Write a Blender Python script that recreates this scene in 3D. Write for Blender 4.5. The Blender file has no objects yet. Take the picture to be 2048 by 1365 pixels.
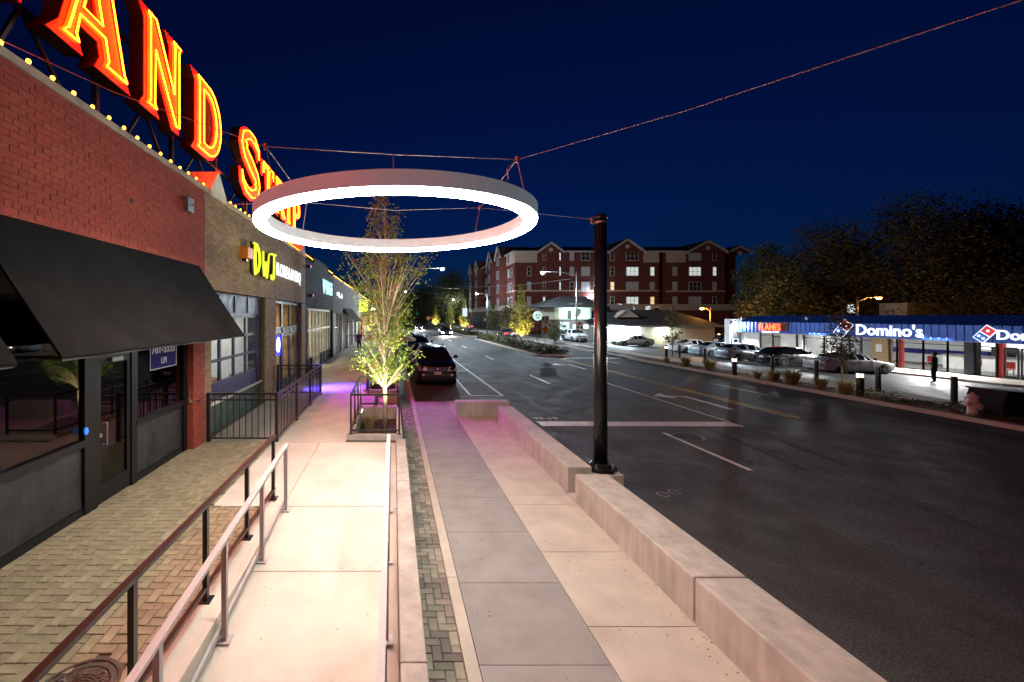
import bpy, math, random
from mathutils import Vector, Matrix
random.seed(7)
C = bpy.context; S = C.scene; COL = S.collection; D = bpy.data
R = math.radians

# ---------------------------------------------------------------- camera
cam = D.cameras.new('camera'); cam_o = D.objects.new('camera', cam); COL.objects.link(cam_o)
cam_o.location = (0, 0, 3.2); cam_o.rotation_euler = (R(90), 0, 0)
cam.sensor_width = 36.0; cam.lens = 832 / 2048 * 36.0
cam.shift_x = 237 / 2048; cam.shift_y = -49.5 / 2048
cam.clip_start = 0.05; cam.clip_end = 4000
S.camera = cam_o

# ---------------------------------------------------------------- sky, exposure
w = D.worlds.new('World'); S.world = w; w.use_nodes = True
nt = w.node_tree; bg = nt.nodes['Background']
sky = nt.nodes.new('ShaderNodeTexSky'); sky.sky_type = 'NISHITA'; sky.sun_disc = False
SUN_EL, SUN_ROT = R(-1.75), R(14)
sky.sun_elevation = SUN_EL; sky.sun_rotation = SUN_ROT
sky.air_density = 1.0; sky.dust_density = 0.3; sky.ozone_density = 6.0
tint = nt.nodes.new('ShaderNodeMix'); tint.data_type = 'RGBA'; tint.blend_type = 'MULTIPLY'
tint.inputs[0].default_value = 1.0; tint.inputs[7].default_value = (0.2, 0.78, 1.0, 1)
nt.links.new(sky.outputs[0], tint.inputs[6]); nt.links.new(tint.outputs[2], bg.inputs[0])
bg.inputs[1].default_value = 0.15
sun = D.lights.new('sun', 'SUN'); sun.energy = 0.012; sun.angle = R(12); sun.color = (0.55, 0.7, 1.0)
sun_o = D.objects.new('sun', sun); COL.objects.link(sun_o); sun_o.rotation_euler = (R(50), 0, R(20)); sun_o.location = (0, 0, 60)
S.view_settings.view_transform = 'Standard'; S.view_settings.look = 'None'
S.view_settings.exposure = 0.0; S.view_settings.gamma = 1.0; S.view_settings.use_curve_mapping = False
cy = S.cycles
cy.use_denoising = True; cy.use_light_tree = True; cy.max_bounces = 7; cy.diffuse_bounces = 3; cy.glossy_bounces = 4
cy.transparent_max_bounces = 16; cy.sample_clamp_indirect = 4.0; cy.sample_clamp_direct = 0.0
cy.caustics_reflective = False; cy.caustics_refractive = False

# ---------------------------------------------------------------- materials
def N(t, kind, **kw):
    n = t.nodes.new(kind)
    for k, v in kw.items(): setattr(n, k, v)
    return n

def M(name, col, rough=0.7, metal=0.0, var=0.18, scale=5.0, bump=0.0, bscale=60.0, rnd=0.0, emit=0.0, ecol=None, spec=0.5,
      fine=0.0, fscale=220.0, coat=0.0, stain=0.0, stain_col=(0.05, 0.04, 0.03), translucent=0.0, spots=0.0, cracks=0.0, tracks=0.0, drips=0.0):
    m = D.materials.new(name); m.use_nodes = True; t = m.node_tree; L = t.links.new
    b = t.nodes['Principled BSDF']
    b.inputs['Roughness'].default_value = rough; b.inputs['Metallic'].default_value = metal
    b.inputs['Specular IOR Level'].default_value = spec; b.inputs['Coat Weight'].default_value = coat
    m.diffuse_color = (*col, 1)
    if emit:
        b.inputs['Base Color'].default_value = (*col, 1)
        b.inputs['Emission Color'].default_value = (*(ecol or col), 1); b.inputs['Emission Strength'].default_value = emit
        return m
    tc = N(t, 'ShaderNodeTexCoord'); src = N(t, 'ShaderNodeRGB'); src.outputs[0].default_value = (*col, 1); cur = src.outputs[0]
    def mul(cur, val):
        x = N(t, 'ShaderNodeMix', data_type='RGBA', blend_type='MULTIPLY'); x.inputs[0].default_value = 1
        L(cur, x.inputs[6]); L(val, x.inputs[7]); return x.outputs[2]
    def noise(sc, det=4):
        n = N(t, 'ShaderNodeTexNoise'); n.inputs['Scale'].default_value = sc; n.inputs['Detail'].default_value = det
        L(tc.outputs['Object'], n.inputs['Vector']); return n.outputs['Fac']
    def rng(v, a, bb, lo, hi):
        r = N(t, 'ShaderNodeMapRange'); r.inputs[1].default_value = a; r.inputs[2].default_value = bb
        r.inputs[3].default_value = lo; r.inputs[4].default_value = hi; L(v, r.inputs[0]); return r.outputs[0]
    if var: cur = mul(cur, rng(noise(scale, 6), 0.3, 0.7, 1 - var, 1 + var))
    if fine: cur = mul(cur, rng(noise(fscale, 2), 0.3, 0.7, 1 - fine, 1 + fine))
    if rnd:
        oi = N(t, 'ShaderNodeObjectInfo'); ge = N(t, 'ShaderNodeNewGeometry')
        ad = N(t, 'ShaderNodeMath', operation='ADD'); L(oi.outputs['Random'], ad.inputs[0]); L(ge.outputs['Random Per Island'], ad.inputs[1])
        fr = N(t, 'ShaderNodeMath', operation='FRACT'); L(ad.outputs[0], fr.inputs[0])
        cur = mul(cur, rng(fr.outputs[0], 0, 1, 1 - rnd, 1 + rnd))
        hs = N(t, 'ShaderNodeHueSaturation'); f2 = N(t, 'ShaderNodeMath', operation='MULTIPLY'); L(fr.outputs[0], f2.inputs[0]); f2.inputs[1].default_value = 7.31
        f3 = N(t, 'ShaderNodeMath', operation='FRACT'); L(f2.outputs[0], f3.inputs[0])
        L(rng(f3.outputs[0], 0, 1, 0.5 - 0.05 * rnd, 0.5 + 0.05 * rnd), hs.inputs['Hue']); L(cur, hs.inputs['Color']); cur = hs.outputs[0]
    if stain:
        x = N(t, 'ShaderNodeMix', data_type='RGBA'); L(rng(noise(scale * 0.37, 8), 0.56, 0.72, 0, stain), x.inputs[0])
        L(cur, x.inputs[6]); x.inputs[7].default_value = (*stain_col, 1); cur = x.outputs[2]
    def vor(sc, feat, out='Distance', vec=None, rnd_=1.0):
        n = N(t, 'ShaderNodeTexVoronoi', feature=feat); n.inputs['Scale'].default_value = sc; n.inputs['Randomness'].default_value = rnd_
        L(vec or tc.outputs['Object'], n.inputs['Vector']); return n.outputs[out]
    def dark(fac, c):
        nonlocal cur
        x = N(t, 'ShaderNodeMix', data_type='RGBA'); L(fac, x.inputs[0]); L(cur, x.inputs[6]); x.inputs[7].default_value = (*c, 1); cur = x.outputs[2]
    def mulv(a, bb):
        x = N(t, 'ShaderNodeMath', operation='MULTIPLY'); L(a, x.inputs[0]); L(bb, x.inputs[1]); return x.outputs[0]
    if spots:
        dark(mulv(rng(vor(3.3, 'F1'), 0.035, 0.05, spots, 0), rng(noise(0.9, 2), .45, .55, 0, 1)), tuple(c * .45 for c in col))
        dark(rng(vor(11.0, 'F1'), 0.03, 0.05, spots * .7, 0), tuple(c * .55 for c in col))
    if cracks:
        nz = N(t, 'ShaderNodeTexNoise'); nz.inputs['Scale'].default_value = 1.6; nz.inputs['Detail'].default_value = 6; L(tc.outputs['Object'], nz.inputs['Vector'])
        va = N(t, 'ShaderNodeVectorMath', operation='MULTIPLY_ADD'); L(nz.outputs['Color'], va.inputs[0]); va.inputs[1].default_value = (.9, .9, 0); L(tc.outputs['Object'], va.inputs[2])
        dark(mulv(rng(vor(0.16, 'DISTANCE_TO_EDGE', vec=va.outputs[0]), 0.0, 0.009, cracks, 0), rng(noise(.22, 2), .40, .50, 0, 1)), tuple(c * .25 for c in col))
        dark(mulv(rng(vor(0.55, 'F1'), 0.05, 0.22, cracks * .55, 0), rng(noise(.3, 2), .5, .6, 0, 1)), tuple(c * .4 for c in col))
    if tracks:
        sx = N(t, 'ShaderNodeSeparateXYZ'); L(tc.outputs['Object'], sx.inputs[0]); wv = N(t, 'ShaderNodeMath', operation='MULTIPLY'); L(sx.outputs[0], wv.inputs[0]); wv.inputs[1].default_value = 2 * math.pi / 1.55
        sn = N(t, 'ShaderNodeMath', operation='SINE'); L(wv.outputs[0], sn.inputs[0]); cur = mul(cur, rng(sn.outputs[0], -1, 1, 1 - tracks, 1 + tracks))
    if drips:
        mp = N(t, 'ShaderNodeMapping'); mp.inputs['Scale'].default_value = (6, 6, .7); L(tc.outputs['Object'], mp.inputs[0]); nn = N(t, 'ShaderNodeTexNoise'); nn.inputs['Scale'].default_value = 1.5; nn.inputs['Detail'].default_value = 6; L(mp.outputs[0], nn.inputs['Vector'])
        cur = mul(cur, rng(nn.outputs['Fac'], .35, .68, 1 + drips * .4, 1 - drips))
    L(cur, b.inputs['Base Color'])
    if bump:
        bn = N(t, 'ShaderNodeBump'); bn.inputs['Strength'].default_value = bump; bn.inputs['Distance'].default_value = 0.02
        L(noise(bscale, 5), bn.inputs['Height']); L(bn.outputs[0], b.inputs['Normal'])
    if rough < 0.95 and rough > 0.12 and var:
        L(rng(noise(scale * 2.3, 4), 0.3, 0.7, max(0.02, rough - 0.12), min(1, rough + 0.12)), b.inputs['Roughness'])
    if translucent:
        tr = N(t, 'ShaderNodeBsdfTranslucent'); L(cur, tr.inputs[0]); mx = N(t, 'ShaderNodeMixShader'); mx.inputs[0].default_value = translucent
        L(b.outputs[0], mx.inputs[1]); L(tr.outputs[0], mx.inputs[2]); L(mx.outputs[0], t.nodes['Material Output'].inputs[0])
    return m

def glass(name, tint=(0.9, 0.93, 0.93), ior=1.6, rough=0.015):
    m = D.materials.new(name); m.use_nodes = True; t = m.node_tree; L = t.links.new
    t.nodes.remove(t.nodes['Principled BSDF'])
    tr = N(t, 'ShaderNodeBsdfTransparent'); tr.inputs[0].default_value = (*tint, 1)
    gl = N(t, 'ShaderNodeBsdfGlossy'); gl.inputs['Roughness'].default_value = rough
    fr = N(t, 'ShaderNodeFresnel'); fr.inputs[0].default_value = ior
    tc = N(t, 'ShaderNodeTexCoord'); no = N(t, 'ShaderNodeTexNoise'); no.inputs['Scale'].default_value = 0.7
    L(tc.outputs['Object'], no.inputs['Vector'])
    bn = N(t, 'ShaderNodeBump'); bn.inputs['Strength'].default_value = 0.02; L(no.outputs['Fac'], bn.inputs['Height']); L(bn.outputs[0], gl.inputs['Normal'])
    ge = N(t, 'ShaderNodeNewGeometry'); inv = N(t, 'ShaderNodeMath', operation='SUBTRACT'); inv.inputs[0].default_value = 1.0; L(ge.outputs['Backfacing'], inv.inputs[1])
    fm = N(t, 'ShaderNodeMath', operation='MULTIPLY'); L(fr.outputs[0], fm.inputs[0]); L(inv.outputs[0], fm.inputs[1])
    mx = N(t, 'ShaderNodeMixShader'); L(fm.outputs[0], mx.inputs[0]); L(tr.outputs[0], mx.inputs[1]); L(gl.outputs[0], mx.inputs[2])
    L(mx.outputs[0], t.nodes['Material Output'].inputs[0]); return m

MT = {}
def setup_mats():
    g = MT
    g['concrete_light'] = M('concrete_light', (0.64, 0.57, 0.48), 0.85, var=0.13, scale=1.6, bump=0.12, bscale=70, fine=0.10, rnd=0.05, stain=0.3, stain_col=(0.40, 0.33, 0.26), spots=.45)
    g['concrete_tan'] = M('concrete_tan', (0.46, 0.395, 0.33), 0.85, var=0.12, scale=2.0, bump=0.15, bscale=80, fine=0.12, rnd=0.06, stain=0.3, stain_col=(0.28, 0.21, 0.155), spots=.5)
    g['concrete_gray'] = M('concrete_gray', (0.25, 0.23, 0.22), 0.8, var=0.12, scale=2.4, bump=0.3, bscale=120, fine=0.35, fscale=140, rnd=0.08, stain=0.35, stain_col=(0.34, 0.29, 0.235), spots=.5)
    g['concrete_bench'] = M('concrete_bench', (0.43, 0.38, 0.33), 0.8, var=0.16, scale=2.2, bump=0.15, bscale=50, fine=0.10, stain=0.4, stain_col=(0.29, 0.23, 0.185), spots=.35, drips=.16)
    g['joint'] = M('joint', (0.10, 0.085, 0.07), 0.95, var=0.2)
    g['sand'] = M('sand', (0.19, 0.15, 0.105), 0.95, var=0.3, scale=8)
    g['paver'] = M('paver', (0.33, 0.25, 0.155), 0.8, var=0.2, scale=9, bump=0.3, bscale=90, rnd=0.14, fine=0.12)
    g['paver_dark'] = M('paver_dark', (0.20, 0.165, 0.125), 0.75, var=0.22, scale=9, bump=0.3, bscale=90, rnd=0.4, fine=0.12)
    g['asphalt'] = M('asphalt', (0.043, 0.043, 0.046), 0.75, spec=0.2, var=0.22, scale=0.5, bump=0.6, bscale=90, fine=0.7, fscale=45, stain=0.4, stain_col=(0.017, 0.017, 0.018), cracks=.85, tracks=.13)
    g['asphalt_lot'] = M('asphalt_lot', (0.075, 0.077, 0.08), 0.6, var=0.3, scale=0.4, bump=0.3, bscale=100, fine=0.25, fscale=60)
    g['paint_white'] = M('paint_white', (0.74, 0.74, 0.73), 0.6, var=0.18, scale=5, fine=0.25, fscale=70, stain=0.3, stain_col=(0.2, 0.2, 0.2))
    g['paint_yellow'] = M('paint_yellow', (0.62, 0.40, 0.03), 0.6, var=0.2, scale=5, fine=0.2, fscale=60, stain=0.4, stain_col=(0.15, 0.11, 0.03))
    g['soil'] = M('soil', (0.05, 0.035, 0.022), 0.95, var=0.4, scale=14, bump=0.8, bscale=30)
    g['mulch'] = M('mulch', (0.16, 0.06, 0.03), 0.95, var=0.4, scale=20, bump=0.9, bscale=40)
    g['grass'] = M('grass_blade', (0.28, 0.25, 0.11), 0.8, var=0.2, rnd=0.4, translucent=0.3)
    g['ground'] = M('ground_dirt', (0.05, 0.048, 0.04), 0.9, var=0.3, scale=0.2)
    g['brick_red'] = M('brick_red', (0.32, 0.055, 0.032), 0.85, var=0.16, scale=14, bump=0.4, bscale=60, rnd=0.10)
    g['mortar_red'] = M('mortar_red', (0.27, 0.048, 0.029), 0.9, var=0.25, scale=10, bump=0.3)
    g['brick_tan'] = M('brick_tan', (0.33, 0.225, 0.12), 0.85, var=0.18, scale=12, bump=0.4, bscale=60, rnd=0.2)
    g['mortar_tan'] = M('mortar_tan', (0.15, 0.10, 0.055), 0.9, var=0.25, scale=10)
    g['coping'] = M('coping', (0.46, 0.38, 0.28), 0.8, var=0.25, scale=3, bump=0.2, stain=0.4, stain_col=(0.2, 0.15, 0.1))
    g['stucco_white'] = M('stucco_white', (0.62, 0.6, 0.56), 0.85, var=0.12, scale=3, bump=0.3, bscale=50)
    g['stucco_grey'] = M('stucco_grey', (0.16, 0.155, 0.15), 0.9, spec=0.15, var=0.15, scale=2, bump=0.2)
    g['dark_facade'] = M('dark_facade', (0.022, 0.026, 0.03), 0.85, spec=0.1, var=0.2, scale=2, bump=0.1)
    g['black_metal'] = M('black_metal', (0.012, 0.011, 0.0105), 0.36, metal=0.0, var=0.0, scale=8, spec=0.6)
    g['pole_black'] = M('pole_black', (0.009, 0.009, 0.009), 0.24, var=0.0, spec=0.55)
    g['grey_rail'] = M('grey_rail', (0.50, 0.47, 0.46), 0.45, metal=0.0, var=0.04, scale=6)
    g['frame_dark'] = M('frame_dark', (0.007, 0.007, 0.008), 0.4, var=0.0, spec=0.3)
    g['kick_panel'] = M('kick_panel', (0.036, 0.036, 0.035), 0.5, spec=.25, var=0.4, scale=2.2, fine=0.15, stain=0.4, stain_col=(0.065, 0.06, 0.055), drips=.25)
    g['awning'] = M('awning_fabric', (0.0085, 0.008, 0.008), 0.9, spec=0.12, var=0.25, scale=1.2, bump=0.12, bscale=200, stain=0.1, stain_col=(0.03, 0.028, 0.026))
    g['navy'] = M('navy_paint', (0.055, 0.058, 0.11), 0.5, var=0.15, scale=2)
    g['navy_dark'] = M('navy_dark', (0.022, 0.024, 0.055), 0.45, var=0.15, scale=2)
    g['green_wall'] = M('green_wall', (0.05, 0.085, 0.07), 0.7, var=0.2, scale=2)
    g['white_frame'] = M('white_frame', (0.6, 0.58, 0.54), 0.5, var=0.1)
    g['cream_wall'] = M('cream_wall', (0.68, 0.62, 0.5), 0.8, var=0.08)
    g['white_wall'] = M('white_wall', (0.72, 0.72, 0.72), 0.8, var=0.06)
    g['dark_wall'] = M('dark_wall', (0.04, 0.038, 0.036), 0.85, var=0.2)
    g['wood'] = M('wood_dark', (0.12, 0.06, 0.03), 0.6, var=0.3, scale=6)
    g['red_paint'] = M('red_paint', (0.55, 0.03, 0.03), 0.5, var=0.1)
    g['orange_paint'] = M('orange_paint', (0.75, 0.22, 0.02), 0.5, var=0.08)
    g['white_paint'] = M('white_panel', (0.75, 0.75, 0.73), 0.5, var=0.08)
    g['black_paint'] = M('black_print', (0.015, 0.015, 0.015), 0.5, var=0.05)
    g['blue_roof'] = M('blue_roof', (0.02, 0.07, 0.34), 0.4, var=0.15, scale=2, rnd=0.1, metal=0.2)
    g['blue_sign'] = M('blue_sign', (0.028, 0.03, 0.19), 0.7, spec=.05, var=0.06)
    g['blue_logo'] = M('blue_logo', (0.01, 0.12, 0.5), 0.4, emit=0.55, ecol=(0.01, 0.13, 0.55))
    g['red_logo'] = M('red_logo', (0.6, 0.02, 0.03), 0.4, emit=0.6, ecol=(0.75, 0.02, 0.035))
    g['brick_apt'] = M('brick_apartment', (0.105, 0.032, 0.027), 0.9, spec=.2, var=0.15, scale=1.2, fine=0.18, fscale=30)
    g['siding'] = M('siding_cream', (0.36, 0.29, 0.235), 0.8, var=0.1)
    g['trim'] = M('trim_white', (0.34, 0.32, 0.30), 0.7, var=0.08)
    g['shingle'] = M('shingle_dark', (0.022, 0.021, 0.023), 0.9, var=0.3, scale=6)
    g['pane_dark'] = M('pane_dark', (0.02, 0.025, 0.035), 0.08, var=0.0, spec=0.8)
    g['blinds'] = M('blinds', (0.35, 0.36, 0.4), 0.7, var=0.1)
    g['bark'] = M('bark', (0.15, 0.105, 0.07), 0.9, var=0.35, scale=18, bump=0.6, bscale=40)
    g['bark_birch'] = M('bark_birch', (0.42, 0.33, 0.24), 0.85, var=0.35, scale=14, bump=0.5, bscale=40, stain=.6, stain_col=(.12, .07, .04))
    g['bark_dark'] = M('bark_dark', (0.05, 0.035, 0.025), 0.9, var=0.3, scale=8)
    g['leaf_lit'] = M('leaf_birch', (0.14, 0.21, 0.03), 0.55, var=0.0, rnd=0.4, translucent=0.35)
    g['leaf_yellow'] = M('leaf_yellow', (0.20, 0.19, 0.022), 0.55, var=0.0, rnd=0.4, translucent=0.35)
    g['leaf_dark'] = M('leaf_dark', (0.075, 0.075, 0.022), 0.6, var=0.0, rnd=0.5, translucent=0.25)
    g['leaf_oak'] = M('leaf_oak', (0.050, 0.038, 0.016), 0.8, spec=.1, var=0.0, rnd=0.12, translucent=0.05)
    g['glass'] = glass('shop_glass'); g['glass_dark'] = glass('shop_glass_dark', (0.45, 0.45, 0.46), 1.75)
    g['car_glass'] = M('car_glass', (0.008, 0.009, 0.011), 0.05, var=0, spec=0.9)
    g['tyre'] = M('tyre', (0.012, 0.012, 0.012), 0.85, var=0.1)
    g['rim'] = M('rim', (0.5, 0.5, 0.52), 0.3, metal=0.9, var=0.05)
    g['chrome'] = M('chrome', (0.7, 0.7, 0.72), 0.15, metal=1.0, var=0)
    g['lens_clear'] = M('lens_clear', (0.8, 0.8, 0.82), 0.3, var=0, spec=0.9)
    g['lens_red'] = M('lens_red', (0.35, 0.01, 0.01), 0.15, var=0, spec=0.9)
    g['skin'] = M('skin', (0.32, 0.19, 0.13), 0.6, var=0.05)
    g['cloth_black'] = M('cloth_black', (0.014, 0.014, 0.016), 0.9, var=0.15)
    g['cloth_purple'] = M('cloth_purple', (0.10, 0.05, 0.22), 0.9, var=0.15)
    g['cloth_pink'] = M('cloth_pink', (0.5, 0.03, 0.3), 0.9, var=0.15)
    g['hair'] = M('hair', (0.02, 0.014, 0.01), 0.7, var=0.1)
    g['iron'] = M('cast_iron', (0.11, 0.085, 0.065), 0.55, metal=0.5, var=0.25, scale=20, bump=0.3)
    g['steel'] = M('galvanised_steel', (0.3, 0.3, 0.31), 0.4, metal=0.8, var=0.15)
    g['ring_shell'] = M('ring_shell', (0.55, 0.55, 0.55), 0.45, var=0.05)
    rb = g['ring_shell'].node_tree.nodes['Principled BSDF']; rb.inputs['Emission Color'].default_value = (0.62, 0.80, 0.90, 1); rb.inputs['Emission Strength'].default_value = 0.12   # faint glow added to the housing, in place of light falling on it
    g['sign_red'] = M('sign_face_red', (0.5, 0.008, 0.006), 0.6, var=0.12, scale=6)
    g['sign_yellow'] = M('sign_face_yellow', (0.7, 0.16, 0.01), 0.6, var=0.12, scale=6, stain=0.3, stain_col=(0.3, 0.08, 0.02))
    g['sign_dark'] = M('sign_can', (0.010, 0.004, 0.004), 0.8, spec=.1, var=0.2)
    g['cable'] = M('cable_steel', (0.5, 0.48, 0.48), 0.5, metal=0.0, var=0.0)
    g['canvas'] = M('canvas_white', (0.7, 0.68, 0.66), 0.9, var=0.06)
    g['hydrant'] = M('hydrant_paint', (0.62, 0.55, 0.56), 0.5, var=0.15, scale=10)
    # things that give off light
    g['e_ring'] = M('ring_diffuser', (1, 1, 1), emit=76, ecol=(1.0, 0.95, 0.86))
    g['e_neon'] = M('neon_orange', (1, 0.5, 0.1), emit=1.0, ecol=(98, 4.8, 0.10))
    g['e_bulb'] = M('bulb_warm', (1, 0.8, 0.4), emit=1.0, ecol=(7, 2.9, 0.22))
    g['e_white'] = M('lamp_white', (1, 1, 1), emit=30, ecol=(1, 0.97, 0.92))
    g['e_tube'] = M('ceiling_panel_light', (1, 1, 1), emit=36, ecol=(1, 0.97, 0.93))
    g['e_warm'] = M('ceiling_panel_warm', (1, 0.9, 0.7), emit=90, ecol=(1, 0.84, 0.60))
    g['e_cool'] = M('lamp_cool', (0.8, 0.9, 1), emit=160, ecol=(0.72, 0.88, 1.0))
    g['e_sodium'] = M('lamp_sodium', (1, 0.6, 0.1), emit=1.0, ecol=(140, 48, 4))
    g['e_letter'] = M('letter_white', (1, 1, 1), emit=1.15, ecol=(0.9, 0.97, 1.0))
    g['e_cyan'] = M('letter_cyan', (0.8, 1, 1), emit=1.1, ecol=(0.50, 0.95, 1.0))
    g['e_ygreen'] = M('letter_yellow_green', (1, 1, 0.2), emit=1.0, ecol=(0.82, 1.0, 0.015))
    g['e_flame'] = M('letter_red', (1, 0.1, 0.05), emit=1.0, ecol=(4.0, 0.28, 0.05))
    g['e_blue'] = M('neon_blue', (0.1, 0.1, 1), emit=1.0, ecol=(0.02, 0.03, 6))
    g['e_oval'] = M('neon_white', (1, 1, 1), emit=5, ecol=(0.8, 0.85, 1))
    g['e_green'] = M('signal_green', (0, 1, 0.8), emit=1.0, ecol=(0.1, 6, 5))
    g['e_head'] = M('headlamp_lit', (1, 1, 1), emit=120, ecol=(1, 0.95, 0.88))
    g['e_tail'] = M('tail_lamp_lit', (1, 0, 0), emit=1.0, ecol=(22, 0.5, 0.25))
    g['e_win_w'] = M('window_lit_warm', (1, 0.8, 0.5), emit=1.0, ecol=(0.75, 0.52, 0.26))
    g['e_win_c'] = M('window_lit_cool', (0.8, 0.9, 1), emit=1.0, ecol=(0.5, 0.55, 0.5))
    g['e_win_b'] = M('stair_window_lit', (0.8, 0.9, 1), emit=1.0, ecol=(1.0, 1.1, 1.15))
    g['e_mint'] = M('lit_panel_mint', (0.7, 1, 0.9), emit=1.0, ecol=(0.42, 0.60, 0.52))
    g['e_magenta'] = M('added_flood_lens', (1, 0.1, 0.9), emit=1.0, ecol=(1.2, 0.05, 1.2))
    g['e_cab'] = M('menu_board_lit', (1, 1, 1), emit=1.2, ecol=(1, 0.98, 0.95))
    g['e_jug'] = M('sign_box_yellow', (1, 1, 0.2), emit=1.0, ecol=(1.3, 1.5, 0.1))
setup_mats()

# ---------------------------------------------------------------- mesh helpers
class MB:
    def __init__(s): s.v = []; s.f = []
    def add(s, vs, fs):
        n = len(s.v); s.v += [tuple(p) for p in vs]; s.f += [tuple(i + n for i in f) for f in fs]; return s
    def box(s, x0, x1, y0, y1, z0, z1):
        x0, x1 = min(x0, x1), max(x0, x1); y0, y1 = min(y0, y1), max(y0, y1); z0, z1 = min(z0, z1), max(z0, z1)
        return s.add([(x0, y0, z0), (x1, y0, z0), (x1, y1, z0), (x0, y1, z0), (x0, y0, z1), (x1, y0, z1), (x1, y1, z1), (x0, y1, z1)],
                     [(0, 3, 2, 1), (4, 5, 6, 7), (0, 1, 5, 4), (1, 2, 6, 5), (2, 3, 7, 6), (3, 0, 4, 7)])
    def tube(s, pts, r, n=8, cap=True, closed=False):
        pts = [Vector(p) for p in pts]; k = len(pts); rr = r if isinstance(r, (list, tuple)) else [r] * k
        base = len(s.v); prev = None
        for i, p in enumerate(pts):
            if closed: d = pts[(i + 1) % k] - pts[i - 1]
            else: d = (pts[min(i + 1, k - 1)] - pts[max(i - 1, 0)])
            d = d.normalized() if d.length > 1e-9 else Vector((0, 0, 1))
            if prev is None:
                a = d.orthogonal().normalized() if abs(d.z) < 0.99 else Vector((1, 0, 0))
            else:
                a = (prev - d * prev.dot(d)); a = a.normalized() if a.length > 1e-6 else d.orthogonal().normalized()
            prev = a; b = d.cross(a)
            for j in range(n):
                t = 2 * math.pi * j / n; q = p + (a * math.cos(t) + b * math.sin(t)) * rr[i]; s.v.append(tuple(q))
        for i in range(k if closed else k - 1):
            i2 = (i + 1) % k
            for j in range(n):
                j2 = (j + 1) % n; s.f.append((base + i * n + j, base + i * n + j2, base + i2 * n + j2, base + i2 * n + j))
        if cap and not closed:
            s.f.append(tuple(base + j for j in reversed(range(n)))); s.f.append(tuple(base + (k - 1) * n + j for j in range(n)))
        return s
    def bar(s, a, b, wx, wz):
        """rectangular bar from a to b; wx horizontal width, wz the other"""
        a, b = Vector(a), Vector(b); d = (b - a).normalized()
        up = Vector((0, 0, 1)) if abs(d.z) < 0.95 else Vector((0, 1, 0))
        h = d.cross(up).normalized(); u = h.cross(d).normalized(); vs = []
        for p in (a, b):
            for sx, sz in ((-1, -1), (1, -1), (1, 1), (-1, 1)): vs.append(p + h * sx * wx / 2 + u * sz * wz / 2)
        return s.add(vs, [(0, 1, 2, 3), (7, 6, 5, 4), (0, 4, 5, 1), (1, 5, 6, 2), (2, 6, 7, 3), (3, 7, 4, 0)])
    def lathe(s, prof, c=(0, 0, 0), n=16, axis='z', cap=True):
        base = len(s.v)
        for r, z in prof:
            for j in range(n):
                t = 2 * math.pi * j / n; p = (r * math.cos(t), r * math.sin(t), z)
                if axis == 'x': p = (p[2], p[0], p[1])
                if axis == 'y': p = (p[1], p[2], p[0])
                s.v.append((p[0] + c[0], p[1] + c[1], p[2] + c[2]))
        for i in range(len(prof) - 1):
            for j in range(n):
                j2 = (j + 1) % n; s.f.append((base + i * n + j, base + i * n + j2, base + (i + 1) * n + j2, base + (i + 1) * n + j))
        if cap:
            s.f.append(tuple(base + j for j in reversed(range(n)))); s.f.append(tuple(base + (len(prof) - 1) * n + j for j in range(n)))
        return s
    def prism(s, poly, fr, d0, d1):
        """poly: 2D points; fr maps (u, v, depth) to a point; extruded from depth d0 to d1"""
        n = len(poly); vs = [fr(u, v, d0) for u, v in poly] + [fr(u, v, d1) for u, v in poly]
        fs = [tuple(reversed(range(n))), tuple(range(n, 2 * n))] + [(i, (i + 1) % n, n + (i + 1) % n, n + i) for i in range(n)]
        return s.add(vs, fs)
    def quad(s, a, b, c, d): return s.add([a, b, c, d], [(0, 1, 2, 3)])
    def xf(s, m): s.v = [tuple(m @ Vector(p)) for p in s.v]; return s

def facing(o, d):
    """frame of a flat thing at o: d in '+x','-x','-y'; returns f(u right, v up, w out)"""
    o = Vector(o)
    ax = {'+x': (Vector((0, 1, 0)), Vector((1, 0, 0))), '-x': (Vector((0, -1, 0)), Vector((-1, 0, 0))), '-y': (Vector((1, 0, 0)), Vector((0, -1, 0))), 'up': (Vector((1, 0, 0)), Vector((0, 0, 1)))}[d]
    vv = Vector((0, 1, 0)) if d == 'up' else Vector((0, 0, 1))
    return lambda u, v, w_=0: o + ax[0] * u + vv * v + ax[1] * w_

ORG = {}
def thing(name, label, cat, loc=(0, 0, 0), group=None, kind=None):
    o = D.objects.new(name, None); COL.objects.link(o); o.location = loc; o.empty_display_size = 0.1
    o['label'] = label; o['category'] = cat
    if group: o['group'] = group
    if kind: o['kind'] = kind
    ORG[o.name] = Vector(loc); return o

def obj(name, mb, mat, parent=None, smooth=False, bevel=0.0, kind=None, label=None, mesh=None):
    if mesh is None:
        off = ORG.get(parent.name, Vector((0, 0, 0))) if parent else Vector((0, 0, 0))
        mesh = D.meshes.new(name); mesh.from_pydata([(x - off.x, y - off.y, z - off.z) for x, y, z in mb.v], [], mb.f); mesh.update()
        if isinstance(mat, (list, tuple)):
            for mm in mat: mesh.materials.append(MT[mm] if isinstance(mm, str) else mm)
        else: mesh.materials.append(MT[mat] if isinstance(mat, str) else mat)
        if smooth: mesh.polygons.foreach_set('use_smooth', [True] * len(mesh.polygons))
    o = D.objects.new(name, mesh); COL.objects.link(o)
    if parent: o.parent = parent; ORG[o.name] = ORG.get(parent.name, Vector((0, 0, 0)))
    if bevel:
        md = o.modifiers.new('bevel', 'BEVEL'); md.width = bevel; md.segments = 2; md.limit_method = 'ANGLE'
    if kind: o['kind'] = kind
    if label: o['label'] = label
    return o

def tag(o, label, cat, group=None):
    o['label'] = label; o['category'] = cat
    if group: o['group'] = group
    return o

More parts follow.
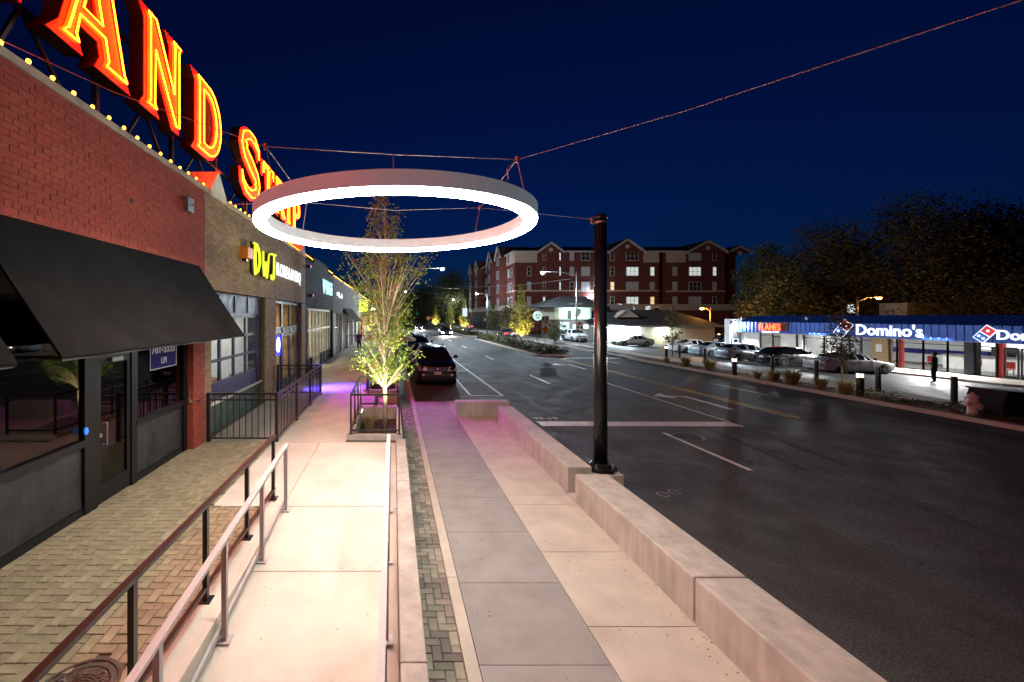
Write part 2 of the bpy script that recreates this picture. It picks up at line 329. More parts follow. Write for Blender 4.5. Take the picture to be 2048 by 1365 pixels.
def kids(o): return [c for c in list(o.children)]
def copy_tree(o, parent=None, loc=None, rz=None, label=None):
    c = o.copy(); COL.objects.link(c)
    if parent: c.parent = parent
    if loc is not None: c.location = loc
    if rz is not None: c.rotation_euler = (0, 0, rz)
    if label: c['label'] = label
    for k in kids(o): copy_tree(k, c)
    return c

def light(kind, loc, energy, color, parent=None, radius=0.1, target=None, size=None, blend=0.4, shape=None):
    l = D.lights.new('lamp_light', kind); l.energy = energy; l.color = color
    if kind in ('POINT', 'SPOT'): l.shadow_soft_size = radius
    if kind == 'SPOT': l.spot_size = R(size or 120); l.spot_blend = blend
    if kind == 'AREA': l.size = size or 0.5
    o = D.objects.new('lamp_light', l); COL.objects.link(o)
    off = ORG.get(parent.name, Vector((0, 0, 0))) if parent else Vector((0, 0, 0))
    o.location = Vector(loc) - off
    if parent: o.parent = parent
    if target is not None:
        d = Vector(target) - Vector(loc); o.rotation_euler = d.to_track_quat('-Z', 'Y').to_euler()
    return o

def text_mb(body, size, fr, depth=0.03, bold=0.0, align='LEFT', shear=0.0, squash=1.0):
    c = D.curves.new('text', 'FONT'); c.body = body; c.size = size; c.extrude = depth / 2; c.offset = bold; c.align_x = align; c.shear = shear
    c.resolution_u = 3
    o = D.objects.new('text', c); COL.objects.link(o)
    dg = C.evaluated_depsgraph_get(); me = D.meshes.new_from_object(o.evaluated_get(dg))
    mb = MB(); mb.add([fr(p.co.x * squash, p.co.y, p.co.z + depth / 2) for p in me.vertices], [tuple(p.vertices) for p in me.polygons])
    D.objects.remove(o); D.curves.remove(c); D.meshes.remove(me); return mb

def fill_mb(outer, holes, fr, d0, d1, inset=0.0):
    """solid letter: outline with holes, extruded from depth d0 to d1"""
    c = D.curves.new('shape', 'CURVE'); c.dimensions = '2D'; c.fill_mode = 'BOTH'; c.extrude = abs(d1 - d0) / 2
    for poly in [outer] + holes:
        sp = c.splines.new('POLY'); sp.points.add(len(poly) - 1); sp.use_cyclic_u = True
        for i, (u, v) in enumerate(poly): sp.points[i].co = (u, v, 0, 1)
    o = D.objects.new('shape', c); COL.objects.link(o)
    dg = C.evaluated_depsgraph_get(); me = D.meshes.new_from_object(o.evaluated_get(dg)); mid = (d0 + d1) / 2
    mb = MB(); mb.add([fr(p.co.x, p.co.y, p.co.z + mid) for p in me.vertices], [tuple(p.vertices) for p in me.polygons])
    D.objects.remove(o); D.curves.remove(c); D.meshes.remove(me); return mb

def offset_poly(poly, d):
    """inset (d > 0) a closed polygon by mitred offset"""
    area = sum(poly[i][0] * poly[(i + 1) % len(poly)][1] - poly[(i + 1) % len(poly)][0] * poly[i][1] for i in range(len(poly)))
    sg = 1 if area > 0 else -1; out = []; n = len(poly)
    for i in range(n):
        a, b, c = Vector(poly[i - 1]), Vector(poly[i]), Vector(poly[(i + 1) % n])
        e1 = (b - a).normalized(); e2 = (c - b).normalized()
        n1 = Vector((-e1.y, e1.x)) * sg; n2 = Vector((-e2.y, e2.x)) * sg
        m = n1 + n2; k = 1 + n1.dot(n2); m = m / max(k, 0.35); out.append((b.x + m.x * d, b.y + m.y * d))
    return out

def pix(x, y, Y): return ((x - 787) / 832 * Y, Y, 3.2 + (633 - y) / 832 * Y)   # measured pixel of the photograph -> point at distance Y
# ================================================================ the ground and the walkways
def struct(name, mb, mat, **k): return obj(name, mb, mat, kind='structure', **k)
RZ = -0.12
def lot_z(x): return -0.03 if x < 21.3 else max(-0.75, -0.03 - 0.72 * (x - 21.3) / 9.7)
struct('ground', MB().quad((-3000, -300, -1.5), (3000, -300, -1.5), (3000, 3500, -1.5), (-3000, 3500, -1.5)), 'ground')
struct('road', MB().box(0.7, 18.15, -20, 420, RZ - 0.4, RZ), 'asphalt')
m = MB(); xs = [18.3, 21.3, 24, 27, 31.0, 60, 160]
for a, b in zip(xs, xs[1:]):
    za, zb = (-0.05 if a < 21 else lot_z(a)), lot_z(b)
    m.quad((a, -20, za), (b, -20, zb), (b, 300, zb), (a, 300, za))
struct('parking_lot', m, 'asphalt_lot')
k = struct('far_kerb', MB().box(18.15, 18.32, -10, 32.4, RZ - 0.2, 0.012), 'concrete_tan', bevel=0.02)
k2 = struct('kerb', MB().box(18.15, 18.32, 38, 160, RZ - 0.2, 0.012), 'concrete_tan', bevel=0.02)
struct('planting_bed', MB().box(18.322, 19.75, -10, 32, -0.1, 0.0), 'mulch')
fw = struct('far_sidewalk', MB().box(19.752, 21.32, -10, 160, -0.12, -0.012), 'joint')
for i in range(28):
    y0 = 4 + i * 1.6; obj('slab', MB().box(19.76, 21.3, y0 + 0.006, y0 + 1.594, -0.01, 0.004), 'concrete_tan', fw)

# painted markings, thin sheets on the asphalt
def paint(name, mb, mat='paint_white'): return struct(name, mb, mat)
Z1 = RZ + 0.004
def line(mb, x0, y0, x1, y1, w_, z=Z1):
    d = Vector((x1 - x0, y1 - y0, 0)).normalized(); h = Vector((-d.y, d.x, 0)) * w_ / 2; a, b = Vector((x0, y0, z)), Vector((x1, y1, z))
    return mb.quad(a - h, b - h, b + h, a + h)
for y0 in [-2.6 + 11.55 * i for i in range(14)]: paint('lane_dash', line(MB(), 7.69, y0, 7.69, y0 + 2.9, 0.12))
paint('parking_line', line(MB(), 4.55, 17.3, 4.55, 60, 0.11))
m = line(MB(), 3.25, 17.45, 4.49, 17.32, 0.11); line(m, 3.22, 17.5, 3.3, 22.0, 0.10); paint('parking_line', m)
for yy in (25.2, 31.5, 37.8): paint('parking_line', line(MB(), 0.9, yy, 4.49, yy, 0.10))
paint('stop_bar', line(MB(), 4.5, 12.85, 10.55, 12.8, 0.55))
m = MB()
for x in (13.02, 13.26): line(m, x, 13.6, x, 32.6, 0.1)
paint('centre_line', m, 'paint_yellow'); m = MB()
for x in (11.72, 11.92): line(m, x, 33.2, x, 33.8, 0.1)
for y0 in [17.5 + 11.55 * i for i in range(10)]: paint('lane_dash', line(MB(), 15.75, y0, 15.75, y0 + 2.9, 0.12))
paint('stop_bar', line(MB(), 13.5, 33.0, 18.0, 33.0, 0.5))
paint('lane_line', line(MB(), 10.55, 13.1, 10.6, 21, 0.1))
# left-turn arrow
m = MB(); ax, ay = 11.8, 16.2
line(m, ax + 0.25, ay - 1.4, ax + 0.25, ay + 0.9, 0.2); line(m, ax + 0.35, ay + 0.9, ax - 0.35, ay + 1.1, 0.22)
m.add([(ax - 0.35, ay + 0.55, Z1), (ax - 0.35, ay + 1.75, Z1), (ax - 1.0, ay + 1.1, Z1)], [(0, 2, 1)]); paint('turn_arrow', m)
m = MB(); ay = 27.5
line(m, ax + 0.25, ay - 1.4, ax + 0.25, ay + 0.9, 0.2); line(m, ax + 0.35, ay + 0.9, ax - 0.35, ay + 1.1, 0.22)
m.add([(ax - 0.35, ay + 0.55, Z1), (ax - 0.35, ay + 1.75, Z1), (ax - 1.0, ay + 1.1, Z1)], [(0, 2, 1)]); paint('turn_arrow', m)
# utility crew paint: figures sprayed on the road, two small circles
paint('road_figures', text_mb('95-13', 0.34, facing((4.55, 13.42, Z1 - 0.002), 'up'), 0.002), 'paint_white')
m = MB()
for cx, cy_ in ((5.02, 7.75), (5.3, 7.85)):
    pts = [(cx + 0.1 * math.cos(t), cy_ + 0.1 * math.sin(t)) for t in [i * math.pi / 5 for i in range(10)]]
    for a, b in zip(pts, pts[1:]): line(m, *a, *b, 0.025)
struct('road_figures', m, M('faded_paint', (.16, .16, .16), .7, var=.3, scale=20))
# a long tar seam and patches
m = MB()
for i in range(14): line(m, 9.2 + 0.12 * math.sin(i * 1.7), -4 + i * 3, 9.2 + 0.12 * math.sin((i + 1) * 1.7), -1 + i * 3, 0.05, RZ + 0.003)
struct('tar_seam', m, 'tyre')
MT['skid'] = M('skid_mark', (0.012, 0.012, 0.012), 0.7, var=.4, scale=6, spec=.2); rs = random.Random(3)
m = MB()
for (x0, y0, x1, y1) in ((5.2, 5, 5.5, 9.5), (6.5, 5, 6.75, 9.2), (8.9, 9, 9.6, 15), (10.1, 9.2, 10.8, 15.2), (5.4, 14, 5.3, 19)): line(m, x0, y0, x1, y1, .17, RZ + .0025)
struct('skid_marks', m, 'skid')
m = MB(); x, y = 6.2, 2.0
for i in range(150):
    nx, ny = x + rs.gauss(.0, .055), y + rs.uniform(.06, .2); line(m, x, y, nx, ny, rs.uniform(.004, .016), RZ + .003); x, y = nx, ny
x, y = 4.2, 10.4
for i in range(90): nx, ny = x + rs.uniform(.05, .2), y + rs.gauss(0, .05); line(m, x, y, nx, ny, rs.uniform(.004, .016), RZ + .003); x, y = nx, ny
x, y = 11.2, 4.0
for i in range(120): nx, ny = x + rs.gauss(0, .05), y + rs.uniform(.08, .2); line(m, x, y, nx, ny, rs.uniform(.004, .016), RZ + .003); x, y = nx, ny
struct('sealed_cracks', m, 'tyre')
struct('asphalt_patch', MB().quad((11.0, 9.0, RZ + .003), (14.2, 9.0, RZ + .003), (14.2, 11.2, RZ + .003), (11.0, 11.2, RZ + .003)), M('asphalt_patch_old', (0.046, 0.045, 0.045), 0.75, var=0.25, scale=0.8, bump=0.35, bscale=150, fine=0.5, fscale=80, spec=.2))
struct('gutter_strip', MB().box(3.951, 4.28, -3, 15.7, RZ - .2, RZ + .006), M('gutter', (.10, .09, .08), .85, var=.25, scale=2, fine=.3, fscale=90, stain=.5, stain_col=(.05, .04, .035), spots=.4))

struct('asphalt_patch', MB().quad((4.0, -4, RZ + 0.003), (6.9, -4, RZ + 0.003), (6.8, 9.4, RZ + 0.003), (4.0, 9.6, RZ + 0.003)),
       M('asphalt_patch', (0.039, 0.038, 0.037), 0.75, spec=0.2, var=0.25, scale=0.8, bump=0.35, bscale=100, fine=0.7, fscale=50))

# median island
isl = struct('median_kerb', MB(), 'concrete_tan'); isl.data.clear_geometry()
def island(y0, y1, x0, x1):
    pts = [(x0 + 0.5, y0), (x1 - 0.5, y0), (x1, y0 + 1.2), (x1, y1 - 1), (x1 - .6, y1), (x0 + .6, y1), (x0, y1 - 1), (x0, y0 + 1.2)]
    pts = [((x0 + x1) / 2 + (a - (x0 + x1) / 2) * (0.35 if abs(b - y0) < 0.01 else 1), b) for a, b in pts]
    k_ = struct('median_kerb', MB().prism(pts, lambda u, v, w_: (u, v, w_), RZ - 0.1, 0.03), 'concrete_tan', bevel=0.02)
    c_ = ((x0 + x1) / 2, (y0 + y1) / 2)
    ip = [(c_[0] + (a - c_[0]) * 0.86, c_[1] + (b - c_[1]) * 0.975) for a, b in pts]
    struct('median_bed', MB().prism(ip, lambda u, v, w_: (u, v, w_), 0.0, 0.05), 'mulch')
D.objects.remove(isl)
island(33.4, 61, 11.8, 15.0); island(67, 120, 11.8, 15.0)

# near-side street edge: paver strip, kerb strip, grey pad, tan pad
st = struct('street_pavement', MB().box(0.265, 3.95, -3, 15.7, RZ - 0.3, -0.03), 'joint')
def slab(par, x0, x1, y0, y1, z, mat, t=0.05, g=0.005): return obj('slab', MB().box(x0 + g, x1 - g, y0 + g, y1 - g, z - t, z), mat, par)
ys = [1.46 + 1.178 * i for i in range(-2, 13)]
for a, b in zip(ys, ys[1:]): slab(st, 0.785, 2.0, a, min(b, 15.68), 0, 'concrete_gray', g=0.004)
for a, b in zip([-1.0, 1.56, 2.93, 4.29, 5.65, 7.06, 7.45, 10.4, 13.35], [1.56, 2.93, 4.29, 5.65, 7.06, 7.45, 10.4, 13.35, 15.68]): slab(st, 2.0, 3.14, a, b, 0.0, 'concrete_tan', g=0.005)
for a, b in zip([-1, 2.05, 5.1, 8.2, 11.3, 14.4, 17.5, 20.5, 23.5, 26.5, 29.5, 32.5], [2.05, 5.1, 8.2, 11.3, 14.4, 17.5, 20.5, 23.5, 26.5, 29.5, 32.5, 35.5]):
    if b < 15: slab(st, 0.65, 0.785, a, b, 0.002, 'concrete_tan')
struct('near_kerb', MB().box(0.655, 0.80, 14.42, 120, RZ - 0.2, 0.0), 'concrete_tan', bevel=0.015)
for a, b in zip([-1, 2.4, 5.4, 8.4, 11.4], [2.4, 5.4, 8.4, 11.4, 15.68]): slab(st, 3.14, 3.95, a, b, 0.0, 'concrete_tan')
struct('street_pavement_edge', MB().box(0.265, 0.652, 14.9, 120, RZ - 0.3, -0.02), 'paver_dark')

# pavers ------------------------------------------------------------
def herring(x0, x1, y0, y1, w_, skip=None):
    out = []
    for a in range(int((x1 - x0) / w_) + 3):
        for b in range(int((y1 - y0) / w_) + 3):
            d = (a - b) % 4
            if d == 0: q = (a - 1, a + 1, b, b + 1)
            elif d == 3: q = (a - 1, a, b, b + 2)
            else: continue
            q = (x0 + q[0] * w_, x0 + q[1] * w_, y0 + (q[2] - 1) * w_, y0 + (q[3] - 1) * w_)
            q = (max(q[0], x0), min(q[1], x1), max(q[2], y0), min(q[3], y1))
            if q[1] - q[0] < 0.03 or q[3] - q[2] < 0.03: continue
            if skip and skip((q[0] + q[1]) / 2, (q[2] + q[3]) / 2): continue
            out.append(q)
    return out
PAVER = {}
def paver_obj(par, q, z, mat, t=0.05, g=0.0035):
    lx, ly = round(q[1] - q[0], 3), round(q[3] - q[2], 3); key = (lx, ly, mat)
    if key not in PAVER:
        b = MB().box(-lx / 2 + g, lx / 2 - g, -ly / 2 + g, ly / 2 - g, -t, -0.004)
        c = 0.005; x, y = lx / 2 - g, ly / 2 - g; n = len(b.v)
        b = MB(); b.v = [(-x, -y, -t), (x, -y, -t), (x, y, -t), (-x, y, -t), (-x, -y, -c), (x, -y, -c), (x, y, -c), (-x, y, -c), (-x + c, -y + c, 0), (x - c, -y + c, 0), (x - c, y - c, 0), (-x + c, y - c, 0)]
        b.f = [(0, 1, 5, 4), (1, 2, 6, 5), (2, 3, 7, 6), (3, 0, 4, 7), (4, 5, 9, 8), (5, 6, 10, 9), (6, 7, 11, 10), (7, 4, 8, 11), (8, 9, 10, 11)]
        me = D.meshes.new('paver'); me.from_pydata(b.v, [], b.f); me.materials.append(MT[mat]); PAVER[key] = (me, b)
    return PAVER[key]
def lay(par, qs, z, mat, limit=300):
    near = sorted(qs, key=lambda q: (q[2] if q[2] > 2.6 else 50 - q[2]))
    rest = MB()
    for i, q in enumerate(near):
        me, b = paver_obj(par, q, z, mat); cx, cy2 = (q[0] + q[1]) / 2, (q[2] + q[3]) / 2; dz = random.uniform(-0.003, 0.003)
        if i < limit:
            o = D.objects.new('paver', me); COL.objects.link(o); o.parent = par; o.location = (cx, cy2, z + dz)
            o.rotation_euler = (random.uniform(-.012, .012), random.uniform(-.012, .012), random.uniform(-.008, .008))
        else: rest.add([(p[0] + cx, p[1] + cy2, p[2] + z + dz) for p in b.v], b.f)
    if rest.v: obj('paver_field', rest, mat, par, kind='stuff')
MHX, MHY, MHR = -2.34, 3.06, 0.235
hit = lambda x, y: (x - MHX) ** 2 + (y - MHY) ** 2 < (MHR + 0.07) ** 2
sw = struct('brick_sidewalk', MB().box(-4.45, -1.85, -3, 9.1, -0.5, 0.425), 'sand')
qs = herring(-4.30, -1.855, 1.2, 9.1, 0.1, lambda x, y: hit(x, y) or (x > -2.62 and y > 6.02))
lay(sw, qs, 0.45, 'paver')
ps = struct('paver_strip', MB().box(0.27, 0.648, -3, 14.9, -0.2, -0.028), 'sand')
lay(ps, herring(0.27, 0.648, 1.4, 14.9, 0.0945), 0.0, 'paver_dark')

# manhole cover in the bricks
t = thing('manhole_cover', 'round cast iron cover lettered YELLOW set in the tan brick paving', 'manhole cover', (MHX, MHY, 0.45))
obj('frame_ring', MB().lathe([(MHR + 0.065, 0.40), (MHR + 0.065, 0.447), (MHR + 0.05, 0.453), (MHR + 0.03, 0.453), (MHR + 0.025, 0.44), (MHR + 0.01, 0.44), (MHR + 0.005, 0.43)], (MHX, MHY, 0), 40, cap=False), 'iron', t)
obj('bedding', MB().lathe([(MHR + 0.09, 0.41), (MHR + 0.085, 0.442)], (MHX, MHY, 0), 40), 'joint', t)
m = MB().lathe([(MHR, 0.42), (MHR, 0.446), (MHR - 0.012, 0.45), (MHR - 0.022, 0.45), (MHR - 0.026, 0.443)], (MHX, MHY, 0), 40)
for r_ in (0.09, 0.115): m.lathe([(r_, 0.442), (r_, 0.449), (r_ + 0.01, 0.449), (r_ + 0.01, 0.442)], (MHX, MHY, 0), 32, cap=False)
for i in range(-3, 4):
    for j in range(-3, 4):
        if i * i + j * j < 10: m.box(MHX + i * .024 - .008, MHX + i * .024 + .008, MHY + j * .024 - .008, MHY + j * .024 + .008, 0.442, 0.449)
obj('cover_plate', m, 'iron', t)
let = MB()
for i, ch in enumerate('YELLOW'):
    a = R(150 - i * 24)
    q = text_mb(ch, 0.085, lambda u, v, w_: Vector((u, v, w_)), 0.006, 0.002, 'CENTER')
    q.xf(Matrix.Translation((MHX + 0.142 * math.cos(a), MHY + 0.142 * math.sin(a), 0.445)) @ Matrix.Rotation(a - math.pi / 2, 4, 'Z')); let.add(q.v, q.f)
obj('lettering', let, 'steel', t)
t = thing('manhole_cover', 'round iron manhole cover in the road beside the long white lane dash', 'manhole cover', (8.1, 11.46, RZ))
obj('frame_ring', MB().lathe([(0.40, RZ - 0.02), (0.40, RZ + 0.006), (0.34, RZ + 0.006), (0.335, RZ + 0.002)], (8.1, 11.46, 0), 32, cap=False), 'iron', t)
obj('cover_plate', MB().lathe([(0.33, RZ - 0.02), (0.33, RZ + 0.005)], (8.1, 11.46, 0), 32), 'tyre', t)

# concrete storefront walk beyond the pavers and the ramp
cw = struct('storefront_walk', MB().box(-2.62, -0.05, 6.02, 9.1, -0.5, 0.43).box(-4.6, -1.052, 9.1, 18.42, -0.5, 0.43).box(-1.052, 0.2, 9.1, 9.298, -.5, .43).box(-4.6, 0.262, 18.42, 120, -0.5, 0.43), 'joint')
slab(cw, -2.62, -1.6, 6.02, 9.08, 0.452, 'concrete_light'); slab(cw, -1.6, -0.06, 6.02, 9.08, 0.45, 'concrete_light')
yy = [9.08, 12.1, 15.1, 18.1, 21.1, 24.1, 27.1, 30.1, 34, 38, 42, 46, 50, 56, 62, 70, 80, 95, 118]
for a, b in zip(yy, yy[1:]):
    slab(cw, -4.12, -2.55, a, b, 0.45, 'concrete_tan', g=0.006)
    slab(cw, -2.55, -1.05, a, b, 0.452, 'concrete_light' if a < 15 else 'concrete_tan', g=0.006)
    if a > 18: slab(cw, -1.05, 0.26, a, b, 0.45, 'concrete_tan', g=0.006)
def ramp_z(y): return 0.45 if y >= 6.02 else max(-0.02, 0.45 - (6.02 - y) / 12.0)
rp = struct('ramp', MB().prism([(6.02, -0.3), (6.02, 0.42), (0.4, ramp_z(0.4) - 0.03), (-3, -0.05), (-3, -0.3)], lambda u, v, w_: (w_, u, v), -1.6, 0.05), 'joint')
for a, b in zip([-2.5, 0.3, 1.75, 3.21, 4.67], [0.3, 1.75, 3.21, 4.67, 6.02]):
    y0, y1 = a + 0.006, b - 0.006; m = MB()
    vs = [(x, y, ramp_z(y) + dz) for dz in (-0.06, 0) for x, y in ((-1.59, y0), (-0.06, y0), (-0.06, y1), (-1.59, y1))]
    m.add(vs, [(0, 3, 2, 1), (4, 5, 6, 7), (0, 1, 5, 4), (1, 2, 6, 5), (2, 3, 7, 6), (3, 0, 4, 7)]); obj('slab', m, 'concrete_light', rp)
for a, b in ((-2.5, 2.9), (2.9, 6.0), (6.0, 9.28)):
    m = MB(); vs = [(x, y, ramp_z(y) - 0.02 + dz) for dz in (-0.06, 0) for x, y in ((-0.055, a + .005), (0.045, a + .005), (0.045, b - .005), (-0.055, b - .005))]
    m.add(vs, [(0, 3, 2, 1), (4, 5, 6, 7), (0, 1, 5, 4), (1, 2, 6, 5), (2, 3, 7, 6), (3, 0, 4, 7)]); obj('gutter', m, 'concrete_tan', rp)

def concrete(name, label, cat, x0, x1, y0, y1, z0, z1, mat='concrete_bench', group=None, bevel=0.02):
    t = obj(name, MB().box(x0, x1, y0, y1, z0, z1), mat, bevel=bevel); return tag(t, label, cat, group)
t = thing('ramp_wall', 'low concrete wall left of the ramp carrying the black guard rail', 'low wall', (-1.72, 3, 0))
for a, b in ((-2, 2.62), (2.632, 6.12)): obj('wall_block', MB().box(-1.85, -1.6, a, b, -0.3, 0.475), 'concrete_light', t, bevel=0.015)
t = thing('ramp_wall', 'long narrow concrete wall between the ramp and the strip of dark pavers', 'low wall', (0.155, 3, 0))
for a, b in ((-2, 3.28), (3.288, 6.9), (6.908, 9.28)): obj('wall_block', MB().box(0.052, 0.265, a, b, -0.3, 0.47), 'concrete_bench', t, bevel=0.012)
G = 'concrete bench walls along the street edge'
concrete('concrete_bench', 'concrete bench block nearest the viewer, lower right along the street', 'bench', 3.14, 3.70, 1.1, 4.34, -0.05, 0.475, group=G)
concrete('concrete_bench', 'concrete bench block whose far end stands beside the black pole base', 'bench', 3.14, 3.70, 4.355, 7.2, -0.05, 0.475, group=G)
concrete('concrete_bench', 'long concrete bench block behind the pole, its side lit pink and magenta', 'bench', 3.15, 3.60, 7.54, 12.6, -0.05, 0.47, group=G)
concrete('concrete_bench', 'short concrete bench set crosswise in front of the parked black suv', 'bench', 2.02, 3.72, 13.25, 13.7, -0.05, 0.46, group=G)

# railings --------------------------------------------------------------
def rail_run(root, pts, z_top, z_bot=None, mat='black_metal', post_x=None, posts=(), base=lambda y: 0.45, pw=0.045, plate=True, tw=0.055, th=0.035):
    a, b = pts
    for (px, py) in posts:
        zb = base(py); zt = z_top(py) - 0.01
        p = obj('post', MB().box(px - pw / 2, px + pw / 2, py - pw / 2, py + pw / 2, zb, zt), mat, root)
        if plate: obj('base_plate', MB().box(px - 0.06, px + 0.06, py - 0.06, py + 0.06, zb, zb + 0.012), mat, p)
    obj('top_rail', MB().bar((a[0], a[1], z_top(a[1])), (b[0], b[1], z_top(b[1])), tw, th), mat, root)
    if z_bot: obj('bottom_rail', MB().bar((a[0], a[1], z_bot(a[1])), (b[0], b[1], z_bot(b[1])), 0.04, 0.03), mat, root)
t = thing('guard_rail', 'black two bar guard rail along the brick paving above the ramp', 'railing', (-1.8, 4, 0.47))
rail_run(t, ((-1.8, 6.30), (-1.8, 0.9)), lambda y: 1.39, lambda y: 0.60, posts=[(-1.8, 6.23 - 1.12 * i) for i in range(5)], base=lambda y: 0.475)
t = thing('handrail', 'pale grey ramp handrail on the building side of the ramp', 'handrail', (-1.53, 3.5, 0.3), 'grey handrails of the ramp')
rail_run(t, ((-1.53, 5.96), (-1.53, 0.9)), lambda y: ramp_z(y) + 0.92, None, 'grey_rail', posts=[(-1.53, 5.91 - 1.07 * i) for i in range(5)], base=ramp_z, tw=0.06, th=0.03)
obj('kerb_rail', MB().bar((-1.575, 5.95, ramp_z(5.95) + 0.09), (-1.575, 0.9, ramp_z(0.9) + 0.09), 0.03, 0.05), 'grey_rail', t)
t = thing('handrail', 'pale grey ramp handrail on the street side, seen almost from above', 'handrail', (-0.06, 3.5, 0.3), 'grey handrails of the ramp')
rail_run(t, ((-0.075, 6.4), (-0.075, 0.9)), lambda y: ramp_z(y) + 0.92, None, 'grey_rail', posts=[(-0.066, 5.91 - 1.07 * i) for i in range(5)], base=ramp_z, tw=0.05, th=0.03)

def baluster_run(root, a, b, z0, z1, step=0.135, mat='black_metal', first=True, last=True):
    a, b = Vector(a), Vector(b); L_ = (b - a).length; d = (b - a) / L_; n = max(1, round(L_ / step))
    P = lambda s, z: (a.x + d.x * s, a.y + d.y * s, z)
    obj('top_rail', MB().bar(P(0, z1), P(L_, z1), 0.05, 0.045), mat, root)
    obj('mid_rail', MB().bar(P(0, z1 - 0.13), P(L_, z1 - 0.13), 0.03, 0.03), mat, root)
    obj('bottom_rail', MB().bar(P(0, z0 + 0.08), P(L_, z0 + 0.08), 0.035, 0.03), mat, root)
    for s, ok in ((0, first), (L_, last)):
        if ok: obj('post', MB().box(P(s, 0)[0] - .035, P(s, 0)[0] + .035, P(s, 0)[1] - .035, P(s, 0)[1] + .035, z0, z1 + 0.03), mat, root)
    first_b = None
    for i in range(1, n):
        q = P(L_ * i / n, 0)
        if first_b is None: first_b = obj('baluster', MB().box(-.008, .008, -.008, .008, z0 + 0.095 - 0.45, z1 - 0.02 - 0.45), mat, root); first_b.location = Vector((q[0], q[1], 0.45)) - ORG[root.name]; first_b.data.transform(Matrix.Translation(ORG[root.name]))
        else:
            c = first_b.copy(); COL.objects.link(c); c.location = Vector((q[0], q[1], 0.45)) - ORG[root.name]
t = thing('patio_railing', 'black balustered patio railing in front of the roll-up window', 'railing', (-2.6, 9.12, 0.45))
baluster_run(t, (-4.05, 9.12), (-2.56, 9.12), 0.45, 1.50); baluster_run(t, (-2.56, 9.12), (-2.56, 14.6), 0.45, 1.48, first=False)
baluster_run(t, (-2.56, 14.6), (-4.05, 14.6), 0.45, 1.48, first=False)
for yy_ in (11.0, 12.8): obj('post', MB().box(-2.595, -2.525, yy_ - .035, yy_ + .035, 0.45, 1.47), 'black_metal', t)

# planters, steps, their railings
def planter(y0, y1, x0, x1, label, rl):
    t = thing('planter', label, 'planter', ((x0 + x1) / 2, (y0 + y1) / 2, 0.45), 'sunken concrete planters')
    m = MB().box(x0, x1, y0, y0 + 0.15, -0.1, 0.54).box(x0, x1, y1 - 0.15, y1, -0.1, 0.54).box(x0, x0 + 0.15, y0 + 0.15, y1 - 0.15, -0.1, 0.54).box(x1 - 0.12, x1, y0 + 0.15, y1 - 0.15, -0.1, 0.54)
    obj('curb', m, 'concrete_bench', t); obj('soil', MB().box(x0 + 0.15, x1 - 0.12, y0 + 0.15, y1 - 0.15, -0.05, 0.2), 'soil', t)
    f = thing('planter_railing', rl, 'railing', ((x0 + x1) / 2, (y0 + y1) / 2, 0.54), 'two bar black railings around the planters')
    xa, xb, ya, yb = x0 + 0.09, x1 - 0.07, y0 + 0.08, y1 - 0.08
    seg = [((xa, ya), (xb, ya)), ((xa, ya), (xa, yb)), ((xa, yb), (xb, yb))]
    for (a, b) in seg:
        obj('top_rail', MB().bar((*a, 1.43), (*b, 1.43), 0.042, 0.042), 'black_metal', f); obj('bottom_rail', MB().bar((*a, 0.63), (*b, 0.63), 0.035, 0.035), 'black_metal', f)
    for p in ((xa, ya), (xb, ya), (xa, (ya * 2 + yb) / 3), (xa, (ya + yb * 2) / 3), (xa, yb), (xb, yb)):
        q = obj('post', MB().box(p[0] - .02, p[0] + .02, p[1] - .02, p[1] + .02, 0.54, 1.41), 'black_metal', f); obj('base_plate', MB().box(p[0] - .05, p[0] + .05, p[1] - .05, p[1] + .05, 0.54, 0.55), 'black_metal', q)
    return t
planter(9.3, 12.3, -1.05, 0.2, 'sunken concrete planter that holds the lit birch, nearest the ramp', 'black railing around the planter of the lit birch')
planter(15.0, 18.4, -1.05, 0.2, 'second sunken planter beyond the steps, lit magenta', 'black railing around the second planter beyond the steps')
t = thing('steps', 'short flight of concrete steps between the two planters', 'steps', (-0.4, 13.6, 0.0))
for i, (x0, x1, z) in enumerate(((-1.05, -0.62, 0.452), (-0.62, -0.25, 0.30), (-0.25, 0.2, 0.15))): obj('tread', MB().box(x0, x1, 12.31, 14.99, -0.2, z), 'concrete_tan', t, bevel=0.01)
t = thing('stair_handrail', 'slanted black handrail beside the steps between the planters', 'handrail', (-0.4, 14.7, 0.3))
obj('top_rail', MB().tube([(-0.95, 14.75, 1.36), (-0.62, 14.75, 1.36), (0.15, 14.75, 0.95), (0.3, 14.75, 0.95)], 0.022), 'black_metal', t)
for x, zb, zt in ((-0.9, 0.45, 1.35), (0.15, 0.0, 0.95)): obj('post', MB().box(x - .02, x + .02, 14.73, 14.77, zb, zt), 'black_metal', t)

# dry grass clumps (a clump is one plant)
def clump(x, y, z, h, r, n, mat, name, label, cat, group, wid=0.008):
    m = MB()
    for i in range(n):
        a = random.uniform(0, 6.28); q = r * 0.35 * math.sqrt(random.random()); bx, by = x + q * math.cos(a), y + q * math.sin(a)
        lean = random.uniform(0.2, 1.0) * r; hh = h * random.uniform(0.6, 1.0); wv = Vector((-math.sin(a), math.cos(a), 0)) * wid * random.uniform(.6, 1.3)
        p0 = Vector((bx, by, z)); p1 = p0 + Vector((math.cos(a) * lean * .35, math.sin(a) * lean * .35, hh * .65)); p2 = p0 + Vector((math.cos(a) * lean, math.sin(a) * lean, hh))
        m.add([p0 - wv, p0 + wv, p1 + wv * .8, p1 - wv * .8, p2], [(0, 1, 2, 3), (3, 2, 4)])
    return tag(obj(name, m, mat), label, cat, group)
clump(-0.6, 10.9, 0.2, 0.5, 0.35, 260, 'grass', 'grass_clump', 'dry brown grass clump beside the birch trunk in the planter', 'grass', None)
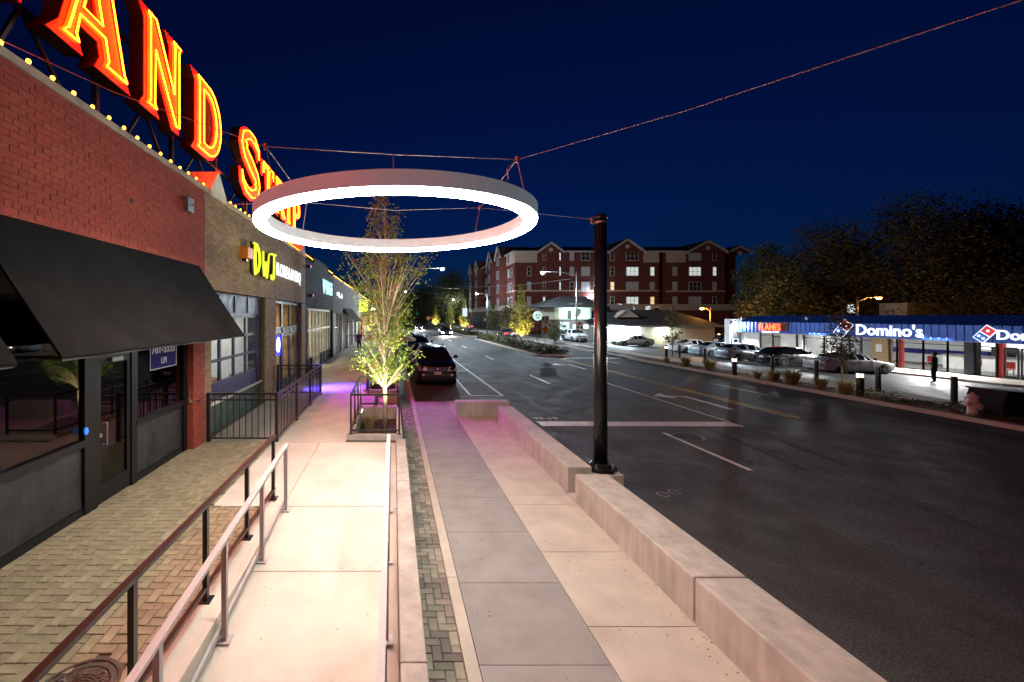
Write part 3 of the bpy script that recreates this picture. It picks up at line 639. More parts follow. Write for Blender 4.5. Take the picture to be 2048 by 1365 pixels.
clump(-0.4, 16.4, 0.2, 0.5, 0.35, 160, 'grass', 'grass_clump', 'dry grass clump in the second planter', 'grass', None)
m = MB()
for i in range(700):
    x, y = random.uniform(-0.86, 0.04), random.uniform(9.5, 12.1); a = random.uniform(0, 6.28); s_ = random.uniform(.015, .035); z = 0.2 + random.uniform(0.002, .03)
    m.add([(x, y, z), (x + s_ * math.cos(a), y + s_ * math.sin(a), z + .012), (x + s_ * (math.cos(a) - math.sin(a)), y + s_ * (math.sin(a) + math.cos(a)), z)], [(0, 1, 2)])
tag(obj('leaf_litter', m, 'leaf_oak', kind='stuff'), 'fallen leaves on the soil of the planter', 'leaf litter')
# ================================================================ the row of shops on the left
WX = -4.12       # plane of the brick fronts
SX = -4.30       # plane of the recessed shop windows
BR = {}
def brick_wall(root, y0, y1, z0, z1, mat, limit, x=WX, name='brick', L_=0.205, H=0.068, j=0.007, header_every=6, skip=None, depth=0.05):
    rest = MB(); cnt = 0; row = 0; z = z0; cells = []
    while z + H * 0.6 < z1:
        h = min(H, z1 - z); hd = header_every and row % header_every == 5; Lb = 0.098 if hd else L_
        y = y0 - (0.5 * (Lb + j) if row % 2 else 0)
        while y < y1:
            a, b = max(y, y0), min(y + Lb, y1)
            if b - a > 0.03 and not (skip and skip((a + b) / 2, z + h / 2)): cells.append((a, b, z, z + h))
            y += Lb + j
        z += H + j; row += 1
    cells.sort(key=lambda c: c[0])
    for (a, b, za, zb) in cells:
        dx = random.uniform(-0.003, 0.002)
        if cnt < limit and b > 4.2:
            key = (round(b - a, 3), round(zb - za, 3), mat)
            if key not in BR:
                q = MB().box(-depth, 0, -key[0] / 2, key[0] / 2, -key[1] / 2, key[1] / 2); me = D.meshes.new('brick'); me.from_pydata(q.v, [], q.f); me.materials.append(MT[mat]); BR[key] = me
            o = D.objects.new(name, BR[key]); COL.objects.link(o); o.parent = root; o.location = Vector((x + dx, (a + b) / 2, (za + zb) / 2)) - ORG[root.name]
            o.rotation_euler = (random.uniform(-.006, .006), 0, random.uniform(-.01, .01)); cnt += 1
        else: rest.box(x - depth + dx, x + dx, a, b, za, zb)
    if rest.v: obj('brickwork', rest, mat, root, kind='stuff')

def pane(root, y0, y1, z0, z1, x=SX, mat='glass', par=None, name='pane'):
    return obj(name, MB().box(x - 0.006, x + 0.006, y0, y1, z0, z1), mat, par or root)
def fbar(root, y0, y1, z0, z1, x0=SX - 0.05, x1=SX + 0.04, mat='frame_dark', name='mullion'):
    return obj(name, MB().box(x0, x1, y0, y1, z0, z1), mat, root)
def room(root, y0, y1, z0, z1, xf, xb, wall, floor='dark_wall', lamp=None, nl=3, ceil=None):
    obj('interior_wall', MB().box(xb - .1, xb, y0, y1, z0, z1).box(xb, xf, y0 - .1, y0, z0, z1).box(xb, xf, y1, y1 + .1, z0, z1), wall, root)
    obj('interior_ceiling', MB().box(xb, xf, y0, y1, z1, z1 + .1), ceil or wall, root)
    obj('interior_floor', MB().box(xb, xf, y0, y1, z0 - .02, z0 + .004), floor, root)
    if lamp:
        for i in range(nl):
            yc = y0 + (y1 - y0) * (i + .5) / nl; xm = (xf + xb) / 2
            obj('ceiling_lamp', MB().box(xm - .6, xm + .6, yc - .15, yc + .15, z1 - .05, z1 - .02), lamp, root)
def coping(root, y0, y1, z, step=1.5, x0=-4.66, x1=-4.085, mat='coping', h=0.1):
    n = max(1, round((y1 - y0) / step))
    for i in range(n):
        a, b = y0 + (y1 - y0) * i / n, y0 + (y1 - y0) * (i + 1) / n
        obj('coping_stone', MB().box(x0, x1, a + .003, b - .003, z, z + h + random.uniform(0, .006)), mat, root)
def gable_pier(root, y0, y1, zb, ze, zp):
    m = MB(); yc = (y0 + y1) / 2; xa, xb = -4.75, -4.06
    vs = [(x, y, z) for x in (xa, xb) for y, z in ((y0, zb), (y1, zb), (y1, ze), (yc, zp), (y0, ze))]
    m.add(vs, [(4, 3, 2, 1, 0), (5, 6, 7, 8, 9), (0, 1, 6, 5), (1, 2, 7, 6), (2, 3, 8, 7), (3, 4, 9, 8), (4, 0, 5, 9)]); obj('gable_cap', m, 'stucco_white', root)

# --- red brick shop, nearest
RB = thing('brick_shop', 'red brick shop with dark glass front, nearest on the left', 'building', (WX, 6.0, 0.45))
obj('wall', MB().box(-4.62, WX - 0.007, -3, 9.08, 3.95, 5.92), 'mortar_red', RB)
brick_wall(RB, 3.3, 9.085, 4.0, 5.92, 'brick_red', 300)
coping(RB, -3, 9.26, 5.925); 
obj('lintel', MB().box(-4.5, WX - 0.02, -3, 8.57, 3.45, 3.95), 'dark_wall', RB)
obj('pillar_core', MB().box(-4.45, WX - 0.012, 8.59, 9.085, 0.3, 3.95), 'mortar_red', RB)
m = MB(); z = 0.46; row = 0
while z < 3.95:
    for a, b in (((8.575, 8.78), (8.789, 9.085)) if row % 2 else ((8.575, 8.67), (8.679, 8.88), (8.889, 9.085))): m.box(-4.44, WX + random.uniform(-.003, .002), a, b, z, min(z + .066, 3.95))
    z += .075; row += 1
obj('pillar_bricks', m, 'brick_red', RB, kind='stuff')
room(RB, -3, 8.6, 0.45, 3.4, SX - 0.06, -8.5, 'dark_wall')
obj('rear_block', MB().box(-14, -8.7, -3, 9.08, 0, 5.6), 'dark_wall', RB); obj('roof', MB().box(-14, -4.63, -3, 9.08, 5.6, 5.7), 'dark_wall', RB)
# shopfront: kick panels, sills, panes, door
for a, b in ((-3, 0.3), (0.36, 3.1), (3.16, 5.74)):
    obj('kick_panel', MB().box(SX - .04, SX, a, b, 0.56, 1.40), 'kick_panel', RB); pane(RB, a, b, 1.49, 3.45, mat='glass_dark')
obj('kick_panel', MB().box(SX - .04, SX, 6.90, 8.46, 0.56, 1.40), 'kick_panel', RB, label='greenish dark panel under the window right of the door'); pane(RB, 6.9, 8.46, 1.49, 3.45, mat='glass_dark')
for a, b in ((-3, 5.75), (6.88, 8.56)):
    obj('sill', MB().box(SX - .06, SX + .06, a, b, 1.40, 1.49), 'frame_dark', RB); obj('plinth', MB().box(SX - .06, SX + .03, a, b, 0.45, 0.56), 'frame_dark', RB)
for a, b in ((0.29, 0.37), (3.09, 3.17), (5.73, 5.98), (6.76, 6.91), (8.44, 8.575)): fbar(RB, a, b, 0.45, 3.45, x1=SX + .05)
fbar(RB, -3, 8.57, 3.38, 3.46, name='head_rail')
dr = obj('door', MB().box(SX - .02, SX + .03, 5.99, 6.07, .47, 2.62).box(SX - .02, SX + .03, 6.67, 6.75, .47, 2.62).box(SX - .02, SX + .03, 6.07, 6.67, .47, .74).box(SX - .02, SX + .03, 6.07, 6.67, 2.5, 2.62), 'frame_dark', RB)
pane(RB, 6.07, 6.67, .74, 2.5, mat='glass_dark', par=dr); pane(RB, 5.99, 6.75, 2.72, 3.38, mat='glass_dark', name='transom_pane'); fbar(RB, 5.98, 6.76, 2.63, 2.72, name='transom_bar')
obj('handle', MB().tube([(SX + .03, 6.1, 1.32), (SX + .1, 6.1, 1.32), (SX + .1, 6.1, 1.62), (SX + .1, 6.1, 1.64), (SX + .03, 6.1, 1.64)], 0.012, 6), 'steel', dr)
obj('lock', MB().lathe([(0.03, SX + .03), (0.03, SX + .06)], (0, 6.03, 1.47), 10, 'x'), 'steel', dr)
obj('door_closer', MB().box(SX + .03, SX + .08, 6.25, 6.5, 2.52, 2.58), 'steel', dr)
# sign in the window, small blue light, wall box
t = thing('window_sign', 'dark blue sign in the shop window lettered 761-3333 LPI', 'sign', (SX, 7.75, 2.5))
obj('board', MB().box(SX + .012, SX + .022, 7.30, 8.2, 2.24, 2.86), 'blue_sign', t)
obj('border', MB().box(SX + .0225, SX + .0265, 7.30, 7.318, 2.24, 2.86).box(SX + .0225, SX + .0265, 8.182, 8.2, 2.24, 2.86).box(SX + .0225, SX + .0265, 7.318, 8.182, 2.24, 2.256).box(SX + .0225, SX + .0265, 7.318, 8.182, 2.844, 2.86), 'white_paint', t)
obj('lettering', text_mb('761-3333', 0.225, facing((SX + .023, 7.75, 2.53), '+x'), 0.004, 0.008, 'CENTER', squash=0.92), 'white_paint', t)
obj('lettering', text_mb('LPI', 0.15, facing((SX + .023, 7.75, 2.335), '+x'), 0.004, 0.006, 'CENTER'), 'white_paint', t)
tag(obj('alarm_light', MB().lathe([(0.01, 1.57), (0.02, 1.58), (0.028, 1.62), (0.018, 1.665), (0.006, 1.67)], (SX + .075, 5.72, 0), 10), M('indicator_blue', (0.1, 0.4, 1), emit=1.0, ecol=(0.02, 0.16, 0.7)), smooth=True), 'small glowing blue light on the frame beside the dark glass door', 'light')
t = thing('junction_box', 'small grey metal box on the red brick wall with a cable', 'box', (WX, 8.28, 5.42))
obj('box_body', MB().box(WX + .003, WX + .09, 8.16, 8.42, 5.28, 5.56), 'steel', t, bevel=0.01); obj('eye_bolt', MB().tube([(WX + .09, 8.3, 5.42), (WX + .2, 8.32, 5.42)], 0.012, 6), 'steel', t)
tag(obj('wall_hole', MB().lathe([(0.035, WX - .01), (0.045, WX + .012), (0.02, WX + .014)], (0, 6.55, 5.02), 10, 'x'), 'black_paint'), 'small round dark fitting on the red brick wall above the awning', 'fitting')
t = thing('hose_bib', 'small black hose tap on the side of the red brick pillar', 'tap', (WX, 8.7, 1.4))
obj('spout', MB().tube([(WX, 8.72, 1.42), (WX + .07, 8.72, 1.42), (WX + .09, 8.72, 1.37)], 0.014, 6), 'black_metal', t)
obj('pipe', MB().tube([(-4.2, 8.56, 1.75), (-4.2, 8.55, 1.5), (-4.16, 8.55, 1.43), (WX + 0.01, 8.62, 1.42), (WX + .02, 8.72, 1.42)], 0.012, 6), 'steel', t)

# --- awnings
def awning(y0, y1, zt, zb, xo, label, xw=WX, group='black shed awnings'):
    t = thing('awning', label, 'awning', (xw, (y0 + y1) / 2, zt), group); th = 0.03; n = 24; m = MB()
    top, bot = [], []
    for i in range(n + 1):
        y = y0 + (y1 - y0) * i / n
        for j_ in range(9):
            u = j_ / 8; sag = 0.022 * math.sin(math.pi * u) * (1 + .5 * math.sin(y * 2.9)) + .006 * math.sin(y * 7.3) * u
            top.append((xw + (xo - xw) * u, y, zt + (zb - zt) * u - sag)); 
    bot = [(a - .012, b, c - th) for a, b, c in top]
    f = []
    for i in range(n):
        for j_ in range(8):
            a = i * 9 + j_; f.append((a, a + 9, a + 10, a + 1)); o_ = len(top); f.append((o_ + a, o_ + a + 1, o_ + a + 10, o_ + a + 9))
    o_ = len(top)
    for i in range(n): a = i * 9 + 8; f.append((a, a + 9, o_ + a + 9, o_ + a)); a = i * 9; f.append((a + 9, a, o_ + a, o_ + a + 9))
    for j_ in range(8): f.append((j_, j_ + 1, o_ + j_ + 1, o_ + j_)); a = n * 9 + j_; f.append((a + 1, a, o_ + a, o_ + a + 1))
    obj('fabric', MB().add(top + bot, f), 'awning', t)
    for k_ in range(1, 4):
        y = y0 + (y1 - y0) * k_ / 4; s0 = MB()
        for j_ in range(8):
            pa, pb = [(xw + (xo - xw) * u, zt + (zb - zt) * u - 0.022 * math.sin(math.pi * u) * (1 + .5 * math.sin(y * 2.9)) + .006 * math.sin(y * 7.3) * u * -1 + .004) for u in (j_ / 8, (j_ + 1) / 8)]
            s0.quad((pa[0], y - .015, pa[1]), (pb[0], y - .015, pb[1]), (pb[0], y + .015, pb[1]), (pa[0], y + .015, pa[1]))
        obj('seam', s0, 'awning', t)
    for y in (y0 + .03, (y0 + y1) / 2, y1 - .03): obj('frame_bar', MB().bar((xw + .01, y, zb), (xo - .03, y, zb - .005), .025, .025), 'black_metal', t)
    obj('front_bar', MB().bar((xo - .03, y0 + .02, zb - .03), (xo - .03, y1 - .02, zb - .03), .025, .025), 'black_metal', t)
awning(3.97, 8.83, 4.27, 2.81, -3.16, 'large black fabric awning over the dark glass shop door')
awning(-2.5, 3.5, 4.27, 2.81, -3.16, 'black awning whose corner shows at the left edge of the picture')

# --- tan brick restaurant with roll-up window
TB = thing('brick_shop', 'tan brick restaurant with roll-up window and lit yellow sign', 'building', (WX, 14, 0.45))
ZH = 3.80
obj('wall', MB().box(-4.62, WX - 0.012, 9.10, 19.5, ZH, 5.92), 'mortar_tan', TB); brick_wall(TB, 9.09, 19.5, ZH, 5.92, 'brick_tan', 300, header_every=0)
for a, b in ((9.10, 9.42), (13.42, 14.6), (18.72, 19.5)): obj('pillar_core', MB().box(-4.6, WX - .012, a, b, .3, ZH), 'mortar_tan', TB)
for a, b in ((9.09, 9.42), (13.40, 14.6), (18.7, 19.5)): brick_wall(TB, a, b, .46, ZH - .005, 'brick_tan', 0, header_every=0)
coping(TB, 10.1, 19.5, 5.925); gable_pier(TB, 9.28, 10.08, 5.92, 6.08, 6.56); gable_pier(TB, 18.4, 19.2, 6.03, 6.1, 6.58)
obj('knee_wall', MB().box(-4.6, SX, 9.42, 13.42, .3, 1.10), 'green_wall', TB); obj('ledge', MB().box(-4.6, SX + .08, 9.425, 13.41, 1.10, 1.15), 'concrete_light', TB)
hp = obj('header_panel', MB().box(-4.55, SX + .02, 9.425, 13.41, 3.24, ZH - .005), 'navy', TB)
for y in (10.2, 11.2, 12.2): obj('batten', MB().box(SX + .02, SX + .05, y - .03, y + .03, 3.3, 3.74), 'navy_dark', hp)
gd = obj('roll_up_window', MB().box(SX - .06, SX, 9.43, 13.05, 1.155, 1.60).box(SX - .06, SX, 9.43, 13.05, 3.16, 3.235), 'navy_dark', TB)
for k_ in range(5):
    y = 9.40 + k_ * .905; obj('frame_bar', MB().box(SX - .05, SX + .01, y - .045, y + .045, 1.60, 3.16), 'navy_dark', gd)
for z in (2.12, 2.66): obj('frame_bar', MB().box(SX - .05, SX + .004, 9.44, 13.04, z - .035, z + .035), 'navy_dark', gd)
for k_ in range(4):
    for a, b in ((1.60, 2.085), (2.155, 2.625), (2.695, 3.16)): pane(TB, 9.445 + k_ * .905, 9.445 + k_ * .905 + .815, a, b, SX - .02, 'glass', gd)
obj('jamb', MB().box(-4.58, SX + .03, 13.06, 13.41, 1.155, 3.235), 'navy_dark', TB)
# door bay
obj('transom_frame', MB().box(SX - .05, SX + .03, 14.61, 18.69, 3.68, ZH - .005).box(SX - .05, SX + .03, 14.61, 18.69, 2.55, 2.8).box(SX - .05, SX + .03, 14.61, 14.75, .45, 3.68).box(SX - .05, SX + .03, 18.5, 18.69, .45, 3.68).box(SX - .05, SX + .03, 15.85, 16.05, .45, 3.68).box(SX - .05, SX + .03, 17.1, 17.25, .45, 3.68), 'navy_dark', TB)
for a, b in ((14.75, 15.85), (16.05, 17.1), (17.25, 18.5)): pane(TB, a, b, 2.8, 3.68, name='transom_pane')
pane(TB, 14.75, 15.85, 0.95, 2.55); obj('kick_panel', MB().box(SX - .04, SX, 14.75, 15.85, .45, .94), 'navy_dark', TB)
for a, b in ((16.07, 17.08), (17.27, 18.48)):
    dr = obj('door', MB().box(SX - .03, SX + .01, a, a + .1, .47, 2.54).box(SX - .03, SX + .01, b - .1, b, .47, 2.54).box(SX - .03, SX + .01, a + .1, b - .1, .47, .75).box(SX - .03, SX + .01, a + .1, b - .1, 2.42, 2.54), 'navy_dark', TB); pane(TB, a + .1, b - .1, .75, 2.42, SX - .01, 'glass', dr)
    obj('handle', MB().tube([(SX + .02, b - .16, 1.2), (SX + .06, b - .16, 1.25), (SX + .06, b - .16, 1.75), (SX + .02, b - .16, 1.8)], .012, 6), 'steel', dr)
room(TB, 9.3, 13.9, .45, 3.5, -4.62, -8.2, 'white_wall', 'wood', 'e_tube', 3); room(TB, 14.2, 19.3, .45, 3.75, -4.62, -9.0, 'brick_tan', 'wood', 'e_warm', 3)
obj('rear_block', MB().box(-14, -9.2, 9.1, 19.5, 0, 5.6), 'dark_wall', TB); obj('roof', MB().box(-14, -4.63, 9.1, 19.5, 5.6, 5.7), 'dark_wall', TB)
# furniture seen through the roll-up window
def dining(x, y, i):
    t = thing('dining_table', ['dining table behind the left panes of the roll-up window', 'dining table behind the middle of the roll-up window', 'dining table behind the right panes of the roll-up window'][i], 'table', (x, y, .45), 'tables inside the restaurant')
    obj('tabletop', MB().box(x - .4, x + .4, y - .4, y + .4, 1.2, 1.25), 'wood', t); obj('leg', MB().tube([(x, y, .45), (x, y, 1.2)], .04, 8), 'black_metal', t); obj('foot', MB().lathe([(.28, .45), (.26, .48)], (x, y, 0), 12), 'black_metal', t)
    for s_, wd in ((-.72, 'far'), (.72, 'near')):
        c = thing('chair', f'dark red dining chair on the {"street" if s_ > 0 else "inner"} side of the {["left", "middle", "right"][i]} table', 'chair', (x + s_, y, .45), 'chairs inside the restaurant')
        obj('seat', MB().box(x + s_ - .2, x + s_ + .2, y - .2, y + .2, .88, .93), 'red_paint', c); sx = .19 if s_ > 0 else -.19
        obj('backrest', MB().box(x + s_ + sx - .02, x + s_ + sx + .02, y - .2, y + .2, 1.05, 1.42), 'red_paint', c)
        for dx, dy in ((-.17, -.17), (.17, -.17), (-.17, .17), (.17, .17)): obj('leg', MB().bar((x + s_ + dx, y + dy, .45), (x + s_ + dx, y + dy, 1.42 if dx * sx > 0 else .88), .03, .03), 'black_metal', c)
for i, y in enumerate((10.1, 11.5, 12.9)): dining(-5.9, y, i)
t = thing('counter', 'white service counter along the back of the restaurant', 'counter', (-7.6, 11.6, .45))
obj('base', MB().box(-7.9, -7.3, 9.7, 13.5, .45, 1.45), 'stucco_grey', t); obj('top', MB().box(-7.95, -7.2, 9.65, 13.55, 1.45, 1.5), 'black_paint', t)
for i, (y, h) in enumerate(((10.0, .5), (10.6, .35), (11.2, .6), (12.2, .45), (12.9, .55))): obj('equipment', MB().box(-7.85, -7.45, y - .2, y + .2, 1.5, 1.5 + h), ['steel', 'black_paint', 'steel', 'red_paint', 'black_paint'][i], t)
t = thing('hood', 'dark kitchen hood hanging at the back of the restaurant', 'hood', (-7.8, 11.4, 2.9)); obj('shell', MB().prism([(-8.15, 2.6), (-7.2, 2.6), (-7.6, 3.3), (-8.15, 3.3)], lambda u, v, w_: (u, w_, v), 10.4, 12.6), 'steel', t)

for i, (y, z, wd, h, mt) in enumerate(((9.9, 2.3, .7, .5, 'wood'), (10.9, 2.15, .5, .8, 'red_paint'), (11.7, 2.4, .9, .5, 'black_paint'), (12.8, 2.2, .6, .7, 'orange_paint'))):
    fr_ = obj('wall_picture', MB().box(-8.19, -8.15, y - wd / 2, y + wd / 2, z - h / 2, z + h / 2), 'black_paint', TB); obj('print', MB().box(-8.149, -8.14, y - wd / 2 + .06, y + wd / 2 - .06, z - h / 2 + .06, z + h / 2 - .06), mt, fr_)
for i in range(4): t = thing('pendant_lamp', ['first', 'second', 'third', 'fourth'][i] + ' dark pendant lamp from the left inside the restaurant window', 'lamp', (-6.2, 9.9 + i, 3.4), 'pendant lamps inside the restaurant'); obj('shade', MB().lathe([(.03, 2.95), (.06, 2.9), (.2, 2.68)], (-6.2, 9.9 + i, 0), 12, cap=False), 'black_metal', t); obj('cord', MB().tube([(-6.2, 9.9 + i, 2.95), (-6.2, 9.9 + i, 3.5)], .01, 5), 'black_metal', t)
# lit yellow letters: heavy brush strokes, then white letters
t = thing('shop_sign', 'glowing yellow brushed letters DWJ on the tan brick wall', 'sign', (WX, 13, 4.8))
F_dwj = facing((WX, 11.85, 4.35), '+x'); F = lambda u, v, w_=0: F_dwj(u * .88, .06 + v * .9, w_)
def brush(root, strokes, name='letter'):
    m, gback = MB(), MB()
    for pts, r_ in strokes:
        P_ = []
        for i in range(len(pts) - 1):
            for k_ in range(4): u = k_ / 4; P_.append((pts[i][0] * (1 - u) + pts[i + 1][0] * u, pts[i][1] * (1 - u) + pts[i + 1][1] * u))
        P_.append(pts[-1]); n = len(P_); rs = [r_ * (0.55 + 0.45 * math.sin(math.pi * min(1, (i + 2) / (n + 2)))) for i in range(n)]
        m.tube([F(u, v, .14) for u, v in P_], rs, 8); gback.tube([F(u, v, .06) for u, v in P_], [q * 1.35 for q in rs], 8)
    o = obj(name, m, 'e_ygreen', root, smooth=True); obj('letter_can', gback, 'black_metal', o)
brush(t, [([(.14, .02), (.11, .4), (.15, .97)], .046), ([(.0, .98), (.30, .97), (.58, .74), (.62, .42), (.44, .14), (.14, .0)], .044)])
brush(t, [([(.98, .86), (1.0, .4), (1.08, .04), (1.26, .52), (1.38, .0), (1.56, .5), (1.66, .88)], .038)])
brush(t, [([(1.90, .90), (2.56, .95)], .036), ([(2.30, .92), (2.29, .35), (2.18, .02), (1.98, .0), (1.90, .16)], .042)])
t = thing('shop_sign', 'white lit lettering KOREAN BBQ on the tan brick wall', 'sign', (WX, 16, 4.85))
for word, y, s_ in (('KOREAN', 14.42, 1.0), ('BBQ', 17.05, 1.0)):
    yy_ = y
    for ch in word:
        q = text_mb(ch, 0.66, facing((WX, yy_, 4.63), '+x'), 0.03, 0.0, squash=.80); q.v = [(x + .05, a, b) for x, a, b in q.v]
        obj('letter', q, 'e_letter', t); yy_ += (max(p[1] for p in q.v) - min(p[1] for p in q.v)) + .10
obj('raceway', MB().box(WX, WX + .045, 14.3, 18.4, 4.80, 4.94), 'black_metal', t)
t = thing('wall_speaker', 'small rust coloured box on the tan wall left of the yellow letters', 'box', (WX, 11.4, 4.95)); obj('body', MB().box(WX, WX + .22, 11.15, 11.6, 4.78, 5.08), 'orange_paint', t, bevel=.02); obj('bracket', MB().box(WX, WX + .12, 11.3, 11.45, 4.7, 4.78), 'black_metal', t)
# blue neon beer sign in the door bay window
t = thing('neon_sign', 'blue glowing window sign with a white oval beside the blue doors', 'sign', (SX, 15.25, 2.15))
obj('blue_panel', MB().box(SX + .04, SX + .06, 14.95, 15.6, 1.78, 2.48), 'e_blue', t)
ov = [(15.28 + .22 * math.cos(a), 2.15 + .27 * math.sin(a)) for a in [i * math.pi / 10 for i in range(20)]]
obj('oval', MB().prism(ov, lambda u, v, w_: (w_, u, v), SX + .062, SX + .075), 'e_oval', t)
obj('lettering', MB().box(SX + .077, SX + .08, 15.17, 15.38, 2.27, 2.30).box(SX + .077, SX + .08, 15.22, 15.33, 1.97, 1.99), 'blue_sign', t)
light('SPOT', (SX + .14, 15.28, 2.1), 9000, (0.08, 0.05, 1.0), t, .2, (-2.5, 15.9, 0.45), 46, .9)

# --- dark shop
DB = thing('shop', 'dark painted shop with tall white framed windows and cyan sign', 'building', (WX, 24, .45))
obj('wall', MB().box(-4.62, WX, 19.51, 28.6, 3.62, 5.86), 'dark_facade', DB); obj('parapet_step', MB().box(-4.62, WX + .001, 21.6, 26.4, 5.86, 6.2), 'dark_facade', DB)
obj('pillar', MB().box(-4.6, WX - .003, 19.51, 19.9, .3, 3.62).box(-4.6, WX - .003, 28.0, 28.6, .3, 3.62), 'dark_facade', DB)
coping(DB, 19.5, 21.6, 5.861, mat='dark_facade', h=.06); coping(DB, 21.6, 26.4, 6.201, mat='dark_facade', h=.06); coping(DB, 26.4, 28.6, 5.861, mat='dark_facade', h=.06)
room(DB, 19.6, 28.5, .45, 3.7, -4.64, -9.5, 'cream_wall', 'wood', 'e_warm', 5); obj('rear_block', MB().box(-14, -9.7, 19.51, 28.6, 0, 5.6), 'dark_wall', DB); obj('roof', MB().box(-14, -4.63, 19.51, 28.6, 5.6, 5.7), 'dark_wall', DB)
obj('window_head', MB().box(SX - .04, SX + .05, 19.9, 28, 3.5, 3.62).box(SX - .04, SX + .05, 19.9, 28, 2.45, 2.56), 'white_frame', DB)
yb = [19.92, 21.0, 22.0, 22.9, 24.0, 25.1, 26.1, 27.1, 27.98]
for i, y in enumerate(yb): fbar(DB, y - .05, y + .05, .45, 3.5, mat='white_frame')
for i, (a, b) in enumerate(zip(yb, yb[1:])):
    pane(DB, a + .05, b - .05, 2.56, 3.5, name='transom_pane')
    if i in (2, 3):
        d_ = obj('door', MB().box(SX - .03, SX + .01, a + .055, a + .13, .47, 2.44).box(SX - .03, SX + .01, b - .13, b - .055, .47, 2.44).box(SX - .03, SX + .01, a + .13, b - .13, .47, .7).box(SX - .03, SX + .01, a + .13, b - .13, 2.34, 2.44), 'white_frame', DB); pane(DB, a + .13, b - .13, .7, 2.34, SX - .01, 'glass', d_)
    else:
        pane(DB, a + .05, b - .05, 1.05, 2.45); obj('kick_panel', MB().box(SX - .05, SX + .02, a + .05, b - .05, .45, 1.04), 'dark_facade', DB)
for i in range(7): obj('shelf_unit', MB().box(-9.3, -8.9, 20 + i * 1.2, 20.9 + i * 1.2, .45, 2.6), ['wood', 'stucco_grey', 'green_wall'][i % 3], DB)
obj('service_counter', MB().box(-7.6, -7.0, 20.3, 27.5, .45, 1.5), 'stucco_white', DB)
for i in range(6): obj('pendant_lamp', MB().lathe([(.02, 3.6), (.02, 2.95), (.16, 2.7)], (-5.8, 20.4 + i * 1.4, 0), 10), 'black_metal', DB)
t = thing('shop_sign', 'cyan white glowing letters on the dark shop wall', 'sign', (WX, 25, 4.9))
yy_ = 24.0
for ch in 'WINGS':
    q = text_mb(ch, 1.2, facing((WX + .03, yy_, 4.55), '+x'), 0.03, 0.01, squash=.8); obj('letter', q, 'e_cyan', t); yy_ += max(p[1] for p in q.v) - min(p[1] for p in q.v) + .22
obj('raceway', MB().box(WX, WX + .015, 24.0, 28.0, 4.9, 5.1), 'black_metal', t)

# --- white shop with black awning, then the far row
WS = thing('shop', 'grey stucco shop with a black awning beyond the cyan sign', 'building', (WX, 38, .45))
obj('wall', MB().box(-4.62, WX, 28.62, 47, 3.4, 5.86), 'stucco_grey', WS); coping(WS, 28.62, 47, 5.862, 3)
for a, b in ((28.62, 29.5), (33.3, 34), (37.6, 38.4), (42.3, 43), (46.3, 47)): obj('pillar', MB().box(-4.6, WX - .003, a, b, .3, 3.4), 'stucco_white', WS)
room(WS, 28.8, 46.9, .45, 3.5, -4.64, -9.5, 'white_wall', 'wood', 'e_tube', 6); obj('roof', MB().box(-14, -4.63, 28.62, 47, 5.6, 5.7), 'dark_wall', WS)
for a, b in ((29.5, 33.3), (34, 37.6), (38.4, 42.3), (43, 46.3)):
    n = 3
    for i in range(n + 1): y = a + (b - a) * i / n; fbar(WS, y - .05, y + .05, .45, 3.4, mat='white_frame')
    for i in range(n): pane(WS, a + (b - a) * i / n + .05, a + (b - a) * (i + 1) / n - .05, .9, 3.4); obj('kick_panel', MB().box(SX - .05, SX + .02, a + (b - a) * i / n + .05, a + (b - a) * (i + 1) / n - .05, .45, .9), 'stucco_grey', WS)
awning(34.2, 41.5, 3.9, 2.75, -3.1, 'black awning on the grey stucco shop further along')
t = thing('shop_sign', 'small white letters on the grey stucco shop, half behind leaves', 'sign', (WX, 33, 4.7)); obj('lettering', MB().box(WX, WX + .06, 30.2, 30.6, 4.7, 4.95).box(WX, WX + .06, 31.2, 31.4, 4.6, 5.0).box(WX, WX + .06, 32.0, 32.4, 4.6, 4.8).box(WX, WX + .06, 32.9, 33.1, 4.6, 5.0), 'e_letter', t)
FR = thing('shop_row', 'far row of lit shopfronts at the end of the walk', 'building', (WX, 80, .45))
obj('wall', MB().box(-14, WX, 47.05, 120, 3.3, 5.8), 'stucco_grey', FR); obj('back_wall', MB().box(-14, -8, 47.05, 120, 0, 3.3), 'cream_wall', FR)
obj('canopy', MB().box(WX + .002, -2.6, 52, 70, 3.3, 3.5), 'dark_facade', FR)
for i in range(19): y = 47.3 + i * 3.8; obj('pillar', MB().box(-4.5, WX - .003, y, y + .5, .3, 3.3), ['stucco_white', 'brick_tan', 'green_wall', 'orange_paint'][i % 4], FR)
for i in range(18): y = 47.3 + i * 3.8; pane(FR, y + .5, y + 3.8, .8, 3.3, -4.4)
for i in range(9): obj('ceiling_lamp', MB().box(-6.6, -5.4, 50 + i * 7.5, 50.4 + i * 7.5, 3.22, 3.26), 'e_warm', FR)
t = thing('sign_box', 'yellow green lit box sign hanging by the far shops', 'sign', (-3.3, 48, 4.3)); obj('box', MB().box(-3.9, -2.95, 47.8, 48.1, 3.75, 5.1), 'e_jug', t); obj('bracket', MB().bar((WX, 47.95, 5.2), (-2.95, 47.95, 5.2), .06, .06), 'black_metal', t)
t = thing('wall_lamp', 'bright white wall lamp near the yellow green sign box', 'lamp', (-2.6, 52, 4.1)); obj('arm', MB().bar((WX, 52, 4.3), (-2.5, 52, 4.3), .05, .05), 'black_metal', t); obj('bulb', MB().lathe([(.05, 3.95), (.22, 4.05), (.22, 4.2), (.05, 4.28)], (-2.5, 52, 0), 12), 'e_cool', t)
light('POINT', (-2.5, 52, 3.8), 500, (.85, .93, 1), t, .15)
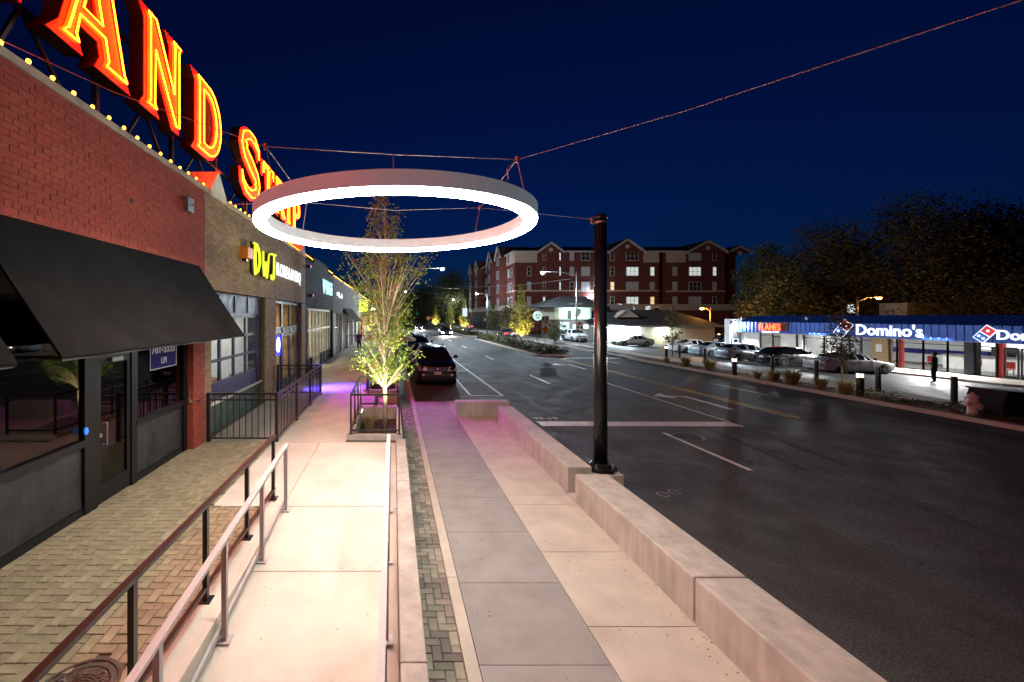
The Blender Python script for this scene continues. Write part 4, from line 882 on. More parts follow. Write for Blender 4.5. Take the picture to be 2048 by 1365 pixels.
t = thing('patio_fence', 'black patio fence across the walk beyond the pedestrians', 'railing', (-2.8, 36, .45)); baluster_run(t, (-4.0, 36), (-1.9, 36), .45, 1.55, .14)

# --- rows of bulbs along the parapets
def bulbs(y0, y1, z, label, step=.335):
    t = thing('string_light', label, 'string lights', (-4.16, (y0 + y1) / 2, z), 'warm bulbs strung along the parapet'); n = int((y1 - y0) / step); b0 = None
    obj('cord', MB().tube([(-4.16, y0, z - .03), (-4.16, y1, z - .03)], .008, 5), 'black_metal', t)
    for i in range(n):
        y = y0 + (i + .5) * (y1 - y0) / n; p = Vector((-4.16, y, z + random.uniform(-.01, .01))) - ORG[t.name]
        if b0 is None:
            s0 = MB().lathe([(.010, -.02), (.022, -.005), (.026, .012), (.018, .032), (.003, .04)], n=12); me = D.meshes.new('bulb'); me.from_pydata(s0.v, [], s0.f); me.materials.append(MT['e_bulb'])
            s1 = MB().lathe([(.014, -.055), (.014, -.021)], n=8); ms = D.meshes.new('socket'); ms.from_pydata(s1.v, [], s1.f); ms.materials.append(MT['black_metal']); b0 = True
        o = D.objects.new('bulb', me); COL.objects.link(o); o.parent = t; o.location = p; so = D.objects.new('socket', ms); COL.objects.link(so); so.parent = o
bulbs(3.9, 9.28, 6.09, 'warm bulbs along the parapet of the red brick shop'); bulbs(10.1, 18.4, 6.09, 'warm bulbs along the parapet of the tan restaurant')
bulbs(19.5, 28.6, 6.12, 'warm bulbs along the stepped parapet of the dark shop', .4); bulbs(28.8, 47, 6.02, 'warm bulbs along the grey stucco shop parapet', .4); bulbs(47.2, 90, 5.9, 'warm bulbs along the far row of shops', .6)

# ---------------------------------------------------------------- rooftop neon sign
SGX = -4.60
NS = thing('neon_rooftop_sign', 'big red and yellow neon letters AND STRIP standing on the roof', 'sign', (SGX, 11, 6.0))
arc = lambda cx, cz, rx, rz, a0, a1, n=10: [(cx + rx * math.cos(R(a0 + (a1 - a0) * i / n)), cz + rz * math.sin(R(a0 + (a1 - a0) * i / n))) for i in range(n + 1)]
def s_shape():
    top = arc(.48, .74, .40, .26, -10, 0, 1)
    cl = [(.84, .70), (.80, .86), (.62, .955), (.40, .955), (.20, .86), (.15, .73), (.24, .61), (.48, .50), (.70, .39), (.78, .26), (.70, .12), (.50, .045), (.28, .06), (.12, .16), (.07, .32)]
    wd = [.015, .05, .075, .085, .095, .10, .115, .125, .115, .10, .095, .085, .075, .05, .015]
    P_, W_ = [], []
    for i in range(len(cl) - 1):
        for k_ in range(3): u = k_ / 3; P_.append((cl[i][0] * (1 - u) + cl[i + 1][0] * u, cl[i][1] * (1 - u) + cl[i + 1][1] * u)); W_.append(wd[i] * (1 - u) + wd[i + 1] * u)
    P_.append(cl[-1]); W_.append(wd[-1]); l, r_ = [], []
    for i, p in enumerate(P_):
        a, b = P_[max(i - 1, 0)], P_[min(i + 1, len(P_) - 1)]; d = Vector((b[0] - a[0], b[1] - a[1])).normalized(); nrm = Vector((-d.y, d.x)); l.append((p[0] + nrm.x * W_[i], p[1] + nrm.y * W_[i])); r_.append((p[0] - nrm.x * W_[i], p[1] - nrm.y * W_[i]))
    return l + r_[::-1]
LET = {
 'H': ([(0, 0), (.32, 0), (.25, .09), (.25, .42), (.62, .42), (.62, .09), (.55, 0), (.88, 0), (.80, .09), (.80, .91), (.88, 1), (.55, 1), (.62, .91), (.62, .58), (.25, .58), (.25, .91), (.32, 1), (0, 1), (.08, .91), (.08, .09)], []),
 'G': (arc(.5, .5, .48, .5, 40, 335, 14) + [(.93, .5), (.55, .5), (.55, .36), (.74, .36)] + arc(.5, .5, .30, .34, 320, 50, 12), []),
 'L': ([(0, 0), (.78, 0), (.84, .34), (.76, .34), (.66, .15), (.26, .15), (.26, .92), (.34, 1), (0, 1), (.07, .92), (.07, .08)], []),
 'A': ([(0, 0), (.30, 0), (.25, .09), (.29, .24), (.56, .24), (.60, .09), (.55, 0), (.98, 0), (.90, .10), (.62, 1), (.40, 1), (.10, .10)], [[(.335, .38), (.515, .38), (.43, .74)]]),
 'N': ([(0, 0), (.32, 0), (.24, .09), (.24, .60), (.70, 0), (.84, 0), (.84, .91), (.93, 1), (.58, 1), (.66, .91), (.66, .42), (.26, 1), (0, 1), (.08, .91), (.08, .09)], []),
 'D': ([(0, 0), (.42, 0)] + arc(.42, .5, .46, .5, -80, 80, 10) + [(.42, 1), (0, 1), (.08, .91), (.08, .09)], [[(.28, .16), (.40, .16)] + arc(.40, .5, .26, .34, -70, 70, 8) + [(.40, .84), (.28, .84)]]),
 'S': (s_shape(), []),
 'T': ([(.26, 0), (.64, 0), (.55, .08), (.55, .84), (.74, .84), (.80, .66), (.90, .66), (.90, 1), (0, 1), (0, .66), (.10, .66), (.16, .84), (.35, .84), (.35, .08)], []),
 'R': ([(0, 0), (.32, 0), (.25, .09), (.25, .40), (.36, .40), (.62, 0), (.94, 0), (.86, .08), (.58, .44)] + arc(.50, .71, .30, .29, -60, 85, 7) + [(0, 1), (.08, .91), (.08, .09)], [[(.25, .55), (.46, .55)] + arc(.44, .71, .16, .16, -70, 70, 5) + [(.46, .86), (.25, .86)]]),
 'I': ([(0, 0), (.36, 0), (.28, .09), (.28, .91), (.36, 1), (0, 1), (.08, .91), (.08, .09)], []),
 'P': ([(0, 0), (.32, 0), (.25, .09), (.25, .40), (.48, .40)] + arc(.50, .70, .32, .30, -80, 85, 8) + [(0, 1), (.08, .91), (.08, .09)], [[(.25, .54), (.46, .54)] + arc(.46, .70, .17, .16, -75, 75, 5) + [(.46, .86), (.25, .86)]]),
}
LAY = [('H', -3.6, 1.5, 7.12, 8.87), ('I', -1.85, 1.6, 7.12, 8.87), ('G', -.9, 1.5, 7.12, 8.87), ('H', .95, 1.5, 7.12, 8.87), ('L', 4.05, 1.34, 7.12, 8.87), ('A', 5.60, 1.62, 7.10, 8.86), ('N', 7.60, 1.50, 7.11, 8.92), ('D', 9.55, 1.62, 7.11, 8.87), ('S', 12.3, 2.1, 7.02, 9.02),
       ('T', 14.45, 1.45, 7.25, 8.66), ('R', 16.0, 1.6, 7.22, 8.66), ('I', 17.7, 1.75, 7.2, 8.66), ('P', 18.75, 1.7, 7.2, 8.66)]
for ch, y0, wd, z0, z1 in LAY:
    out, holes = LET[ch]; sc = lambda p: [(u * wd, v * (z1 - z0)) for u, v in p]; out, holes = sc(out), [sc(h) for h in holes]; F_ = facing((SGX, y0, z0), '+x')
    lt = obj('letter', fill_mb(offset_poly(out, -.05), [], F_, -.28, -.02), 'sign_dark', NS)
    rim = MB(); op = offset_poly(out, -.05); n = len(op)
    obj('red_face', fill_mb(offset_poly(out, -.05), holes, F_, -.018, .0), 'sign_red', lt)
    io = offset_poly(out, .035); ih = [offset_poly(h, -.03) for h in holes]
    try: obj('yellow_face', fill_mb(io, ih, F_, .002, .012), 'sign_yellow', lt)
    except Exception: pass
    for pl in [offset_poly(out, .055)] + [offset_poly(h, -.045) for h in holes]: obj('neon_tube', MB().tube([F_(u, v, .07) for u, v in pl], .0135, 6, closed=True), 'e_neon', lt, smooth=True)
for y in (-3, -.5, 2.2, 4.6, 6.9, 9.25, 11.5, 13.9, 17.2, 20): obj('support_post', MB().box(-4.98, -4.90, y - .04, y + .04, 5.7, 8.3), 'black_metal', NS)
for y in (5.5, 8.2, 10.4, 13.2, 16): obj('brace', MB().bar((-4.94, y, 7.3), (-4.94, y + 1.1, 6.1), .05, .05).bar((-4.94, y, 7.3), (-5.9, y, 5.7), .05, .05), 'black_metal', NS)
for z in (7.28, 8.3): obj('cross_beam', MB().bar((-4.93, -4, z), (-4.93, 20.6, z), .06, .06), 'black_metal', NS)
# ================================================================ ring of light, its pole and cables
RC = Vector((0.02, 5.85, 4.44)); RO, RI = 1.90, 1.72
t = thing('ring_light', 'large round white light ring hanging on cables over the walk', 'ring light', RC)
def ring_mb(prof, n=128):
    m = MB(); k_ = len(prof)
    for i in range(n):
        a = 2 * math.pi * i / n
        for r_, z in prof: m.v.append((RC.x + r_ * math.cos(a), RC.y + r_ * math.sin(a), RC.z + z))
    for i in range(n):
        for j_ in range(k_): a, b = i * k_, ((i + 1) % n) * k_; m.f.append((a + j_, b + j_, b + (j_ + 1) % k_, a + (j_ + 1) % k_))
    return m
obj('housing', ring_mb([(RO, 0), (RO, .155), (RO - .01, .165), (RI + .01, .165), (RI, .155), (RI, 0)]), 'ring_shell', t, smooth=False)
obj('diffuser', ring_mb([(RO - .008, -.001), (RO - .012, -.03), (RO - .045, -.05), (RI + .045, -.05), (RI + .012, -.03), (RI + .008, -.001)]), 'e_ring', t, smooth=True)
nodes = {'nl': Vector((-1.40, 4.56, 5.06)), 'nr': Vector((1.47, 4.94, 5.06)), 'fl': Vector((-1.42, 6.8, 5.06)), 'fr': Vector((1.48, 7.13, 5.06))}
for k_, p in nodes.items():
    d = Vector((p.x - RC.x, p.y - RC.y, 0)).normalized(); q = Vector((RC.x, RC.y, RC.z + .16)) + d * 1.81
    h = obj('hanger', MB().tube([p, q], .006, 6), 'steel', t); obj('clamp', MB().lathe([(.02, -.035), (.024, 0), (.02, .035)], p, 8).lathe([(.03, -.01), (.03, .02)], q, 8), 'steel', h)
obj('hanger', MB().tube([(0.0, 4.75, 5.045), (0.0, 4.0, 4.6)], .006, 6), 'steel', t)
obj('power_cord', MB().tube([nodes['nr'] + Vector((-.03, 0, 0)), nodes['nr'] + Vector((-.12, 0, -.12)), nodes['nr'] + Vector((-.10, .02, -.22)), nodes['nr'] + Vector((-.2, 0, -.33)), nodes['nr'] + Vector((-.26, -.1, -.46))], .008, 6), 'steel', t)
def cable(label, pts, r=.0042, mat='cable', group='thin steel cables carrying the light ring'):
    return tag(obj('suspension_cable', MB().tube(pts, r, 6), mat), label, 'cable', group)
cable('thin cable running up from the ring to the right edge of the sky', [nodes['nr'], (2.72, 3.9, 5.12), (4.0, 2.6, 5.2)])
cable('thin cable from the ring to the roof sign on the left', [nodes['nl'], (-3.0, 4.45, 5.6), (-4.75, 4.2, 6.35)])
cable('front cross cable between the two near corners above the ring', [nodes['nl'], (0.02, 4.75, 5.045), nodes['nr']])
cable('left side cable from near to far corner above the ring', [nodes['nl'], nodes['fl']])
cable('right side cable from near to far corner above the ring', [nodes['nr'], nodes['fr']])
cable('rear cross cable seen through the ring', [nodes['fl'], (0, 7.0, 4.98), nodes['fr']])
cable('cable from the ring to the top of the black pole', [nodes['fr'], (3.86, 8.0, 5.06)])
cable('cable from the ring to the grey box on the brick wall', [nodes['fl'], (WX + .2, 8.32, 5.42)])

t = thing('light_pole', 'thick black steel pole standing on a concrete footing by the benches', 'pole', (3.98, 8.0, 0))
obj('shaft', MB().lathe([(.125, .38), (.121, 1.5), (.110, 5.07)], (3.98, 8.0, 0), 28), 'pole_black', t, smooth=True)
obj('cap', MB().lathe([(.122, 5.07), (.122, 5.11), (.10, 5.15), (.02, 5.16)], (3.98, 8.0, 0), 24), 'pole_black', t, smooth=True)
obj('band', MB().lathe([(.118, 4.98), (.118, 5.02)], (3.98, 8.0, 0), 24).box(3.8, 3.86, 7.97, 8.03, 4.98, 5.1), 'steel', t)
obj('footing', MB().box(3.68, 4.28, 7.72, 8.3, -.2, .25), 'concrete_bench', t, bevel=.015)
obj('base_plate', MB().prism([(3.98 + .29 * math.cos(R(22.5 + 45 * i)), 8.0 + .29 * math.sin(R(22.5 + 45 * i))) for i in range(8)], lambda u, v, w_: (u, v, w_), .252, .33), 'pole_black', t, bevel=.01)
obj('base_collar', MB().lathe([(.21, .33), (.2, .37), (.16, .40)], (3.98, 8, 0), 24), 'pole_black', t)
for i in range(4): a = R(45 + 90 * i); obj('bolt', MB().lathe([(.02, .33), (.02, .40)], (3.98 + .22 * math.cos(a), 8 + .22 * math.sin(a), 0), 6), 'steel', t)

# ================================================================ trees
def tree_mesh(base, h, prof, n_cl, per, leaf, mat, bark, seed, trunk_r, cl_r, root, limbs=40, upright=.8, ell=1.7, lean=0.0):
    """prof: list of (height fraction, radius); clumps of leaves sit inside the profile, each on a limb from the trunk"""
    rnd = random.Random(seed); bx, by, bz = base
    def rad(f):
        for (a, ra), (b, rb) in zip(prof, prof[1:]):
            if a <= f <= b: return ra + (rb - ra) * (f - a) / max(b - a, 1e-6)
        return 0
    fmin, fmax = prof[0][0], prof[-1][0]; rmax = max(p[1] for p in prof)
    tp = [Vector((bx + lean * (i / 8) + .02 * trunk_r * math.sin(i * 2.1) * 10, by + .02 * trunk_r * math.cos(i * 1.7) * 10, bz + h * .97 * i / 8)) for i in range(9)]
    tk = MB().tube(tp, [trunk_r * (1 - .88 * i / 8) * (1.25 if i == 0 else 1) for i in range(9)], 8)
    lv = MB(); k_ = 0; cl = []
    while len(cl) < n_cl and k_ < n_cl * 60:
        k_ += 1; f = rnd.uniform(fmin, fmax); rr = rad(f)
        if rnd.random() > (rr / rmax) ** 1.1 + .04: continue
        q = rr * (rnd.random() ** .55) * rnd.uniform(.8, 1.08); a = rnd.uniform(0, 6.283)
        cl.append((f, Vector((bx + lean * f + q * math.cos(a), by + q * math.sin(a), bz + f * h)), q))
    for i, (f, c, q) in enumerate(cl):
        if i < limbs:
            f0 = max(prof[0][0] * .85, f - upright * q / h * 1.0); k0 = min(f0 / .97 * 8, 7.9); j_ = int(k0); p0 = tp[j_].lerp(tp[j_ + 1], k0 - j_); md = p0.lerp(c, .5) + Vector((0, 0, .06 * q))
            r0 = trunk_r * .30 * (1 - f0 * .7); tk.tube([p0, md, c], [r0, r0 * .6, r0 * .2], 5, cap=False)
        for _ in range(per):
            d = Vector((rnd.gauss(0, 1), rnd.gauss(0, 1), rnd.gauss(0, .9))) * cl_r * .55; p = c + d
            s_ = leaf * rnd.uniform(.6, 1.25); a = Vector((rnd.gauss(0, 1), rnd.gauss(0, 1), rnd.gauss(0, .7))).normalized(); b = a.orthogonal().normalized()
            b = (b * math.cos(rnd.uniform(0, 6)) + a.cross(b) * math.sin(rnd.uniform(0, 6))).normalized()
            lv.add([p - a * s_ * ell * .5, p + b * s_ * .45, p + a * s_ * ell * .5, p - b * s_ * .45], [(0, 1, 2, 3)])
    obj('trunk', tk, bark, root, smooth=True); obj('crown', lv, mat, root)
def tree(label, base, h, prof, n_cl, per, leaf, mat, seed, trunk_r, cl_r, bark='bark', group=None, **k):
    t = thing('tree', label, 'tree', base, group); tree_mesh(base, h, prof, n_cl, per, leaf, mat, bark, seed, trunk_r, cl_r, t, **k); return t
# the lit birch in the planter
tree('slim young birch lit from below, standing in the sunken planter', (-.23, 11.1, .2), 6.3,
     [(.20, .35), (.23, .80), (.31, .90), (.37, .50), (.47, .62), (.58, .95), (.67, 1.48), (.74, 1.40), (.80, .70), (.90, .5), (1.0, .2)], 450, 15, .045, 'leaf_lit', 5, .062, .15, bark='bark_birch', limbs=210, upright=1.5)
def uplight(label, p, tgt, e, col=(1, .88, .50), size=75):
    t = thing('uplight', label, 'light', p, 'small ground spotlights under the trees'); x, y, z = p
    obj('housing', MB().lathe([(.05, z - .05), (.06, z + .03), (.062, z + .05), (.05, z + .05)], (x, y, 0), 12), 'black_metal', t)
    obj('lens', MB().lathe([(.046, z + .035), (.04, z + .045)], (x, y, 0), 12), 'e_white', t); light('SPOT', (x, y, z + .10), e, col, t, .04, tgt, size, .6); return t
uplight('small ground spotlight shining up the lit birch', (-.12, 9.75, .2), (-.22, 11.2, 4.3), 1300, (1, .95, .58), size=95)
t = uplight('second small ground spotlight behind the birch trunk', (-.75, 11.9, .2), (-.22, 11.2, 4.6), 1700, (1, .95, .58), size=95)
tree('young street tree with orange leaves beyond the second planter', (.0, 22.0, .2), 5.2, [(.25, .3), (.4, 1.1), (.7, 1.0), (1, .2)], 120, 12, .09, 'leaf_lit', 9, .06, .3, limbs=50, upright=1.2)
uplight('small ground spotlight under the tree beyond the second planter', (.05, 21.3, .45), (0, 22, 4), 1500)
tree('slim street tree further along the row of shops', (-.2, 34.0, .2), 5.5, [(.25, .3), (.4, 1.2), (.7, 1.1), (1, .2)], 110, 12, .11, 'leaf_yellow', 10, .06, .35, limbs=40, upright=1.2)
uplight('small ground spotlight under the street tree further along', (-.1, 33.2, .45), (-.2, 34, 4), 2000)
tree('low leafy green tree by the far shopfronts', (-2.9, 50, .45), 4.6, [(.3, .4), (.5, 1.5), (.8, 1.3), (1, .3)], 100, 12, .14, 'leaf_yellow', 11, .08, .45, limbs=30)
uplight('small ground spotlight under the leafy tree by the far shops', (-2.6, 49, .45), (-2.9, 50, 4), 4000)
# lit conical trees on the median and beyond
cone = [(.17, .6), (.26, 1.0), (.42, .95), (.62, .7), (.82, .4), (1, .08)]
def cone_tree(label, x, y, h, s_, seed, lit=900, z=0.05):
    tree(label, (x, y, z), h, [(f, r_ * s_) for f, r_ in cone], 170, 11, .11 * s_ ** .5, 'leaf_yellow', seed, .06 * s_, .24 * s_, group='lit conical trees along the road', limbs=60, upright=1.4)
    if lit: uplight('small ground spotlight below the ' + label.split(',')[0] + (', on the near median' if y < 60 else ', far along the median' if y != 92 else ', beyond its twin') , (x - .25, y - 1.1, z + .03), (x, y, h * .55), lit, (1, .85, .42), 80)
cone_tree('bright yellow green conical tree, tallest on the median near the arrow sign', 14.25, 46.5, 6.5, 1.22, 21, 6500)
cone_tree('lit conical tree, left one of a pair far along the median', 12.6, 92, 6.4, 1.15, 22, 9000)
cone_tree('lit conical tree, right one of the pair far along the median', 14.6, 86, 6.6, 1.15, 23, 9000)
cone_tree('small lit tree furthest along the median', 12.0, 118, 6.2, 1.15, 24, 9000)
for i, (x, y, h, lb) in enumerate(((20.0, 84, 6.4, 'dull green tree in front of the apartment block, leftmost of three'), (21.6, 80, 6.6, 'dull green tree in front of the apartment block, middle of three'), (19.4, 70, 6.2, 'dull green tree in front of the apartment block, nearest of three'))):
    tree(lb, (x, y, -.1), h, [(f, r_ * 1.5) for f, r_ in cone], 110, 11, .2, 'leaf_dark', 30 + i, .08, .45, group='dull green trees before the apartments', limbs=30)
tree('low bushy green tree behind the arrow sign', (19.6, 50.5, -.1), 3.0, [(.15, .6), (.4, 1.3), (.75, 1.1), (1, .3)], 90, 12, .15, 'leaf_dark', 34, .06, .4, limbs=30)
tree('thin young tree in the strip before the hipped roof restaurant', (23.2, 34.6, -.15), 4.2, [(.24, .5), (.34, .95), (.5, .75), (.75, .45), (1, .1)], 120, 10, .085, 'leaf_dark', 35, .04, .2, limbs=60, upright=1.2)
tree('thin young tree by the kerb in front of the silver sedan', (18.75, 17.4, 0), 4.1, [(.30, .3), (.38, .68), (.55, .62), (.75, .4), (1, .1)], 150, 11, .06, 'leaf_dark', 36, .035, .15, limbs=80, upright=1.2)
# big dark trees behind the shops
BG = 'big dark trees behind the shops'
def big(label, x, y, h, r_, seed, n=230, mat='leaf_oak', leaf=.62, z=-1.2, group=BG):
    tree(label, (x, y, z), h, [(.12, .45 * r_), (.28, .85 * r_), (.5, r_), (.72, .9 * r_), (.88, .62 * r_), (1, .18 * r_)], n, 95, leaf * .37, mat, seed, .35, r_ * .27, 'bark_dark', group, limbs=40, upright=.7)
big('tallest dark tree above the blue roofed shops, its lower leaves lit orange', 69, 56, 19.5, 7.8, 41)
big('broad dark tree rising right of the tallest one', 78, 55, 19.0, 7.5, 42)
big('dark tree at the right edge of the picture', 88, 57, 18.3, 7.5, 43)
big('dark tree left of the tallest one above the blue roof', 66, 64, 18.2, 6.6, 44)
big('round dark tree between the apartment block and the big trees', 68, 76, 17.2, 4.4, 45, 170, 'leaf_dark')
big('lower dark tree filling the gap beside the apartment block', 62, 66, 11.8, 5.2, 46, 170, 'leaf_dark')
big('low dark tree behind the left end of the blue roof', 56, 60, 9.0, 4.6, 47, 150, 'leaf_dark')
big('low tree behind the blue roof, gold in the street lamp glow', 72, 47, 9.2, 5.0, 48, 220, 'leaf_oak', .45)
big('low tree near the dark blue house, gold green leaves', 80, 45, 8.6, 4.6, 49, 200, 'leaf_oak', .45)
FBG = 'dark trees closing the far end of the road'
big('tall dark tree at the far end of the road, left of the apartments', 21, 152, 20.5, 8.5, 51, 200, 'leaf_dark', .8, group=FBG)
big('dark tree at the far end of the road, left half of the clump', 12, 165, 15.5, 8, 52, 180, 'leaf_dark', .8, group=FBG)
big('lower dark tree beside the apartment block at the far end', 31, 160, 15.0, 7, 53, 150, 'leaf_dark', .8, group=FBG)
big('dark tree straight ahead where the road ends', 2, 185, 14, 9, 54, 150, 'leaf_dark', .9, group=FBG)

# median planting: shrubs one cannot count
def ground_cover(name, label, x0, x1, y0, y1, n, h, mat, z=.04, s_=.06):
    m = MB()
    for i in range(n):
        x, y = random.uniform(x0, x1), random.uniform(y0, y1); hh = h * random.uniform(.3, 1) * (.6 + .4 * math.sin(y * 2.3 + x)); a = random.uniform(0, 6.28); l = random.uniform(.5, 1.4) * s_
        p = Vector((x, y, z + hh)); u = Vector((math.cos(a), math.sin(a), random.uniform(-.5, .9))) * l; v = Vector((-math.sin(a), math.cos(a), random.uniform(-.4, .4))) * l * .5
        m.add([p - u, p + v, p + u, p - v], [(0, 1, 2, 3)])
    tag(obj(name, m, mat, kind='stuff'), label, 'shrubs')
ground_cover('ground_cover', 'low bushy planting on the near median island', 12.1, 14.7, 34.6, 60.4, 9000, .62, 'leaf_dark', s_=.13)
ground_cover('ground_cover', 'low bushy planting on the far median island', 12.1, 14.7, 68, 119, 6000, .6, 'leaf_dark', s_=.2)
ground_cover('ground_cover', 'low shrubs and creepers in the kerbside bed across the road', 18.4, 19.7, 9, 17.2, 2600, .28, 'leaf_dark', .0, .055)
ground_cover('ground_cover', 'low plants in the further part of the kerbside bed', 18.4, 19.7, 17.4, 32, 700, .12, 'leaf_dark', .0, .06)
for i, (x, y) in enumerate(((18.75, 24.4), (18.8, 21.8), (18.85, 20.5), (18.85, 19.5), (18.9, 18.5), (18.55, 17.1), (18.9, 26.6), (18.8, 29.0))):
    sz = (1.0, .6, .8, 1.05, .75, .9, .85, .55)[i]; clump(x, y + (.25, -.3, .1, .2, -.1, 0, .3, -.4)[i], 0, .78 * sz, .55 * sz, int(280 * sz), 'grass', 'grass_clump', ['pale ornamental grass by the second lit bollard', 'small pale grass clump between the lit bollard and the dark posts', 'pale grass clump in front of the black hatchback', 'wide pale grass clump left of the thin tree', 'pale grass clump just left of the thin kerb tree', 'yellow grass clump around the foot of the thin kerb tree', 'pale grass clump near the far end of the kerbside bed', 'last small grass clump at the far end of the kerbside bed'][i], 'grass', 'ornamental grass clumps in the kerbside bed', .012)
m = MB()
for i in range(500):
    y = random.uniform(1, 12); x = 3.74 + random.random() ** 2 * .2; a = random.uniform(0, 6.28); p = Vector((x, y, .0)); l = random.uniform(.02, .06); u = Vector((math.cos(a), math.sin(a), 0)) * .004
    m.add([p - u, p + u, p + Vector((random.gauss(0, .015), random.gauss(0, .015), l))], [(0, 1, 2)])
tag(obj('weeds', m, 'grass', kind='stuff'), 'dry weeds growing in the joint behind the benches', 'weeds')
m = MB()
for i in range(900):
    x, y = random.choice([(random.uniform(2.1, 3.1), random.uniform(2, 12)), (random.uniform(.8, 2), random.uniform(2, 15)), (random.uniform(-1.5, -.1), random.uniform(2, 9)), (3.12 - random.random() ** 3 * .25, random.uniform(2, 8)), (random.uniform(-4.2, -2), random.uniform(2, 9))])
    zz = .0 if x > .3 else (ramp_z(y) if x > -1.6 else .452); a = random.uniform(0, 6.28); l = random.uniform(.006, .03)
    m.add([(x, y, zz + .004), (x + l * math.cos(a), y + l * math.sin(a), zz + .006), (x + l * .6 * math.cos(a + .9), y + l * .6 * math.sin(a + .9), zz + .008)], [(0, 1, 2)])
tag(obj('leaf_litter', m, 'leaf_oak', kind='stuff'), 'tiny dry leaves and grit scattered over the pavement', 'leaf litter')

# ================================================================ vehicles
CAR_ST = {  # (s along length, roof/hood z, belt z, half width, top half width)
 'sedan': (4.85, .92, [(0, .56, .54, .70, .62), (.02, .68, .64, .82, .72), (.07, .76, .72, .90, .76), (.18, .86, .83, .92, .78), (.285, .93, .91, .92, .76), (.43, 1.38, .95, .92, .58), (.55, 1.45, .97, .92, .60), (.68, 1.41, .99, .92, .59), (.84, 1.07, 1.01, .91, .68), (.93, 1.04, 1.0, .90, .70), (.985, .98, .94, .84, .70), (1, .80, .76, .78, .66)]),
 'hatch': (4.25, .89, [(0, .60, .58, .68, .60), (.02, .72, .68, .80, .70), (.08, .84, .80, .88, .74), (.17, .95, .91, .89, .76), (.24, 1.0, .97, .89, .74), (.40, 1.45, 1.0, .89, .58), (.58, 1.52, 1.03, .89, .60), (.80, 1.46, 1.06, .89, .58), (.93, 1.12, 1.06, .87, .66), (.985, 1.02, .98, .83, .68), (1, .8, .76, .78, .64)]),
 'suv': (4.7, .96, [(0, .84, .80, .76, .68), (.015, 1.0, .95, .88, .78), (.06, 1.08, 1.03, .95, .82), (.16, 1.13, 1.09, .96, .84), (.25, 1.17, 1.13, .96, .82), (.38, 1.66, 1.16, .96, .66), (.55, 1.74, 1.17, .96, .68), (.80, 1.72, 1.18, .96, .68), (.93, 1.62, 1.18, .95, .66), (.985, 1.2, 1.15, .90, .70), (1, .95, .9, .84, .7)]),
}
def car_paint(name, col, rough=.3, metal=0.0): return M(name, col, rough, metal=metal, var=.05, scale=2, coat=.35)
